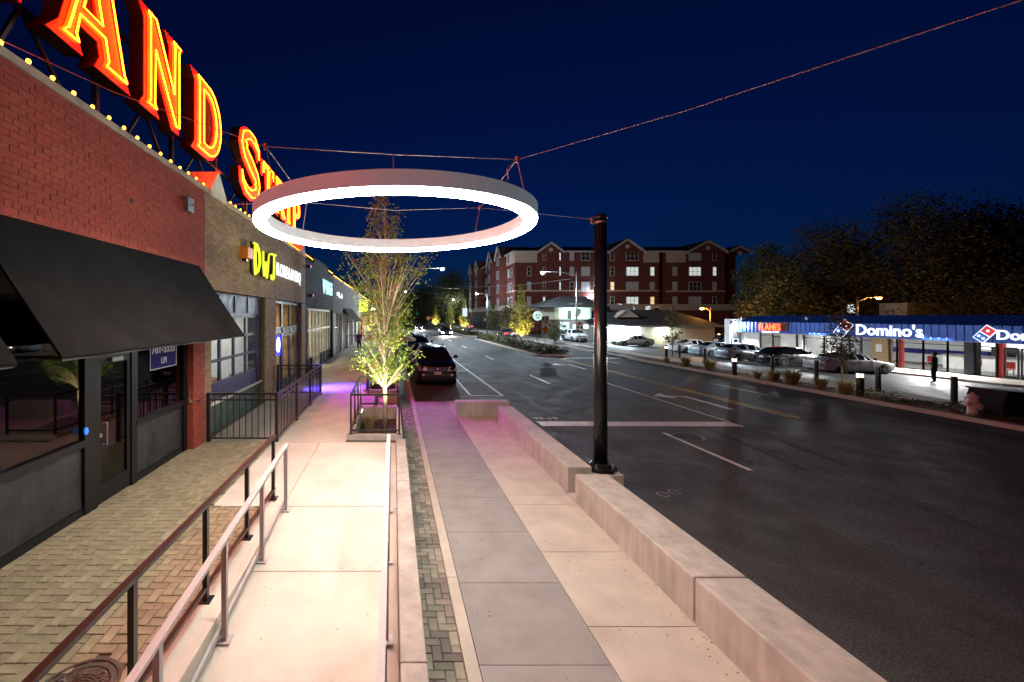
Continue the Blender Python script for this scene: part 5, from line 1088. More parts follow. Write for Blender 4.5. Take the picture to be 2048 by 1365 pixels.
def car(kind, label, paint_, loc, rz, lit=False, group=None, cat='car'):
    L_, HW, st_ = CAR_ST[kind]; t = thing({'suv': 'parked_suv'}.get(kind, 'parked_car'), label, cat, (0, 0, 0), group); clr = .20 if kind != 'suv' else .28
    fy = lambda s_: (s_ - .5) * L_
    def sec(i):
        s_, zt, zb, hw, ht = st_[i]; up = zt - zb > .2; zlo = clr + (.16 if i in (0, len(st_) - 1) else .05 if i in (1, len(st_) - 2) else 0)
        p = [(0, zlo), (hw * .86, zlo), (hw * .97, zlo + .10), (hw, (zlo + zb) * .52), (hw * .975, zb - .06), (hw * .945, zb), (ht, zt - (.05 if up else .02)), (ht * .82, zt - .005), (0, zt + .015)]
        return [(x, z) for x, z in p]
    m = MB(); n = 9; secs = [sec(i) for i in range(len(st_))]
    def V(i): return [(x, fy(st_[i][0]), z) for x, z in secs[i]] + [(-x, fy(st_[i][0]), z) for x, z in reversed(secs[i][1:-1])]
    w_ = 2 * n - 2
    for i in range(len(st_)): m.v += V(i)
    for i in range(len(st_) - 1):
        for j_ in range(w_): m.f.append((i * w_ + j_, (i + 1) * w_ + j_, (i + 1) * w_ + (j_ + 1) % w_, i * w_ + (j_ + 1) % w_))
    m.f.append(tuple(range(w_))); m.f.append(tuple((len(st_) - 1) * w_ + j_ for j_ in reversed(range(w_))))
    b = obj('body', m, paint_, t, smooth=True)
    for e in b.data.edges: pass
    gi = [i for i in range(len(st_)) if st_[i][1] - st_[i][2] > .2]; a, z_ = gi[0], gi[-1]
    def lerp(p, q, u): return Vector(p).lerp(Vector(q), u)
    # side windows
    for sx in (-1, 1):
        for i in range(a - 1, z_ + 1):
            pA = [Vector((secs[i][k_][0] * sx, fy(st_[i][0]), secs[i][k_][1])) for k_ in (5, 6)]; pB = [Vector((secs[i + 1][k_][0] * sx, fy(st_[i + 1][0]), secs[i + 1][k_][1])) for k_ in (5, 6)]
            tri = (i == a - 1, i == z_)
            q = [pA[0].lerp(pB[0], .12 if not tri[0] else .45), pB[0].lerp(pA[0], .06 if not tri[1] else .5), pB[1].lerp(pA[1], .06 if not tri[1] else .62), pA[1].lerp(pB[1], .08 if not tri[0] else .84)]
            c0 = sum(q, Vector()) / 4; q = [c0 + (p - c0) * .94 + Vector((sx * .008, 0, -.005)) for p in q]
            if (q[2] - q[1]).length < .06 and (q[3] - q[0]).length < .06: continue
            obj('side_window', MB().quad(*(q if sx > 0 else q[::-1])), 'car_glass', t)
    def screen(i, k0, name):
        A, B = secs[i], secs[k0]; ya, yb = fy(st_[i][0]), fy(st_[k0][0])
        lo = [Vector((A[6][0] * .96 * sx, ya, A[6][1] + .01)) for sx in (-1, 1)]; hi = [Vector((B[6][0] * .94 * sx, yb, B[6][1] + .01)) for sx in (-1, 1)]; mid_lo = Vector((0, ya, A[8][1] + .015)); mid_hi = Vector((0, yb, B[8][1] + .015))
        L2 = [l.lerp(h, .07) for l, h in zip(lo, hi)]; H2 = [h.lerp(l, .05) for l, h in zip(lo, hi)]; ml, mh = mid_lo.lerp(mid_hi, .07), mid_hi.lerp(mid_lo, .05)
        o_ = Vector((0, -.012 if name == 'windscreen' else .012, .012)); vs = [L2[0] + o_, ml + o_, L2[1] + o_, H2[1] + o_, mh + o_, H2[0] + o_]
        obj(name, MB().add(vs, [(0, 1, 4, 5), (1, 2, 3, 4)]), 'car_glass', t)
    screen(a - 1, a, 'windscreen'); screen(z_ + 1, z_, 'rear_window')
    r_ = .33 if kind != 'suv' else .38; me = {}
    for s_ in (.19, .785):
        for sx in (-1, 1):
            xo = HW * 1.0; y = fy(s_)
            arch = obj('wheel_arch', MB().lathe([(r_ * 1.13, 0), (r_ * 1.13, xo * sx + .006 * sx)], (0, y, r_ + .02), 24, 'x'), 'black_paint', t)
            wh = obj('wheel', MB().lathe([(r_ * .66, sx * (xo - .2)), (r_ * .94, sx * (xo - .19)), (r_, sx * (xo - .15)), (r_, sx * (xo - .02)), (r_ * .94, sx * (xo + .02)), (r_ * .68, sx * (xo + .022))], (0, y, r_), 24, 'x'), 'tyre', t, smooth=True)
            rm = MB().lathe([(r_ * .67, sx * (xo + .008)), (r_ * .6, sx * (xo + .012)), (r_ * .58, sx * (xo - .03))], (0, y, r_), 24, 'x', cap=False).lathe([(r_ * .17, sx * (xo - .03)), (r_ * .15, sx * (xo + .015)), (.005, sx * (xo + .018))], (0, y, r_), 10, 'x')
            for i in range(5):
                an = i * 2 * math.pi / 5 + .3; rm.bar((sx * (xo + .004), y + r_ * .1 * math.cos(an), r_ + r_ * .1 * math.sin(an)), (sx * (xo + .004), y + r_ * .62 * math.cos(an), r_ + r_ * .62 * math.sin(an)), .05, .025)
            obj('rim', rm, 'rim', wh)
    # lamps, grille, bumper, plate, mirrors, handles
    zf = st_[1][2]; yf = fy(0); hw1 = st_[1][3]
    for sx in (-1, 1):
        P_ = [(sx * hw1 * .56, yf + .015, zf - .22), (sx * hw1 * .99, yf + .09, zf - .19), (sx * hw1 * 1.04, yf + .22, zf - .0), (sx * hw1 * .60, yf + .05, zf - .03)]
        fo = .065 if kind == 'suv' else .03; q = MB(); q.v = [(x, y - fo, z) for x, y, z in P_] + [(x * .98, y + .1, z) for x, y, z in P_]; q.f = [(0, 1, 2, 3), (4, 7, 6, 5)] + [(i, (i + 1) % 4, 4 + (i + 1) % 4, 4 + i) for i in range(4)]
        obj('headlight', q, 'e_head' if lit else 'lens_clear', t)
        zr = st_[-2][2]; yr = fy(1); hwr = st_[-2][3]
        P_ = [(sx * hwr * .62, yr - .02, zr - .16), (sx * hwr * 1.02, yr - .10, zr - .16), (sx * hwr * 1.03, yr - .16, zr - .03), (sx * hwr * .66, yr - .05, zr - .02)]
        q = MB(); q.v = [(x, y + .03, z) for x, y, z in P_] + [(x * .97, y - .1, z) for x, y, z in P_]; q.f = [(3, 2, 1, 0), (4, 5, 6, 7)] + [((i + 1) % 4, i, 4 + i, 4 + (i + 1) % 4) for i in range(4)]
        obj('tail_light', q, 'e_tail' if lit else 'lens_red', t)
        i = a - 1; my = fy(st_[i][0]) + .3; mz = st_[i][2] + .1; q = MB().box(sx * HW * .95, sx * (HW + .04), my, my + .05, mz - .03, mz).box(sx * (HW + .03), sx * (HW + .22), my - .02, my + .08, mz - .04, mz + .12); obj('mirror', q, paint_, t, bevel=.02)
        for s2 in (.50, .67): obj('handle', MB().box(sx * HW * .985, sx * (HW * .985 + .025), fy(s2), fy(s2) + .16, st_[a][2] - .13, st_[a][2] - .10), 'chrome', t)
        for s2 in (.36, .53): obj('door_seam', MB().box(sx * HW * .95, sx * (HW + .003), fy(s2), fy(s2) + .008, clr + .15, st_[a][2] - .02), 'black_paint', t)
    gw = hw1 * .56; g_ = obj('grille', MB().box(-gw, gw, yf - .015, yf + .08, zf - .24, zf - .03), 'black_paint', t)
    for i in range(3): obj('grille_bar', MB().box(-gw, gw, yf - .03, yf - .014, zf - .22 + i * .07, zf - .208 + i * .07), 'chrome' if kind == 'suv' else 'black_metal', g_)
    obj('bumper', MB().box(-hw1 * .86, hw1 * .86, yf - .04, yf + .16, clr + .05, zf - .30), paint_ if kind != 'suv' else 'black_paint', t, bevel=.04)
    obj('lower_grille', MB().box(-hw1 * .6, hw1 * .6, yf - .05, yf, clr + .08, clr + .2), 'black_paint', t)
    if kind == 'suv':
        obj('emblem', MB().lathe([(.07, -.03), (.06, -.045)], (0, yf, zf - .125), 12, 'y').xf(Matrix.Identity(4)), 'chrome', t)
        for sx in (-1, 1): obj('bonnet_crease', MB().bar((sx * .42, yf + .16, st_[2][1] + .012), (sx * .56, fy(.24), st_[4][1] + .008), .025, .02), paint_, t)
        obj('front_plate', MB().box(-.16, .16, yf - .065, yf - .045, clr + .30, clr + .42), 'white_paint', t)
        obj('chrome_strip', MB().box(-hw1 * .8, hw1 * .8, yf - .055, yf - .035, clr + .27, clr + .282), 'chrome', t)
        for sx in (-1, 1):
            obj('fog_light', MB().box(sx * hw1 * .70, sx * hw1 * .84, yf - .052, yf - .03, clr + .23, clr + .31), 'lens_clear', t)
            obj('roof_rail', MB().tube([(sx * .62, fy(.44), 1.72), (sx * .63, fy(.5), 1.80), (sx * .63, fy(.82), 1.79), (sx * .62, fy(.9), 1.70)], .025, 6), 'black_metal', t)
    obj('licence_plate', MB().box(-.16, .16, fy(1) + .01, fy(1) + .035, st_[-2][2] - .32, st_[-2][2] - .17), 'white_paint', t)
    obj('rear_bumper', MB().box(-st_[-2][3] * .9, st_[-2][3] * .9, fy(1) - .15, fy(1) + .03, clr + .1, st_[-1][1] - .38), paint_, t, bevel=.04)
    obj('underbody', MB().box(-HW * .8, HW * .8, fy(.05), fy(.95), clr - .06, clr + .05), 'black_paint', t)
    if lit:
        for sx in (-1, 1): light('SPOT', (sx * .6, yf - .2, zf - .1), lit, (1, .95, .86), t, .08, (sx * .6, yf - 12, -.35), 70, .7)
    t.location = loc; t.rotation_euler = (0, 0, rz); ORG[t.name] = Vector((0, 0, 0)); return t
def smooth_fix(): pass
K = 'cars parked along the near kerb'
BLACK = car_paint('car_black', (.008, .008, .009), .16); DBLUE = car_paint('car_dark_blue', (.015, .02, .05), .15); SIL = car_paint('car_silver', (.42, .42, .42), .38, .2)
WHT = car_paint('car_white', (.62, .63, .65), .2, .1); LBL = car_paint('car_pale_blue', (.34, .40, .46), .35, .2); GRN = car_paint('car_grey_green', (.30, .31, .28), .35, .2); DGR = car_paint('car_charcoal', (.03, .03, .035), .18)
car('suv', 'black suv parked facing the viewer, nearest at the near kerb', BLACK, (2.08, 22.0, RZ), 0, group=K, cat='suv')
car('sedan', 'dark sedan parked just behind the black suv', DBLUE, (2.0, 28.6, RZ), 0, group=K)
car('suv', 'dark suv parked third in the row at the near kerb', DGR, (2.05, 34.9, RZ), 0, group=K, cat='suv')
car('sedan', 'dark car parked fourth in the row at the near kerb', BLACK, (2.0, 41.4, RZ), 0, group=K)
car('hatch', 'silver hatchback parked last in the row at the near kerb', SIL, (2.0, 48, RZ), 0, group=K)
K = 'cars parked nose-in before the shops across the road'
car('sedan', 'silver sedan parked nose-in by the lit lettering, nearest of the row', SIL, (31.9, 29.2, -.75), R(90), group=K)
car('hatch', 'black hatchback parked left of the silver sedan', BLACK, (31.7, 33.4, -.75), R(90), group=K)
car('hatch', 'pale blue hatchback parked left of the black one', LBL, (31.2, 37.0, -.75), R(90), group=K)
car('sedan', 'pale blue sedan parked between the hatchback and the white sedan', LBL, (32.0, 41.0, -.75), R(90), group=K)
car('sedan', 'white sedan parked at the far left end of the nose-in row', WHT, (32.6, 45.0, -.75), R(90), group=K)
car('sedan', 'grey sedan parked sideways in front of the bright hipped roof restaurant', GRN, (31.6, 55.0, -.75), R(-90))
car('suv', 'dark suv parked behind the white sedans near the menu board', DGR, (43.0, 52.0, -.75), R(70), cat='suv')
car('suv', 'white suv parked under the lit mural on the far side', WHT, (25.0, 57.5, -.3), 0, cat='suv')
car('sedan', 'car at the right edge of the picture by the shop walkway', DGR, (38.2, 23.6, -.75), R(30)) if False else None
K = 'cars on the road with their lamps lit'
car('sedan', 'car on the road coming towards the viewer with bright headlights, nearer one', DGR, (9.2, 74, RZ), 0, lit=2500, group=K)
car('hatch', 'car on the road coming towards the viewer with bright headlights, farther one', DGR, (6.3, 104, RZ), 0, lit=2500, group=K)
car('suv', 'car far down the road with red tail lamps lit', DGR, (17.0, 96, RZ), R(180), lit=1500, group=K, cat='suv')
car('sedan', 'car with red tail lamps lit driving away beside the near median', DGR, (16.9, 62, RZ), R(180), lit=1500, group=K)

# ================================================================ people
def person(label, loc, rz, h, pose, top, legs, hair='hair', group=None):
    t = thing('person', label, 'person', loc, group); s_ = h / 1.75
    J = {'pel': (0, 0, .95), 'wst': (0, .01, 1.10), 'chs': (0, .01, 1.32), 'nck': (0, 0, 1.48), 'hd0': (0, -.015, 1.57), 'hd1': (0, -.02, 1.67), 'hd2': (0, -.01, 1.74)}
    E = [('pel', 'wst'), ('wst', 'chs'), ('chs', 'nck'), ('nck', 'hd0'), ('hd0', 'hd1'), ('hd1', 'hd2')]; RR = {'pel': .15, 'wst': .135, 'chs': .155, 'nck': .058, 'hd0': .082, 'hd1': .095, 'hd2': .055}
    for sx, n in ((-1, 'l'), (1, 'r')):
        hip = (sx * .09, 0, .88); kn = (sx * .10, -.03 + pose.get('knee' + n, 0), .50); an = (sx * .10, .02 + pose.get('foot' + n, 0), .09); toe = (sx * .115, -.13 + pose.get('foot' + n, 0), .045)
        sh = (sx * .175, .01, 1.42); el = pose.get('el' + n, (sx * .24, .04, 1.13)); wr = pose.get('wr' + n, (sx * .25, -.05, .90)); hn = tuple(Vector(wr) + (Vector(wr) - Vector(el)).normalized() * .10)
        for k_, p, r_ in (('hip', hip, .105), ('kn', kn, .07), ('an', an, .05), ('toe', toe, .045), ('sh', sh, .072), ('el', el, .052), ('wr', wr, .038), ('hn', hn, .036)): J[k_ + n] = p; RR[k_ + n] = r_
        E += [('pel', 'hip' + n), ('hip' + n, 'kn' + n), ('kn' + n, 'an' + n), ('an' + n, 'toe' + n), ('chs', 'sh' + n), ('sh' + n, 'el' + n), ('el' + n, 'wr' + n), ('wr' + n, 'hn' + n)]
    ks = list(J); me = D.meshes.new('body'); me.from_pydata([tuple(c * s_ for c in J[k_]) for k_ in ks], [(ks.index(a), ks.index(b)) for a, b in E], [])
    tmp = D.objects.new('body', me); COL.objects.link(tmp); sk = tmp.modifiers.new('s', 'SKIN'); sk.use_smooth_shade = True
    for i, k_ in enumerate(ks): v = me.skin_vertices[0].data[i]; v.radius = (RR[k_] * s_ * (1.0 if k_ not in ('chs', 'wst', 'pel') else 1.05), RR[k_] * s_ * (.72 if k_ in ('chs', 'wst', 'pel') else 1)); v.use_root = (k_ == 'pel')
    su = tmp.modifiers.new('u', 'SUBSURF'); su.levels = su.render_levels = 2
    dg = C.evaluated_depsgraph_get(); out = D.meshes.new_from_object(tmp.evaluated_get(dg)); D.objects.remove(tmp)
    for mm in (top, legs, 'skin', 'black_paint'): out.materials.append(MT[mm])
    wl, wr_ = Vector(J['wrl']) * s_, Vector(J['wrr']) * s_
    for p in out.polygons:
        c = p.center; z = c.z / s_; p.material_index = 2 if z > 1.49 or min((c - wl).length, (c - wr_).length) < .1 * s_ and abs(c.x) > .12 else 0 if z > .93 else 3 if z < .10 else 1; p.use_smooth = True
    b = obj('body', None, None, t, mesh=out)
    hm = MB().lathe([(.085, 1.60), (.094, 1.68), (.082, 1.735), (.05, 1.765), (.005, 1.775)], (0, .012, 0), 14); hm.v = [(x * s_, (y + .006) * s_ * (1.08), z * s_) for x, y, z in hm.v]; hm.v = [(x, y if z > 1.66 * s_ or y > -.02 else y * .4, z) for x, y, z in hm.v]
    h_ = D.meshes.new('hair'); h_.from_pydata(hm.v, [], hm.f); h_.materials.append(MT[hair]); h_.polygons.foreach_set('use_smooth', [True] * len(h_.polygons)); obj('hair', None, None, t, mesh=h_)
    fm = MB().prism([(-.02, 1.655), (.02, 1.655), (0, 1.70)], lambda u, v, w_: (u * s_, (-.118 - w_) * s_, v * s_), -.02, .008); fe = D.meshes.new('nose'); fe.from_pydata(fm.v, [], fm.f); fe.materials.append(MT['skin']); obj('nose', None, None, t, mesh=fe)
    t.rotation_euler = (0, 0, rz); return t
person('person in dark clothes standing on the lot before the lit pizza shop windows', (31.85, 24.5, -.75), R(200), 1.82, {'wrl': (-.10, -.22, 1.12), 'ell': (-.25, .02, 1.12), 'wrr': (.10, -.22, 1.10), 'elr': (.25, .02, 1.10), 'footl': -.03}, 'cloth_black', 'cloth_black')
person('pedestrian in a purple top walking on the storefront walk', (-2.64, 31.8, .45), R(160), 1.62, {'footl': -.18, 'kneel': -.10, 'footr': .16, 'kneer': .02}, 'cloth_purple', 'cloth_black')
person('person in a pink top standing behind the birch leaves', (.05, 26.5, .45), R(30), 1.62, {}, 'cloth_pink', 'cloth_black')
def umbrella(label, x, y, z, r_, zt):
    t = thing('patio_umbrella', label, 'umbrella', (x, y, z), 'white patio umbrellas on the walk'); m = MB(); n = 8
    m.v = [(x, y, zt)] + [(x + r_ * math.cos(R(45 * i)), y + r_ * math.sin(R(45 * i)), zt - .45) for i in range(n)] + [(x + r_ * math.cos(R(45 * i)), y + r_ * math.sin(R(45 * i)), zt - .58) for i in range(n)]
    m.f = [(0, 1 + i, 1 + (i + 1) % n) for i in range(n)] + [(1 + i, 9 + i, 9 + (i + 1) % n, 1 + (i + 1) % n) for i in range(n)]
    obj('canopy', m, 'canvas', t); obj('pole', MB().tube([(x, y, z), (x, y, zt)], .025, 6), 'black_metal', t); obj('base', MB().lathe([(.25, z), (.22, z + .08)], (x, y, 0), 12), 'black_metal', t)
umbrella('white patio umbrella left of the birch trunk', -1.0, 26, .45, .95, 2.25); umbrella('white patio umbrella right of the birch trunk', .35, 27, .45, 1.1, 2.2)
def added_flood(label, loc, tgt, e, col, size, mat):  # added floods, standing in for the unseen source of the violet pool
    t = thing('added_flood_light', label, 'floodlight', loc); x, y, z = loc
    obj('housing', MB().box(x - .1, x + .06, y - .1, y + .1, z - .06, z + .08), 'black_metal', t); obj('lens', MB().box(x + .061, x + .066, y - .08, y + .08, z - .045, z + .06), mat, t); obj('bracket', MB().bar((WX, y, z), (x - .05, y, z), .04, .04), 'steel', t)
    light('SPOT', (x + .12, y, z - .02), e, col, t, .06, tgt, size, .9)
added_flood('small added magenta floodlight on the parapet of the dark shop', (-3.98, 19.75, 5.55), (.9, 13.4, 0), 3400, (.75, .09, 1), 34, 'e_magenta')
added_flood('small added blue floodlight on the dark shop, aimed at the walk', (-3.98, 20.3, 4.2), (-1.9, 15.6, .5), 1500, (.10, .05, 1), 36, 'e_magenta')
# ================================================================ street lamps, signs, posts
COOL = (.74, .89, 1.0)
def street_lamp(label, px, py, hx, hz, e, base_z=RZ, arm_up=.35, sodium=False, group='tall street lamps along the road', real=True):
    t = thing('street_lamp', label, 'street lamp', (px, py, base_z), group)
    obj('pole', MB().tube([(px, py, base_z), (px, py, hz + .1)], [.12, .07], 10), 'steel' if not sodium else 'wood', t, smooth=True)
    obj('base', MB().lathe([(.2, base_z), (.2, base_z + .12), (.13, base_z + .2)], (px, py, 0), 10), 'steel', t)
    obj('arm', MB().tube([(px, py, hz - arm_up), (px + (hx - px) * .5, py, hz + .02), (hx + (.2 if px > hx else -.2), py, hz + .06)], .035, 6), 'steel', t)
    hd = obj('lamp_head', MB().box(hx - .32, hx + .32, py - .14, py + .14, hz, hz + .12), 'steel', t, bevel=.03)
    obj('lamp_glass', MB().lathe([(.06, hz - .20), (.2, hz - .14), (.24, hz - .002)], (hx, py, 0), 12), 'e_sodium' if sodium else 'e_cool', hd, smooth=True)
    if real: light('POINT', (hx, py, hz - .32), e * (.36 if sodium else .58), (1, .46, .08) if sodium else COOL, t, .12)
street_lamp('bright white street lamp in front of the brick apartments', 24.9, 56.6, 20.3, 9.2, 16000)
street_lamp('second white street lamp on the right, further up the road', 20.3, 90, 18.0, 8.1, 13000)
street_lamp('white street lamp above the far dark trees, on the left side of the road', .3, 52, 6.1, 9.15, 16000)
street_lamp('white street lamp seen through the top of the birch', -.2, 96, 2.7, 9.0, 12000)
street_lamp('dim street lamp on a thin arm in the middle distance', 25.0, 143, 20.5, 9.0, 5000)
for i, (x, y, lb) in enumerate(((21.5, 205, 'tiny white street lamp, rightmost of the distant cluster'), (19.5, 240, 'tiny white street lamp, middle of the distant cluster'), (19, 280, 'tiny white street lamp, upper left of the distant cluster'), (16, 300, 'tiny white street lamp just above the green signal'))):
    street_lamp(lb, x + 3, y, x, 3.2 + [23, 26, 13, 17][i] / 832 * y if i < 2 else 9, 5000)
street_lamp('orange street lamp glowing in front of the big dark trees', 53.5, 48, 56.0, 5.35, 3800, -1.0, .5, True, 'orange street lamps behind the shops')
street_lamp('orange street lamp glowing before the right half of the apartments', 47.2, 62, 46.0, 4.4, 9000, -1.0, .5, True, 'orange street lamps behind the shops')
street_lamp('small cool lamp beside the thin kerb tree, far behind the blue roof', 72, 64, 69.2, 5.1, 300, -1.0, .3, real=False, group='small lamps behind the shops')
t = thing('utility_pole', 'plain wooden utility pole behind the parked cars on the left', 'pole', (.45, 33, RZ)); obj('shaft', MB().tube([(.45, 33, RZ), (.45, 33, 8.8)], [.17, .12], 10), 'wood', t, smooth=True); obj('cross_arm', MB().box(.35, 1.9, 32.95, 33.05, 8.2, 8.32), 'wood', t)
t = thing('utility_pole', 'thin pole with a cross arm right of the far median trees', 'pole', (16.5, 118, RZ)); obj('shaft', MB().tube([(16.5, 118, RZ), (16.5, 118, 9.6)], [.14, .1], 8), 'wood', t); obj('cross_arm', MB().box(15.5, 17.5, 117.95, 118.05, 9.0, 9.12), 'wood', t)
for i, (a, b, lb) in enumerate((((9.0, 120, 11.9), (24, 112, 11.0), 'far overhead wire crossing above the road'), ((11, 75, 8.6), (26.5, 62, 8.8), 'overhead wire left of the first street lamp pole'), ((1.5, 120, 12), (20, 120, 8.5), 'far overhead wire near the green signal'))):
    a, b = Vector(a), Vector(b); tag(obj('overhead_wire', MB().tube([a.lerp(b, u / 8) - Vector((0, 0, .5 * math.sin(math.pi * u / 8))) for u in range(9)], .03, 5), 'steel'), lb, 'wire', 'overhead wires')
t = thing('traffic_signal', 'green traffic signal hanging over the far end of the road', 'traffic light', (14.5, 250, 5)); obj('mast', MB().tube([(20, 250, RZ), (20, 250, 6.6), (12, 250, 6.8)], .12, 8), 'steel', t); hs = obj('housing', MB().box(13.9, 14.8, 250, 250.4, 4.1, 6.6), 'black_paint', t)
obj('green_lens', MB().lathe([(.55, -.02), (.55, .02)], (0, 0, 0), 16, 'y').xf(Matrix.Translation((14.35, 249.95, 4.8))), 'e_green', hs)

def panel_sign(name, label, cat, x, y, z0, post_top, panels, group=None):
    t = thing(name, label, cat, (x, y, z0), group); obj('post', MB().tube([(x, y, z0), (x, y, post_top)], .035, 8), 'steel', t)
    return t
t = panel_sign('road_sign', 'white keep right arrow sign above an orange diamond on the median tip', 'road sign', 12.9, 35.4, .03, 3.25, None)
kr = obj('sign_panel', MB().box(12.58, 13.22, 35.33, 35.35, 2.5, 3.22), 'white_paint', t); F = facing((12.9, 35.33, 2.86), '-y')
obj('arrow', MB().prism([(-.26, .26), (-.10, .26), (-.12, .02), (-.18, -.04), (-.24, .02)], F, .002, .006).prism([(.02, -.30), (.10, -.30), (.10, -.10), (.17, .06), (.17, .14), (.25, .14), (.13, .32), (.0, .14), (.08, .14), (.08, .07), (.02, -.08)], F, .002, .006), 'black_paint', kr)
obj('diamond_panel', MB().prism([(0, -.34), (.34, 0), (0, .34), (-.34, 0)], facing((12.9, 35.345, 2.08), '-y'), .0, .015), 'orange_paint', t)
t = panel_sign('road_sign', 'white square sign with a red octagon and black marks beside the black pole', 'road sign', 15.9 * 1.25, 44.5, -.1, 2.3, None); x = 15.9 * 1.25
sp = obj('sign_panel', MB().box(x - .42, x + .42, 44.43, 44.45, 1.75, 2.68), 'white_paint', t); F = facing((x, 44.43, 2.2), '-y')
obj('octagon', MB().prism([(.17 * math.cos(R(22.5 + 45 * i)), .22 + .17 * math.sin(R(22.5 + 45 * i))) for i in range(8)], F, .002, .006), 'red_paint', sp); obj('symbol', MB().prism([(-.3, -.2), (-.2, -.05), (-.05, -.12), (-.05, -.22), (-.3, -.3)], F, .002, .006).prism([(.05, -.2), (.2, -.02), (.3, -.2), (.28, -.3), (.05, -.28)], F, .002, .006), 'black_paint', sp)
t = panel_sign('road_sign', 'small white sign on a thin post in the far median', 'road sign', 12.4, 72, .03, 4.6, None); obj('sign_panel', MB().box(11.95, 12.75, 71.9, 71.94, 3.2, 4.6), 'white_paint', t)
t = panel_sign('road_sign', 'distant yellow diamond warning sign', 'road sign', 10.9, 130, .03, 3.4, None); obj('diamond_panel', MB().prism([(0, -.8), (.8, 0), (0, .8), (-.8, 0)], facing((10.9, 129.9, 2.6), '-y'), 0, .03), 'orange_paint', t)
t = thing('sign_board', 'round white lit sign with a dark face mark on a post', 'sign', (19.2, 55.5, -.2)); obj('post', MB().tube([(19.2, 55.5, -.2), (19.2, 55.5, 2.6)], .06, 8), 'black_metal', t); F = facing((19.2, 55.4, 3.25), '-y')
cd = obj('disc', MB().prism([(.62 * math.cos(R(15 * i)), .62 * math.sin(R(15 * i))) for i in range(24)], F, -.06, .0), 'e_mint', t)
obj('face_mark', MB().prism([(-.32, .05), (-.22, .3), (-.08, .12), (-.12, 0)], F, .002, .02).prism([(.32, .05), (.22, .3), (.08, .12), (.12, 0)], F, .002, .02).prism([(-.22, -.18), (.22, -.18), (.12, -.34), (-.12, -.34)], F, .002, .02), 'black_paint', cd)

# bollards
def bollard(label, x, y, lit, h=1.02):
    z = 0.0 if x < 21.3 else lot_z(x); t = thing('bollard', label, 'bollard', (x, y, z), 'lit bollards across the road' if lit else 'plain black bollards across the road')
    if lit:
        obj('body', MB().lathe([(.115, z - .05), (.115, z + h * .72)], (x, y, 0), 16), 'black_metal', t, smooth=False); obj('lens', MB().lathe([(.10, z + h * .72), (.10, z + h * .86)], (x, y, 0), 16), M('bollard_lens' + str(y), (1, .95, .8), emit=4, ecol=(1, .86, .6)), t)
        for i in range(4): a = R(45 + 90 * i); obj('fin', MB().bar((x + .1 * math.cos(a), y + .1 * math.sin(a), z + h * .72), (x + .1 * math.cos(a), y + .1 * math.sin(a), z + h * .9), .02, .02), 'black_metal', t)
        obj('cap', MB().lathe([(.12, z + h * .86), (.12, z + h * .93), (.02, z + h * .96)], (x, y, 0), 16), 'black_metal', t); light('POINT', (x + .16, y, z + h * .78), 5, (1, .85, .6), t, .05); light('POINT', (x - .16, y, z + h * .78), 5, (1, .85, .6), t, .05)
    else:
        obj('body', MB().lathe([(.085, z - .05), (.085, z + h - .02), (.07, z + h)], (x, y, 0), 16), 'black_metal', t, smooth=False)
bollard('lit black bollard with a glowing band, nearest, left of the hydrant', 18.9, 16.85, True); bollard('lit black bollard with a glowing band, before the pale blue hatchback', 18.65, 22.75, True); bollard('small lit bollard far left, before the hipped roof restaurant', 21.0, 32, True)
for x, y, lb in ((20.35, 15.1, 'plain black bollard just left of the fire hydrant'), (20.5, 17.6, 'plain black bollard before the front wheel of the silver sedan'), (20.95, 20.6, 'plain black bollard beside the thin kerb tree'), (20.6, 22.6, 'plain black bollard before the black hatchback'), (21.2, 28.3, 'plain black bollard before the white sedan'), (23.4, 34, 'plain black bollard beside the thin tree by the restaurant')): bollard(lb, x, y, False)
for x, y, lb in ((11.75, 58.0, 'dark post at the left corner of the median gap'), (13.6, 60.5, 'dark post at the right corner of the median gap')): tag(obj('bollard', MB().lathe([(.1, .03), (.1, 1.1), (.05, 1.14)], (x, y, 0), 10), 'black_metal'), lb, 'bollard', 'posts at the median gap')

# hydrant
hx, hy = 18.65, 13.4; t = thing('fire_hydrant', 'pale pinkish fire hydrant standing in the kerbside bed', 'fire hydrant', (hx, hy, 0))
obj('barrel', MB().lathe([(.17, 0), (.17, .04), (.115, .06), (.11, .42), (.15, .44), (.15, .48), (.12, .50), (.125, .56)], (hx, hy, 0), 18), 'hydrant', t, smooth=True)
obj('bonnet', MB().lathe([(.15, .56), (.15, .59), (.125, .64), (.07, .69), (.035, .70), (.03, .75), (.005, .75)], (hx, hy, 0), 18), 'hydrant', t, smooth=True)
for d_, r_ in ((1, .055), (-1, .055)):
    o = obj('nozzle', MB().lathe([(r_, d_ * .09), (r_, d_ * .17), (r_ * 1.25, d_ * .172), (r_ * 1.25, d_ * .21), (.02, d_ * .23)], (hx, hy, .38), 12, 'x'), 'hydrant', t)
obj('pumper_nozzle', MB().lathe([(.075, -.09), (.075, -.17), (.095, -.172), (.095, -.21), (.02, -.225)], (0, 0, 0), 14, 'y').xf(Matrix.Translation((hx, hy, .33))), 'hydrant', t)
obj('chain', MB().tube([(hx + .2, hy - .02, .36), (hx + .24, hy - .06, .15), (hx + .17, hy - .08, .05)], .01, 5), 'steel', t)
t = thing('utility_cabinet', 'low dark slanted cabinet at the right edge by the hydrant', 'cabinet', (20.4, 13.2, 0)); obj('body', MB().prism([(19.35, -.05), (22.3, -.05), (22.3, .55), (19.5, .78), (19.35, .4)], lambda u, v, w_: (u, w_, v), 13.2, 14.1), 'dark_facade', t); obj('lid', MB().prism([(19.45, .785), (22.32, .555), (22.32, .60), (19.45, .83)], lambda u, v, w_: (u, w_, v), 13.15, 14.15), 'black_metal', t)

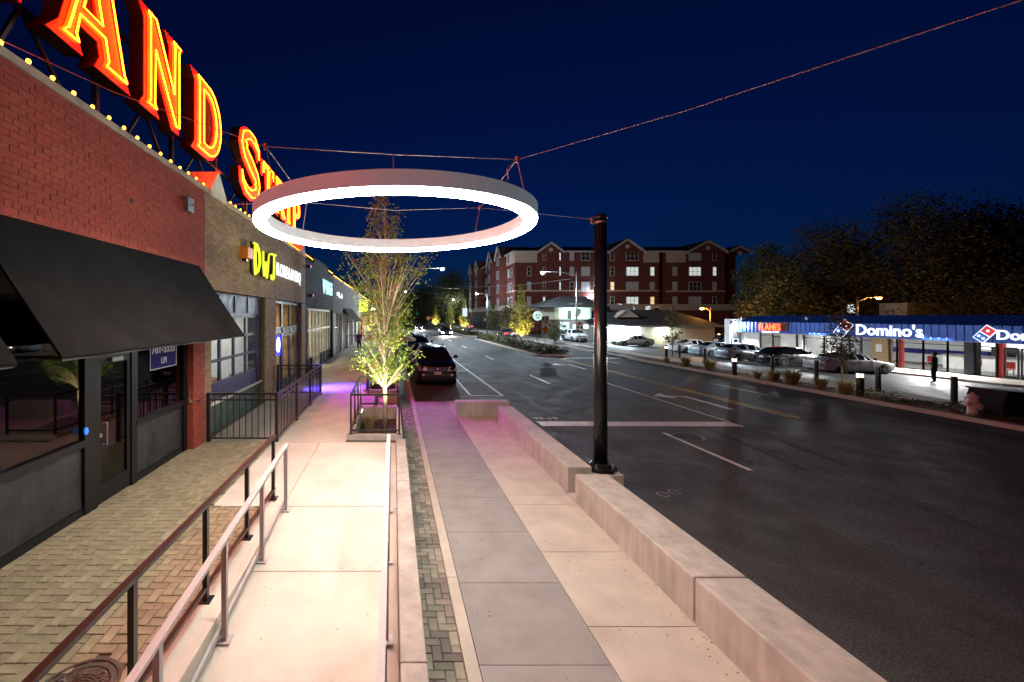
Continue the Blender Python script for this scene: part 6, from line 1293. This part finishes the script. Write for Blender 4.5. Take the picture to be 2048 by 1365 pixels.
# ================================================================ the plaza with the blue roof (faces the road)
PX = 37.7; PB = -.75; ZF = 1.55
PL = thing('retail_plaza', 'low shop plaza with blue ribbed metal roof and lit fronts', 'building', (PX, 34, PB))
wk = struct('plaza_walkway', MB().box(34.6, PX + .1, 23.6, 45.6, -.9, PB + .12), 'concrete_light', bevel=.03)
struct('plaza_walkway_end', MB().prism([(34.6, 23.6), (36.6, 20.5), (PX + .1, 18), (PX + .1, 23.6)], lambda u, v, w_: (u, v, w_), -.9, PB + .12), 'concrete_light')
Y0, Y1 = 16.0, 45.2
obj('roof_deck', MB().box(PX + 1.4, 50, Y0, Y1, 3.18, 3.28), 'shingle', PL); obj('rear_wall', MB().box(49.8, 50, Y0, Y1, PB, 3.2), 'stucco_grey', PL); obj('end_wall', MB().box(PX, 49.8, Y1 - .2, Y1, PB, 3.1).box(PX, 49.8, Y0, Y0 + .2, PB, 3.1), 'stucco_white', PL)
# standing seam panels: fascia and sloped roof
pm = {}
for i in range(int((Y1 - Y0) / .42)):
    y = Y0 + i * .42
    for nm, x0, z0, x1, z1 in (('fascia_panel', PX - .45, ZF, PX - .45, 2.62), ('roof_panel', PX - .45, 2.62, PX + 1.4, 3.28)):
        if nm not in pm:
            q = MB(); a, b = Vector((x0, 0, z0)), Vector((x1, 0, z1)); nrm = Vector((-(z1 - z0), 0, (x1 - x0))).normalized(); nrm = nrm if nm == 'roof_panel' else Vector((-1, 0, 0))
            ps_ = [(-.21, 0), (-.195, .035), (-.18, .035), (-.165, .0), (.21, 0)]
            for p in (a, b):
                for dy, h in ps_: q.v.append(tuple(p + Vector((0, dy, 0)) + nrm * h))
            q.f = [(j_, j_ + 1, 6 + j_, 5 + j_) for j_ in range(4)]; me = D.meshes.new(nm); me.from_pydata([(v[0] - PX, v[1], v[2]) for v in q.v], [], q.f); me.materials.append(MT['blue_roof']); pm[nm] = me
        o = D.objects.new(nm, pm[nm]); COL.objects.link(o); o.parent = PL; o.location = Vector((PX, y, 0)) - ORG[PL.name]
obj('soffit', MB().box(PX - .44, PX + .05, Y0, Y1, ZF - .02, ZF + .02), 'white_wall', PL)
def lot_front(segs):
    for kind, a, b in segs:
        if kind == 'pier': obj('pier', MB().box(PX - .12, PX + .3, a, b, PB, ZF - .02), 'brick_tan' if a < 36 else 'stucco_white', PL)
        elif kind == 'dark': obj('pier', MB().box(PX - .2, PX + .3, a, b, PB, ZF - .02), 'dark_facade', PL)
        elif kind == 'red': obj('red_panel', MB().box(PX + .05, PX + .25, a, b, PB + .12, ZF - .02), 'red_paint', PL)
        elif kind == 'door':
            d_ = obj('door', MB().box(PX - .02, PX + .02, a, a + .08, PB + .14, ZF - .3).box(PX - .02, PX + .02, b - .08, b, PB + .14, ZF - .3).box(PX - .02, PX + .02, a + .08, b - .08, ZF - .4, ZF - .3).box(PX - .02, PX + .02, a + .08, b - .08, PB + .14, PB + .3), 'frame_dark', PL); pane(PL, a + .08, b - .08, PB + .3, ZF - .4, PX, 'glass', d_)
        else:
            pane(PL, a, b, PB + .15, ZF - .04, PX)
            for y in (a, b): fbar(PL, y - .03, y + .03, PB + .12, ZF - .02, PX - .05, PX + .05)
            fbar(PL, a, b, ZF - .32, ZF - .27, PX - .04, PX + .04, name='transom_bar'); fbar(PL, a, b, PB + .12, PB + .18, PX - .04, PX + .04, name='bottom_bar')
lot_front([('dark', 16.2, 19), ('win', 19, 22), ('dark', 22, 24.0), ('door', 24.05, 25.0), ('door', 25.05, 25.7), ('red', 25.75, 26.0), ('win', 26.0, 26.9), ('dark', 26.9, 27.35), ('win', 27.35, 28.3), ('win', 28.3, 29.6), ('win', 29.6, 31.15), ('red', 30.9, 31.1), ('win', 31.15, 31.6), ('pier', 31.65, 32.7), ('win', 32.7, 33.5), ('door', 33.55, 34.4), ('win', 34.4, 36.4), ('win', 36.4, 38.2), ('pier', 38.25, 38.6), ('win', 38.6, 38.9), ('pier', 38.9, 40.4), ('door', 40.5, 41.3), ('win', 41.35, 42.7), ('pier', 42.75, 44.9)])
obj('partition', MB().box(PX + .3, 49.7, 38.2, 38.4, PB, 3.1).box(PX + .3, 49.7, 24.0, 24.1, PB, 3.1), 'white_wall', PL); obj('interior_wall', MB().box(44, 44.1, Y0 + .2, Y1 - .2, PB, 3.1), 'white_wall', PL); obj('interior_ceiling', MB().box(PX + .06, 44, Y0 + .2, Y1 - .2, 2.0, 2.1), 'white_wall', PL); obj('interior_floor', MB().box(PX + .02, 44, Y0 + .2, Y1 - .2, PB, PB + .1), 'stucco_grey', PL)
for i in range(9): y = 25 + i * 2.2; obj('ceiling_lamp', MB().box(39.2, 40.2, y - .3, y + .3, 1.94, 1.97), 'e_tube', PL)
# inside the pizza shop and its neighbour
t = thing('counter', 'long white service counter inside the pizza shop', 'counter', (41.5, 29, PB + .1)); obj('base', MB().box(41.2, 41.9, 26.2, 31.2, PB + .1, .35), 'white_paint', t); obj('top', MB().box(41.1, 42, 26.1, 31.3, .35, .41), 'stucco_grey', t)
for i, (y, lb) in enumerate(((30.3, 'red chair at the left shop window'), (28.0, 'red chair in the middle of the pizza shop window'), (26.5, 'red chair near the dark door of the pizza shop'))):
    c = thing('chair', lb, 'chair', (39, y, PB + .1), 'red chairs inside the pizza shop'); obj('seat', MB().box(38.75, 39.2, y - .25, y + .25, PB + .55, PB + .6), 'red_paint', c); obj('backrest', MB().box(39.2, 39.26, y - .25, y + .25, PB + .62, PB + 1.05), 'red_paint', c)
    for dx in (38.8, 39.18):
        for dy in (-.22, .22): obj('leg', MB().bar((dx, y + dy, PB + .1), (dx, y + dy, PB + .55), .035, .035), 'chrome', c)
t = thing('menu_screens', 'row of bright menu boards above the counter in the pizza shop', 'menu board', (43.9, 29, 1.4))
for i in range(5): obj('screen', MB().box(43.85, 43.95, 26.3 + i * 1.0, 27.2 + i * 1.0, .75, 1.35), 'e_cab', t)
t = thing('oven', 'dark ovens and shelves behind the pizza shop counter', 'oven', (43.4, 29.5, PB)); 
for i, y in enumerate((27.2, 28.4, 29.6, 30.6)): obj('oven_unit', MB().box(43.1, 43.8, y - .4, y + .4, PB + .1, [.9, .5, 1.0, .6][i]), ['black_paint', 'steel', 'black_paint', 'blue_sign'][i], t)
t = thing('counter', 'red fronted order counter inside the grill shop', 'counter', (40.6, 40, PB + .1)); obj('base', MB().box(40.3, 41, 38.6, 42.6, PB + .1, .25), 'red_paint', t); obj('top', MB().box(40.2, 41.1, 38.5, 42.7, .25, .31), 'white_paint', t)
obj('wall_band', MB().box(43.96, 43.99, 24.2, 38.1, .1, .5), 'blue_sign', PL); obj('wall_band', MB().box(43.96, 43.99, 38.5, 45, -.3, .4), 'red_paint', PL)
t = thing('food_posters', 'food posters on the back wall of the grill shop', 'poster', (43.9, 40, 1))
for i in range(3): obj('poster', MB().box(43.92, 43.97, 38.9 + i * 1.2, 39.8 + i * 1.2, .7, 1.5), ['orange_paint', 'wood', 'red_paint'][i], t)
t = thing('wall_notice', 'small white notice on the brick pier of the plaza', 'notice', (PX - .13, 32.2, .8)); obj('board', MB().box(PX - .14, PX - .125, 32.0, 32.4, .45, 1.05), 'white_paint', t)
t = thing('wall_notice', 'pale notice on the cream pier of the grill shop', 'notice', (PX - .13, 39.6, .4)); obj('board', MB().box(PX - .14, PX - .125, 39.4, 39.85, .35, .9), 'cream_wall', t)
FX = PX - .50
t = thing('shop_sign', 'red glowing lettering FLAMES on the blue fascia', 'sign', (FX, 40.6, 2.1)); q = text_mb('FLAMES', .88, facing((FX - .02, 42.3, 1.84), '-x'), .06, .02, squash=.80); obj('lettering', q, 'e_flame', t); obj('backing', MB().box(FX + .0, FX + .02, 39.2, 42.4, 1.78, 2.6), M('sign_backing', (.05, .003, .003), .8), t)
obj('subtitle', text_mb('Steakhouse & Grill', .25, facing((FX - .02, 42.0, 1.58), '-x'), .02, .004), 'e_letter', t)
def pizza_sign(label_logo, label_txt, ylogo, ytxt, z, size):
    t = thing('logo_sign', label_logo, 'sign', (FX, ylogo, z + .35)); F0 = facing((FX - .04, ylogo, z + .42 * size), '-x'); c_, s_ = math.cos(R(-38)), math.sin(R(-38)); F = lambda u, v, w_=0: F0((u * c_ - v * s_) * size, (u * s_ + v * c_) * size, w_)
    obj('white_border', MB().prism([(-.42, -.72), (.42, -.72), (.42, .72), (-.42, .72)], F, -.04, 0), 'e_letter', t)
    r1 = obj('red_half', MB().prism([(-.36, .04), (.36, .04), (.36, .66), (-.36, .66)], F, .002, .012), 'red_logo', t); b1 = obj('blue_half', MB().prism([(-.36, -.66), (.36, -.66), (.36, -.04), (-.36, -.04)], F, .002, .012), 'blue_logo', t)
    dot = lambda cx, cz: MB().prism([(cx + .11 * math.cos(R(30 * i)), cz + .11 * math.sin(R(30 * i))) for i in range(12)], F, .014, .02)
    obj('dot', dot(0, .35), 'e_letter', r1); obj('dot', dot(-.17, -.35), 'e_letter', b1); obj('dot', dot(.17, -.35), 'e_letter', b1)
    t = thing('shop_sign', label_txt, 'sign', (FX, ytxt - 2, z)); q = text_mb("Domino's", 1.16 * size, facing((FX - .03, ytxt, z), '-x'), .06, .022 * size, squash=.94); obj('lettering', q, 'e_letter', t)
pizza_sign('tilted red and blue domino logo sign left of the large white lettering', "large white glowing lettering Domino's on the blue fascia", 34.4, 33.45, 1.74, 1.0)
pizza_sign('tilted red and blue domino logo sign near the right edge of the picture', "smaller white glowing lettering Domino's cut by the right edge", 26.15, 25.65, 1.78, .72)
# white end wall with the glaring floodlight and its menu board
t = thing('end_pylon', 'white wall at the left end of the plaza with a glaring floodlight', 'wall', (PX - .6, 45.7, PB)); obj('slab_wall', MB().box(PX - 1.1, PX + .3, 45.3, 46.0, PB, 2.9), 'white_wall', t); obj('lamp_head', MB().box(PX - 1.0, PX - .5, 45.08, 45.29, 2.3, 2.55), 'steel', t); obj('lamp_lens', MB().box(PX - .95, PX - .55, 45.06, 45.078, 2.32, 2.53), 'e_cool', t)
light('SPOT', (PX - .75, 44.9, 2.35), 3200, COOL, t, .1, (PX - 4, 41, PB), 150, .5); light('POINT', (PX - .75, 44.6, 2.2), 60, COOL, t, .1)
bd = obj('poster_board', MB().box(PX - .95, PX - .05, 45.26, 45.29, -.3, .9), 'black_paint', t); obj('poster', MB().box(PX - .88, PX - .12, 45.24, 45.258, -.22, .82), 'e_mint', bd); obj('print', MB().box(PX - .75, PX - .25, 45.23, 45.238, -.1, .2).box(PX - .7, PX - .3, 45.23, 45.238, .35, .7), 'blue_sign', bd)
for yy_, e in ((28.5, 900), (36.5, 1200)): light('AREA', (PX - .3, yy_, ZF - .1), e, (1, .98, .95), PL, size=1.5, target=(PX - 4, yy_, PB))

# ================================================================ hipped roof restaurant
HB = thing('restaurant', 'low restaurant with a grey hipped roof and glaring eave lights', 'building', (38, 60, PB))
xa, xb, ya, yb = 29.6, 46.5, 58.4, 70
obj('wall', MB().box(xa + .8, xb - .8, ya + .8, yb - .8, PB, 1.95), 'cream_wall', HB)
ro = MB().add([(xa, ya, 1.88), (xb, ya, 1.88), (xb, yb, 1.88), (xa, yb, 1.88), (xa + 2.5, ya + 4, 4.15), (xb - 5, ya + 4, 4.15), (xb - 5, yb - 4, 4.15), (xa + 2.5, yb - 4, 4.15)], [(0, 1, 5, 4), (1, 2, 6, 5), (2, 3, 7, 6), (3, 0, 4, 7), (4, 5, 6, 7)]); rf = obj('roof', ro, 'shingle', HB)
obj('fascia_board', MB().box(xa, xb, ya - .03, ya, 1.68, 1.9).box(xa - .03, xa, ya, yb, 1.68, 1.9), 'trim', HB); obj('soffit', MB().box(xa, xb, ya, ya + .8, 1.7, 1.74), 'trim', HB)
obj('gable', MB().prism([(-1.55, 0), (1.55, 0), (0, 1.05)], lambda u, v, w_: (33.6 + u, w_, 3.05 + v), ya + 1.4, ya + 3.2), 'siding', rf); obj('gable_trim', MB().bar((32.0, ya + 1.36, 3.02), (33.6, ya + 1.36, 4.15), .1, .16).bar((33.6, ya + 1.36, 4.15), (35.2, ya + 1.36, 3.02), .1, .16), 'trim', rf)
for x, w_, h, dz in ((31.9, .5, .9, 4.2), (33.4, 1.3, 1.1, 4.2), (35.2, 1.9, 1.3, 4.15), (36.9, .6, .7, 4.1), (39.3, 1.4, 1.1, 3.9), (39.6, .9, 1.5, 3.3)): obj('rooftop_unit', MB().box(x - w_ / 2, x + w_ / 2, ya + 4.2, ya + 5.4, dz - .3, dz + h * .75), 'steel', rf)
for i, (x0, x1) in enumerate(((29.9, 31.3), (32.0, 34.6))): obj('eave_lamp', MB().box(x0, x1, ya + .1, ya + .3, 1.60, 1.69), 'e_cool', HB, label='glaring white tube lamp under the eave')
light('AREA', (32.0, ya + .5, 1.5), 1500, COOL, HB, size=3, target=(31.5, ya - 1.5, PB)); light('AREA', (38.5, ya + .2, 1.6), 250, (.9, 1, .85), HB, size=2, target=(38.5, ya + .9, PB))
for x0, x1 in ((30.9, 32.4), (32.6, 34.2), (34.5, 35.3)): fw_ = obj('window', MB().box(x0, x1, ya + .74, ya + .79, -.5, 1.35), 'trim', HB); obj('pane', MB().box(x0 + .1, x1 - .1, ya + .72, ya + .738, -.4, 1.25), 'e_win_b', fw_)
for k_, (x, z) in enumerate(((29.55, 1.6),)): obj('downpipe', MB().box(xa + .7, xa + .8, ya + .7, ya + .8, PB, 1.7), 'trim', HB)

# mural building, left of the black pole
MBD = thing('mural_building', 'small dark roofed building with a pale lit mural wall', 'building', (25, 64, -.5))
obj('upper_wall', MB().box(24.4, 30.0, 63, 70, 2.7, 4.55), 'cream_wall', MBD); obj('lower_wall', MB().box(24.9, 36.5, 62.4, 70, -.6, 2.6), 'stucco_grey', MBD)
obj('roof', MB().add([(21.6, 61, 4.55), (31, 61, 4.55), (31, 71, 4.55), (21.6, 71, 4.55), (26.4, 65, 6.3), (30, 65, 6.3), (30, 67, 6.3), (26.4, 67, 6.3)], [(0, 1, 5, 4), (1, 2, 6, 5), (2, 3, 7, 6), (3, 0, 4, 7), (4, 5, 6, 7), (3, 2, 1, 0)]), 'shingle', MBD)
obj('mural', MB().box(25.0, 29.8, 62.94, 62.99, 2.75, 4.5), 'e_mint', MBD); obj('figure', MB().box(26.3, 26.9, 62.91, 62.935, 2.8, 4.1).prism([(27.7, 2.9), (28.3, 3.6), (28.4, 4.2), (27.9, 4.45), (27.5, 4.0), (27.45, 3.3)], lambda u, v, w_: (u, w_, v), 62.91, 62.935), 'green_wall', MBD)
obj('lit_door', MB().box(24.95, 26.3, 62.33, 62.39, -.5, 2.3), 'e_mint', MBD); obj('door_print', MB().box(25.2, 26.0, 62.30, 62.325, 1.0, 1.15).prism([(25.2, 1.5), (26.0, 1.5), (25.9, 1.9), (25.3, 1.9)], lambda u, v, w_: (u, w_, v), 62.30, 62.325), 'stucco_grey', MBD)
obj('lit_transom', MB().box(26.9, 29.2, 62.33, 62.39, 1.35, 1.95), 'e_win_b', MBD); obj('carport_roof', MB().prism([(28.5, 2.62), (36.8, 2.62), (36.8, 3.0), (35, 4.0), (29, 2.75)], lambda u, v, w_: (u, w_, v), 61.5, 62.39), 'shingle', MBD); obj('fascia_board', MB().box(30.6, 36.8, 61.45, 61.49, 2.15, 2.6), 'trim', MBD)
t = thing('wall_banner', 'yellow and red printed banner on the grey wall left of the restaurant', 'banner', (31.6, 62.3, .8)); obj('cloth', MB().box(30.2, 32.0, 62.30, 62.36, -.2, 1.6), 'wood', t); obj('print', MB().prism([(30.3, 1.0), (31.9, 1.0), (31.8, 1.5), (30.4, 1.5)], lambda u, v, w_: (u, w_, v), 62.27, 62.295), 'orange_paint', t); obj('print', MB().prism([(30.4, .1), (31.7, .0), (31.9, .5), (31.0, .8), (30.3, .6)], lambda u, v, w_: (u, w_, v), 62.27, 62.295), 'red_paint', t); obj('print', MB().box(30.6, 31.5, 62.24, 62.265, .3, .5), 'white_paint', t)
light('AREA', (27.2, 61.6, 4.3), 160, (.8, 1, .9), MBD, size=2, target=(27.2, 63, 3.4)); light('AREA', (31, 60.5, 2.3), 90, (.9, 1, .9), MBD, size=1, target=(31, 62.4, .8))

# ================================================================ brick apartment block
AX0, AX1, AY, AB, AE = 26.3, 76.5, 90.0, -.9, 17.2
AP = thing('apartment_building', 'five storey red brick apartment block with cream gables and many windows', 'building', (50, 90, AB))
K_ = 90 / 832
PXX = lambda px: (px - 787) * K_
PZZ = lambda py: 3.2 + (633 - py) * K_
obj('wall', MB().box(AX0, PXX(1318), AY, 140, 5.8, AE).box(PXX(1318), PXX(1332), AY + 3, 140, 5.8, AE).box(PXX(1332), PXX(1450), AY, 140, 5.8, AE).box(PXX(1450), AX1, AY + 3, 140, 5.8, AE), 'brick_apt', AP)
obj('podium', MB().box(AX0 - .6, AX1, AY - .6, 140.5, AB, 4.5), 'brick_apt', AP); obj('podium_band', MB().box(AX0 - .8, AX1 + .3, AY - .8, 141, 4.5, 5.8), 'siding', AP)
obj('string_course', MB().box(AX0 - .05, PXX(1318) + .05, AY - .06, AY, PZZ(583.5), PZZ(580.5)).box(PXX(1332) - .05, PXX(1450) + .05, AY - .06, AY, PZZ(584.5), PZZ(581.5)).box(AX0 - .06, AX0, AY, 140, PZZ(583.5), PZZ(580.5)), 'siding', AP)
for a, b in ((1030, 1074), (1287, 1318), (1332, 1371)): obj('siding_panel', MB().box(PXX(a), PXX(b), AY - .08, AY - .002, PZZ(525.5), PZZ(503)), 'siding', AP)
obj('siding_panel', MB().box(AX0 - .08, AX0 - .002, AY, 97, PZZ(525.5), PZZ(503)), 'siding', AP)
rf = obj('roof', MB().add([(AX0 - .6, AY - .6, AE), (AX1 + .6, AY - .6, AE), (AX1 + .6, 140.6, AE), (AX0 - .6, 140.6, AE), (AX0 + 9, AY + 12, AE + 3.0), (AX1 - 7, AY + 12, AE + 3.0), (AX1 - 7, 131, AE + 3.0), (AX0 + 9, 131, AE + 3.0)], [(0, 1, 5, 4), (1, 2, 6, 5), (2, 3, 7, 6), (3, 0, 4, 7), (4, 5, 6, 7), (3, 2, 1, 0)]), 'shingle', AP)
obj('eave_trim', MB().box(AX0 - .65, AX1 + .65, AY - .68, AY - .6, AE - .25, AE + .1).box(AX0 - .68, AX0 - .6, AY - .6, 140.6, AE - .25, AE + .1), 'trim', AP)
def front_gable(pa, pb, peak):
    xa_, xb_ = PXX(pa), PXX(pb); xm = (xa_ + xb_) / 2; zp = PZZ(peak); F = lambda u, v, w_: (u, AY - w_, v)
    g_ = obj('gable', MB().prism([(xa_, AE - .3), (xb_, AE - .3), (xm, zp)], F, -6, .72), 'brick_apt', AP)
    m = MB()
    for x0, x1 in ((xa_ - .25, xm), (xm, xb_ + .25)):
        za, zb_ = (AE - .35, zp + .12) if x0 < xm else (zp + .12, AE - .35); m.bar((x0, AY - .8, za), (x1, AY - .8, zb_), .35, .38)
    obj('gable_trim', m, 'trim', g_); obj('gable_roof', MB().add([(xa_ - .35, AY - 1, AE - .15), (xm, AY - 1, zp + .35), (xm, AY + 9, zp + .35), (xa_ - .35, AY + 9, AE - .15), (xb_ + .35, AY - 1, AE - .15), (xb_ + .35, AY + 9, AE - .15)], [(0, 1, 2, 3), (1, 4, 5, 2)]), 'shingle', g_)
    obj('round_vent', MB().lathe([(.45, -.02), (.45, .05)], (0, 0, 0), 16, 'y').xf(Matrix.Translation((xm, AY - .78, zp - 1.4))), 'trim', g_)
for a, b, p in ((1074, 1125, 488), (1215, 1287, 481.5), (1371, 1451, 484.5), (1452, 1497, 495)): front_gable(a, b, p)
def side_gable(yc, hw, zp):
    F = lambda u, v, w_: (AX0 - w_, u, v); g_ = obj('gable', MB().prism([(yc - hw, AE - .3), (yc + hw, AE - .3), (yc, zp)], F, -6, 1.5), 'brick_apt', AP); obj('bay_wall', MB().box(AX0 - 1.5, AX0 - .002, yc - hw + .2, yc + hw - .2, 5.8, AE - .301), 'brick_apt', AP)
    obj('gable_trim', MB().bar((AX0 - 1.6, yc - hw - .2, AE - .35), (AX0 - 1.6, yc, zp + .12), .3, .38).bar((AX0 - 1.6, yc, zp + .12), (AX0 - 1.6, yc + hw + .2, AE - .35), .3, .38), 'trim', g_)
for yc in (99, 108, 125, 134.5): side_gable(yc, 2.6, 19.7)
WM = {}
def window(px0, px1, py0, py1, state='dark', side=None, mull=1):
    if side is None: x0, x1, z0, z1 = PXX(px0), PXX(px1), PZZ(py1), PZZ(py0); base = Vector(((x0 + x1) / 2, AY - .03 + (3 if px0 > 1451 else 0), (z0 + z1) / 2))
    else: x0, x1, z0, z1 = side[0] - side[1] / 2, side[0] + side[1] / 2, py1, py0; base = Vector((side[2], side[0], (z0 + z1) / 2))
    w2, h2 = round((x1 - x0) / 2, 2), round((z1 - z0) / 2, 2); key = (w2, h2, mull, side is not None)
    if key not in WM:
        m = MB(); t_ = .12
        m.box(-w2, w2, -.06, .06, -h2, -h2 + t_).box(-w2, w2, -.06, .06, h2 - t_, h2).box(-w2, -w2 + t_, -.06, .06, -h2 + t_, h2 - t_).box(w2 - t_, w2, -.06, .06, -h2 + t_, h2 - t_).box(-w2 + t_, w2 - t_, -.04, .04, -.04, .04)
        for i in range(1, mull + 1): x = -w2 + 2 * w2 * i / (mull + 1); m.box(x - .05, x + .05, -.045, .045, -h2 + t_, h2 - t_)
        p = MB().box(-w2 + t_, w2 - t_, -.02, .02, -h2 + t_, h2 - t_)
        if side is not None: m.v = [(y, x, z) for x, y, z in m.v]; p.v = [(y, x, z) for x, y, z in p.v]; m.f = [f[::-1] for f in m.f]; p.f = [f[::-1] for f in p.f]
        a = D.meshes.new('window'); a.from_pydata(m.v, [], m.f); a.materials.append(MT['trim']); WM[key] = (a, p)
    a, p = WM[key]; k2 = key + (state,)
    if k2 not in WM:
        b = D.meshes.new('pane'); b.from_pydata(p.v, [], p.f); b.materials.append(MT[{'dark': 'pane_dark', 'blind': 'blinds', 'warm': 'e_win_w', 'cool': 'e_win_c', 'stair': 'e_win_b'}[state]]); WM[k2] = b
    o = D.objects.new('window', a); COL.objects.link(o); o.parent = AP; o.location = base - ORG[AP.name]
    if state in ('warm', 'cool', 'stair'): o['label'] = 'window lit from inside'
    q = D.objects.new('pane', WM[k2]); COL.objects.link(q); q.parent = o
rows = [(503, 522), (534, 552.6), (564, 583), (593.6, 610)]
cols = [(1054, 1062, 0), (1085, 1091, 0), (1118, 1121.7, 0), (1139, 1148, 0), (1162, 1179.7, 1), (1199, 1208, 0), (1220, 1228.6, 0), (1252, 1277, 2), (1299.6, 1309, 0), (1344.6, 1354, 0), (1377, 1402, 2), (1424.5, 1433, 0), (1466, 1474, 0)]
LITW = {(3, 7): 'cool', (2, 7): 'blind', (3, 1): 'cool', (0, 10): 'blind', (3, 8): 'warm', (2, 11): 'blind', (1, 11): 'cool', (3, 0): 'blind', (1, 7): 'cool', (2, 6): 'warm', (1, 10): 'cool', (1, 9): 'blind', (2, 9): 'blind', (1, 8): 'cool', (3, 4): 'cool', (2, 5): 'dark', (2, 0): 'blind', (1, 4): 'blind', (2, 4): 'blind', (0, 3): 'blind', (1, 3): 'blind', (3, 9): 'blind', (3, 10): 'blind', (2, 8): 'blind'}
for r_, (ya_, yb_) in enumerate(rows):
    for c_, (xa_, xb_, mu) in enumerate(cols): window(xa_, xb_, ya_, yb_, 'stair' if c_ == 2 and r_ < 3 else LITW.get((r_, c_), 'dark'), mull=mu)
for r_, (z1, z0) in enumerate([(PZZ(a), PZZ(b)) for a, b in rows]):
    for i, (y, x, wd) in enumerate(((92.5, AX0 - .1, 1.2), (94.8, AX0 - .1, 1.0), (99, AX0 - 1.52, 1.8), (103.5, AX0 - .1, 1.2), (108, AX0 - 1.52, 1.8), (113, AX0 - .1, 1.3), (118, AX0 - .1, 1.3), (125, AX0 - 1.52, 1.8), (130, AX0 - .1, 1.3), (134.5, AX0 - 1.52, 1.8))): window(0, 0, z1, z0, 'blind' if (r_ * 3 + i * 5) % 7 < 2 else 'dark', side=(y, wd, x), mull=0 if wd < 1.5 else 1)
for i in range(9): obj('podium_opening', MB().box(AX0 - .66, AX0 - .61, 92 + i * 5.2, 95.5 + i * 5.2, -.2, 3.9), 'dark_wall', AP)
for i in range(34): obj('railing_bar', MB().box(AX0 - 1.2, AX0 - 1.15, 91 + i * 1.4, 91.06 + i * 1.4, -.9, 1.6), 'black_metal', AP)
t = thing('wall_lamp', 'glaring white lamp on the lowest floor of the apartment block', 'lamp', (PXX(1182), AY - .4, PZZ(594))); obj('lamp_box', MB().box(PXX(1182) - .25, PXX(1182) + .25, AY - .45, AY - .05, PZZ(596), PZZ(592)), 'e_cool', t); light('POINT', (PXX(1182), AY - 1.0, PZZ(593)), 900, COOL, t, .2)
# dark blue house at the right edge, grey shed and small lit window behind the plaza
t = thing('house', 'dark blue house with a white framed window at the right edge', 'building', (84, 55, 0)); obj('wall', MB().box(80.2, 90, 55, 63, -1, 7.3), 'navy', t); obj('roof', MB().prism([(79.6, 7.3), (90.5, 7.3), (85, 10)], lambda u, v, w_: (u, w_, v), 54.5, 63.5), 'shingle', t); wn = obj('window', MB().box(81.2, 84, 54.93, 54.99, 4.6, 6.4), 'trim', t); obj('pane', MB().box(81.4, 83.8, 54.9, 54.925, 4.8, 6.2), 'pane_dark', wn); obj('porch', MB().box(77.5, 80.1, 53.5, 57, -1, 4.6), 'dark_wall', t)
tag(obj('shed', MB().box(64.2, 71.5, 52, 55, -1, 4.9), 'stucco_grey'), 'plain grey shed behind the blue roof below the orange lamp', 'shed')
t = thing('house', 'distant house with one bright window left of the orange lamp', 'building', (68, 62, 0)); obj('wall', MB().box(65, 69, 60, 64, -1, 5.8), 'dark_wall', t); obj('roof', MB().prism([(64.7, 5.8), (69.3, 5.8), (67, 7.2)], lambda u, v, w_: (u, w_, v), 59.7, 64.3), 'shingle', t); wn = obj('window', MB().box(65.3, 66.6, 59.93, 59.99, 3.5, 5.0), 'trim', t); obj('pane', MB().box(65.4, 66.5, 59.9, 59.925, 3.6, 4.9), 'e_win_b', wn)
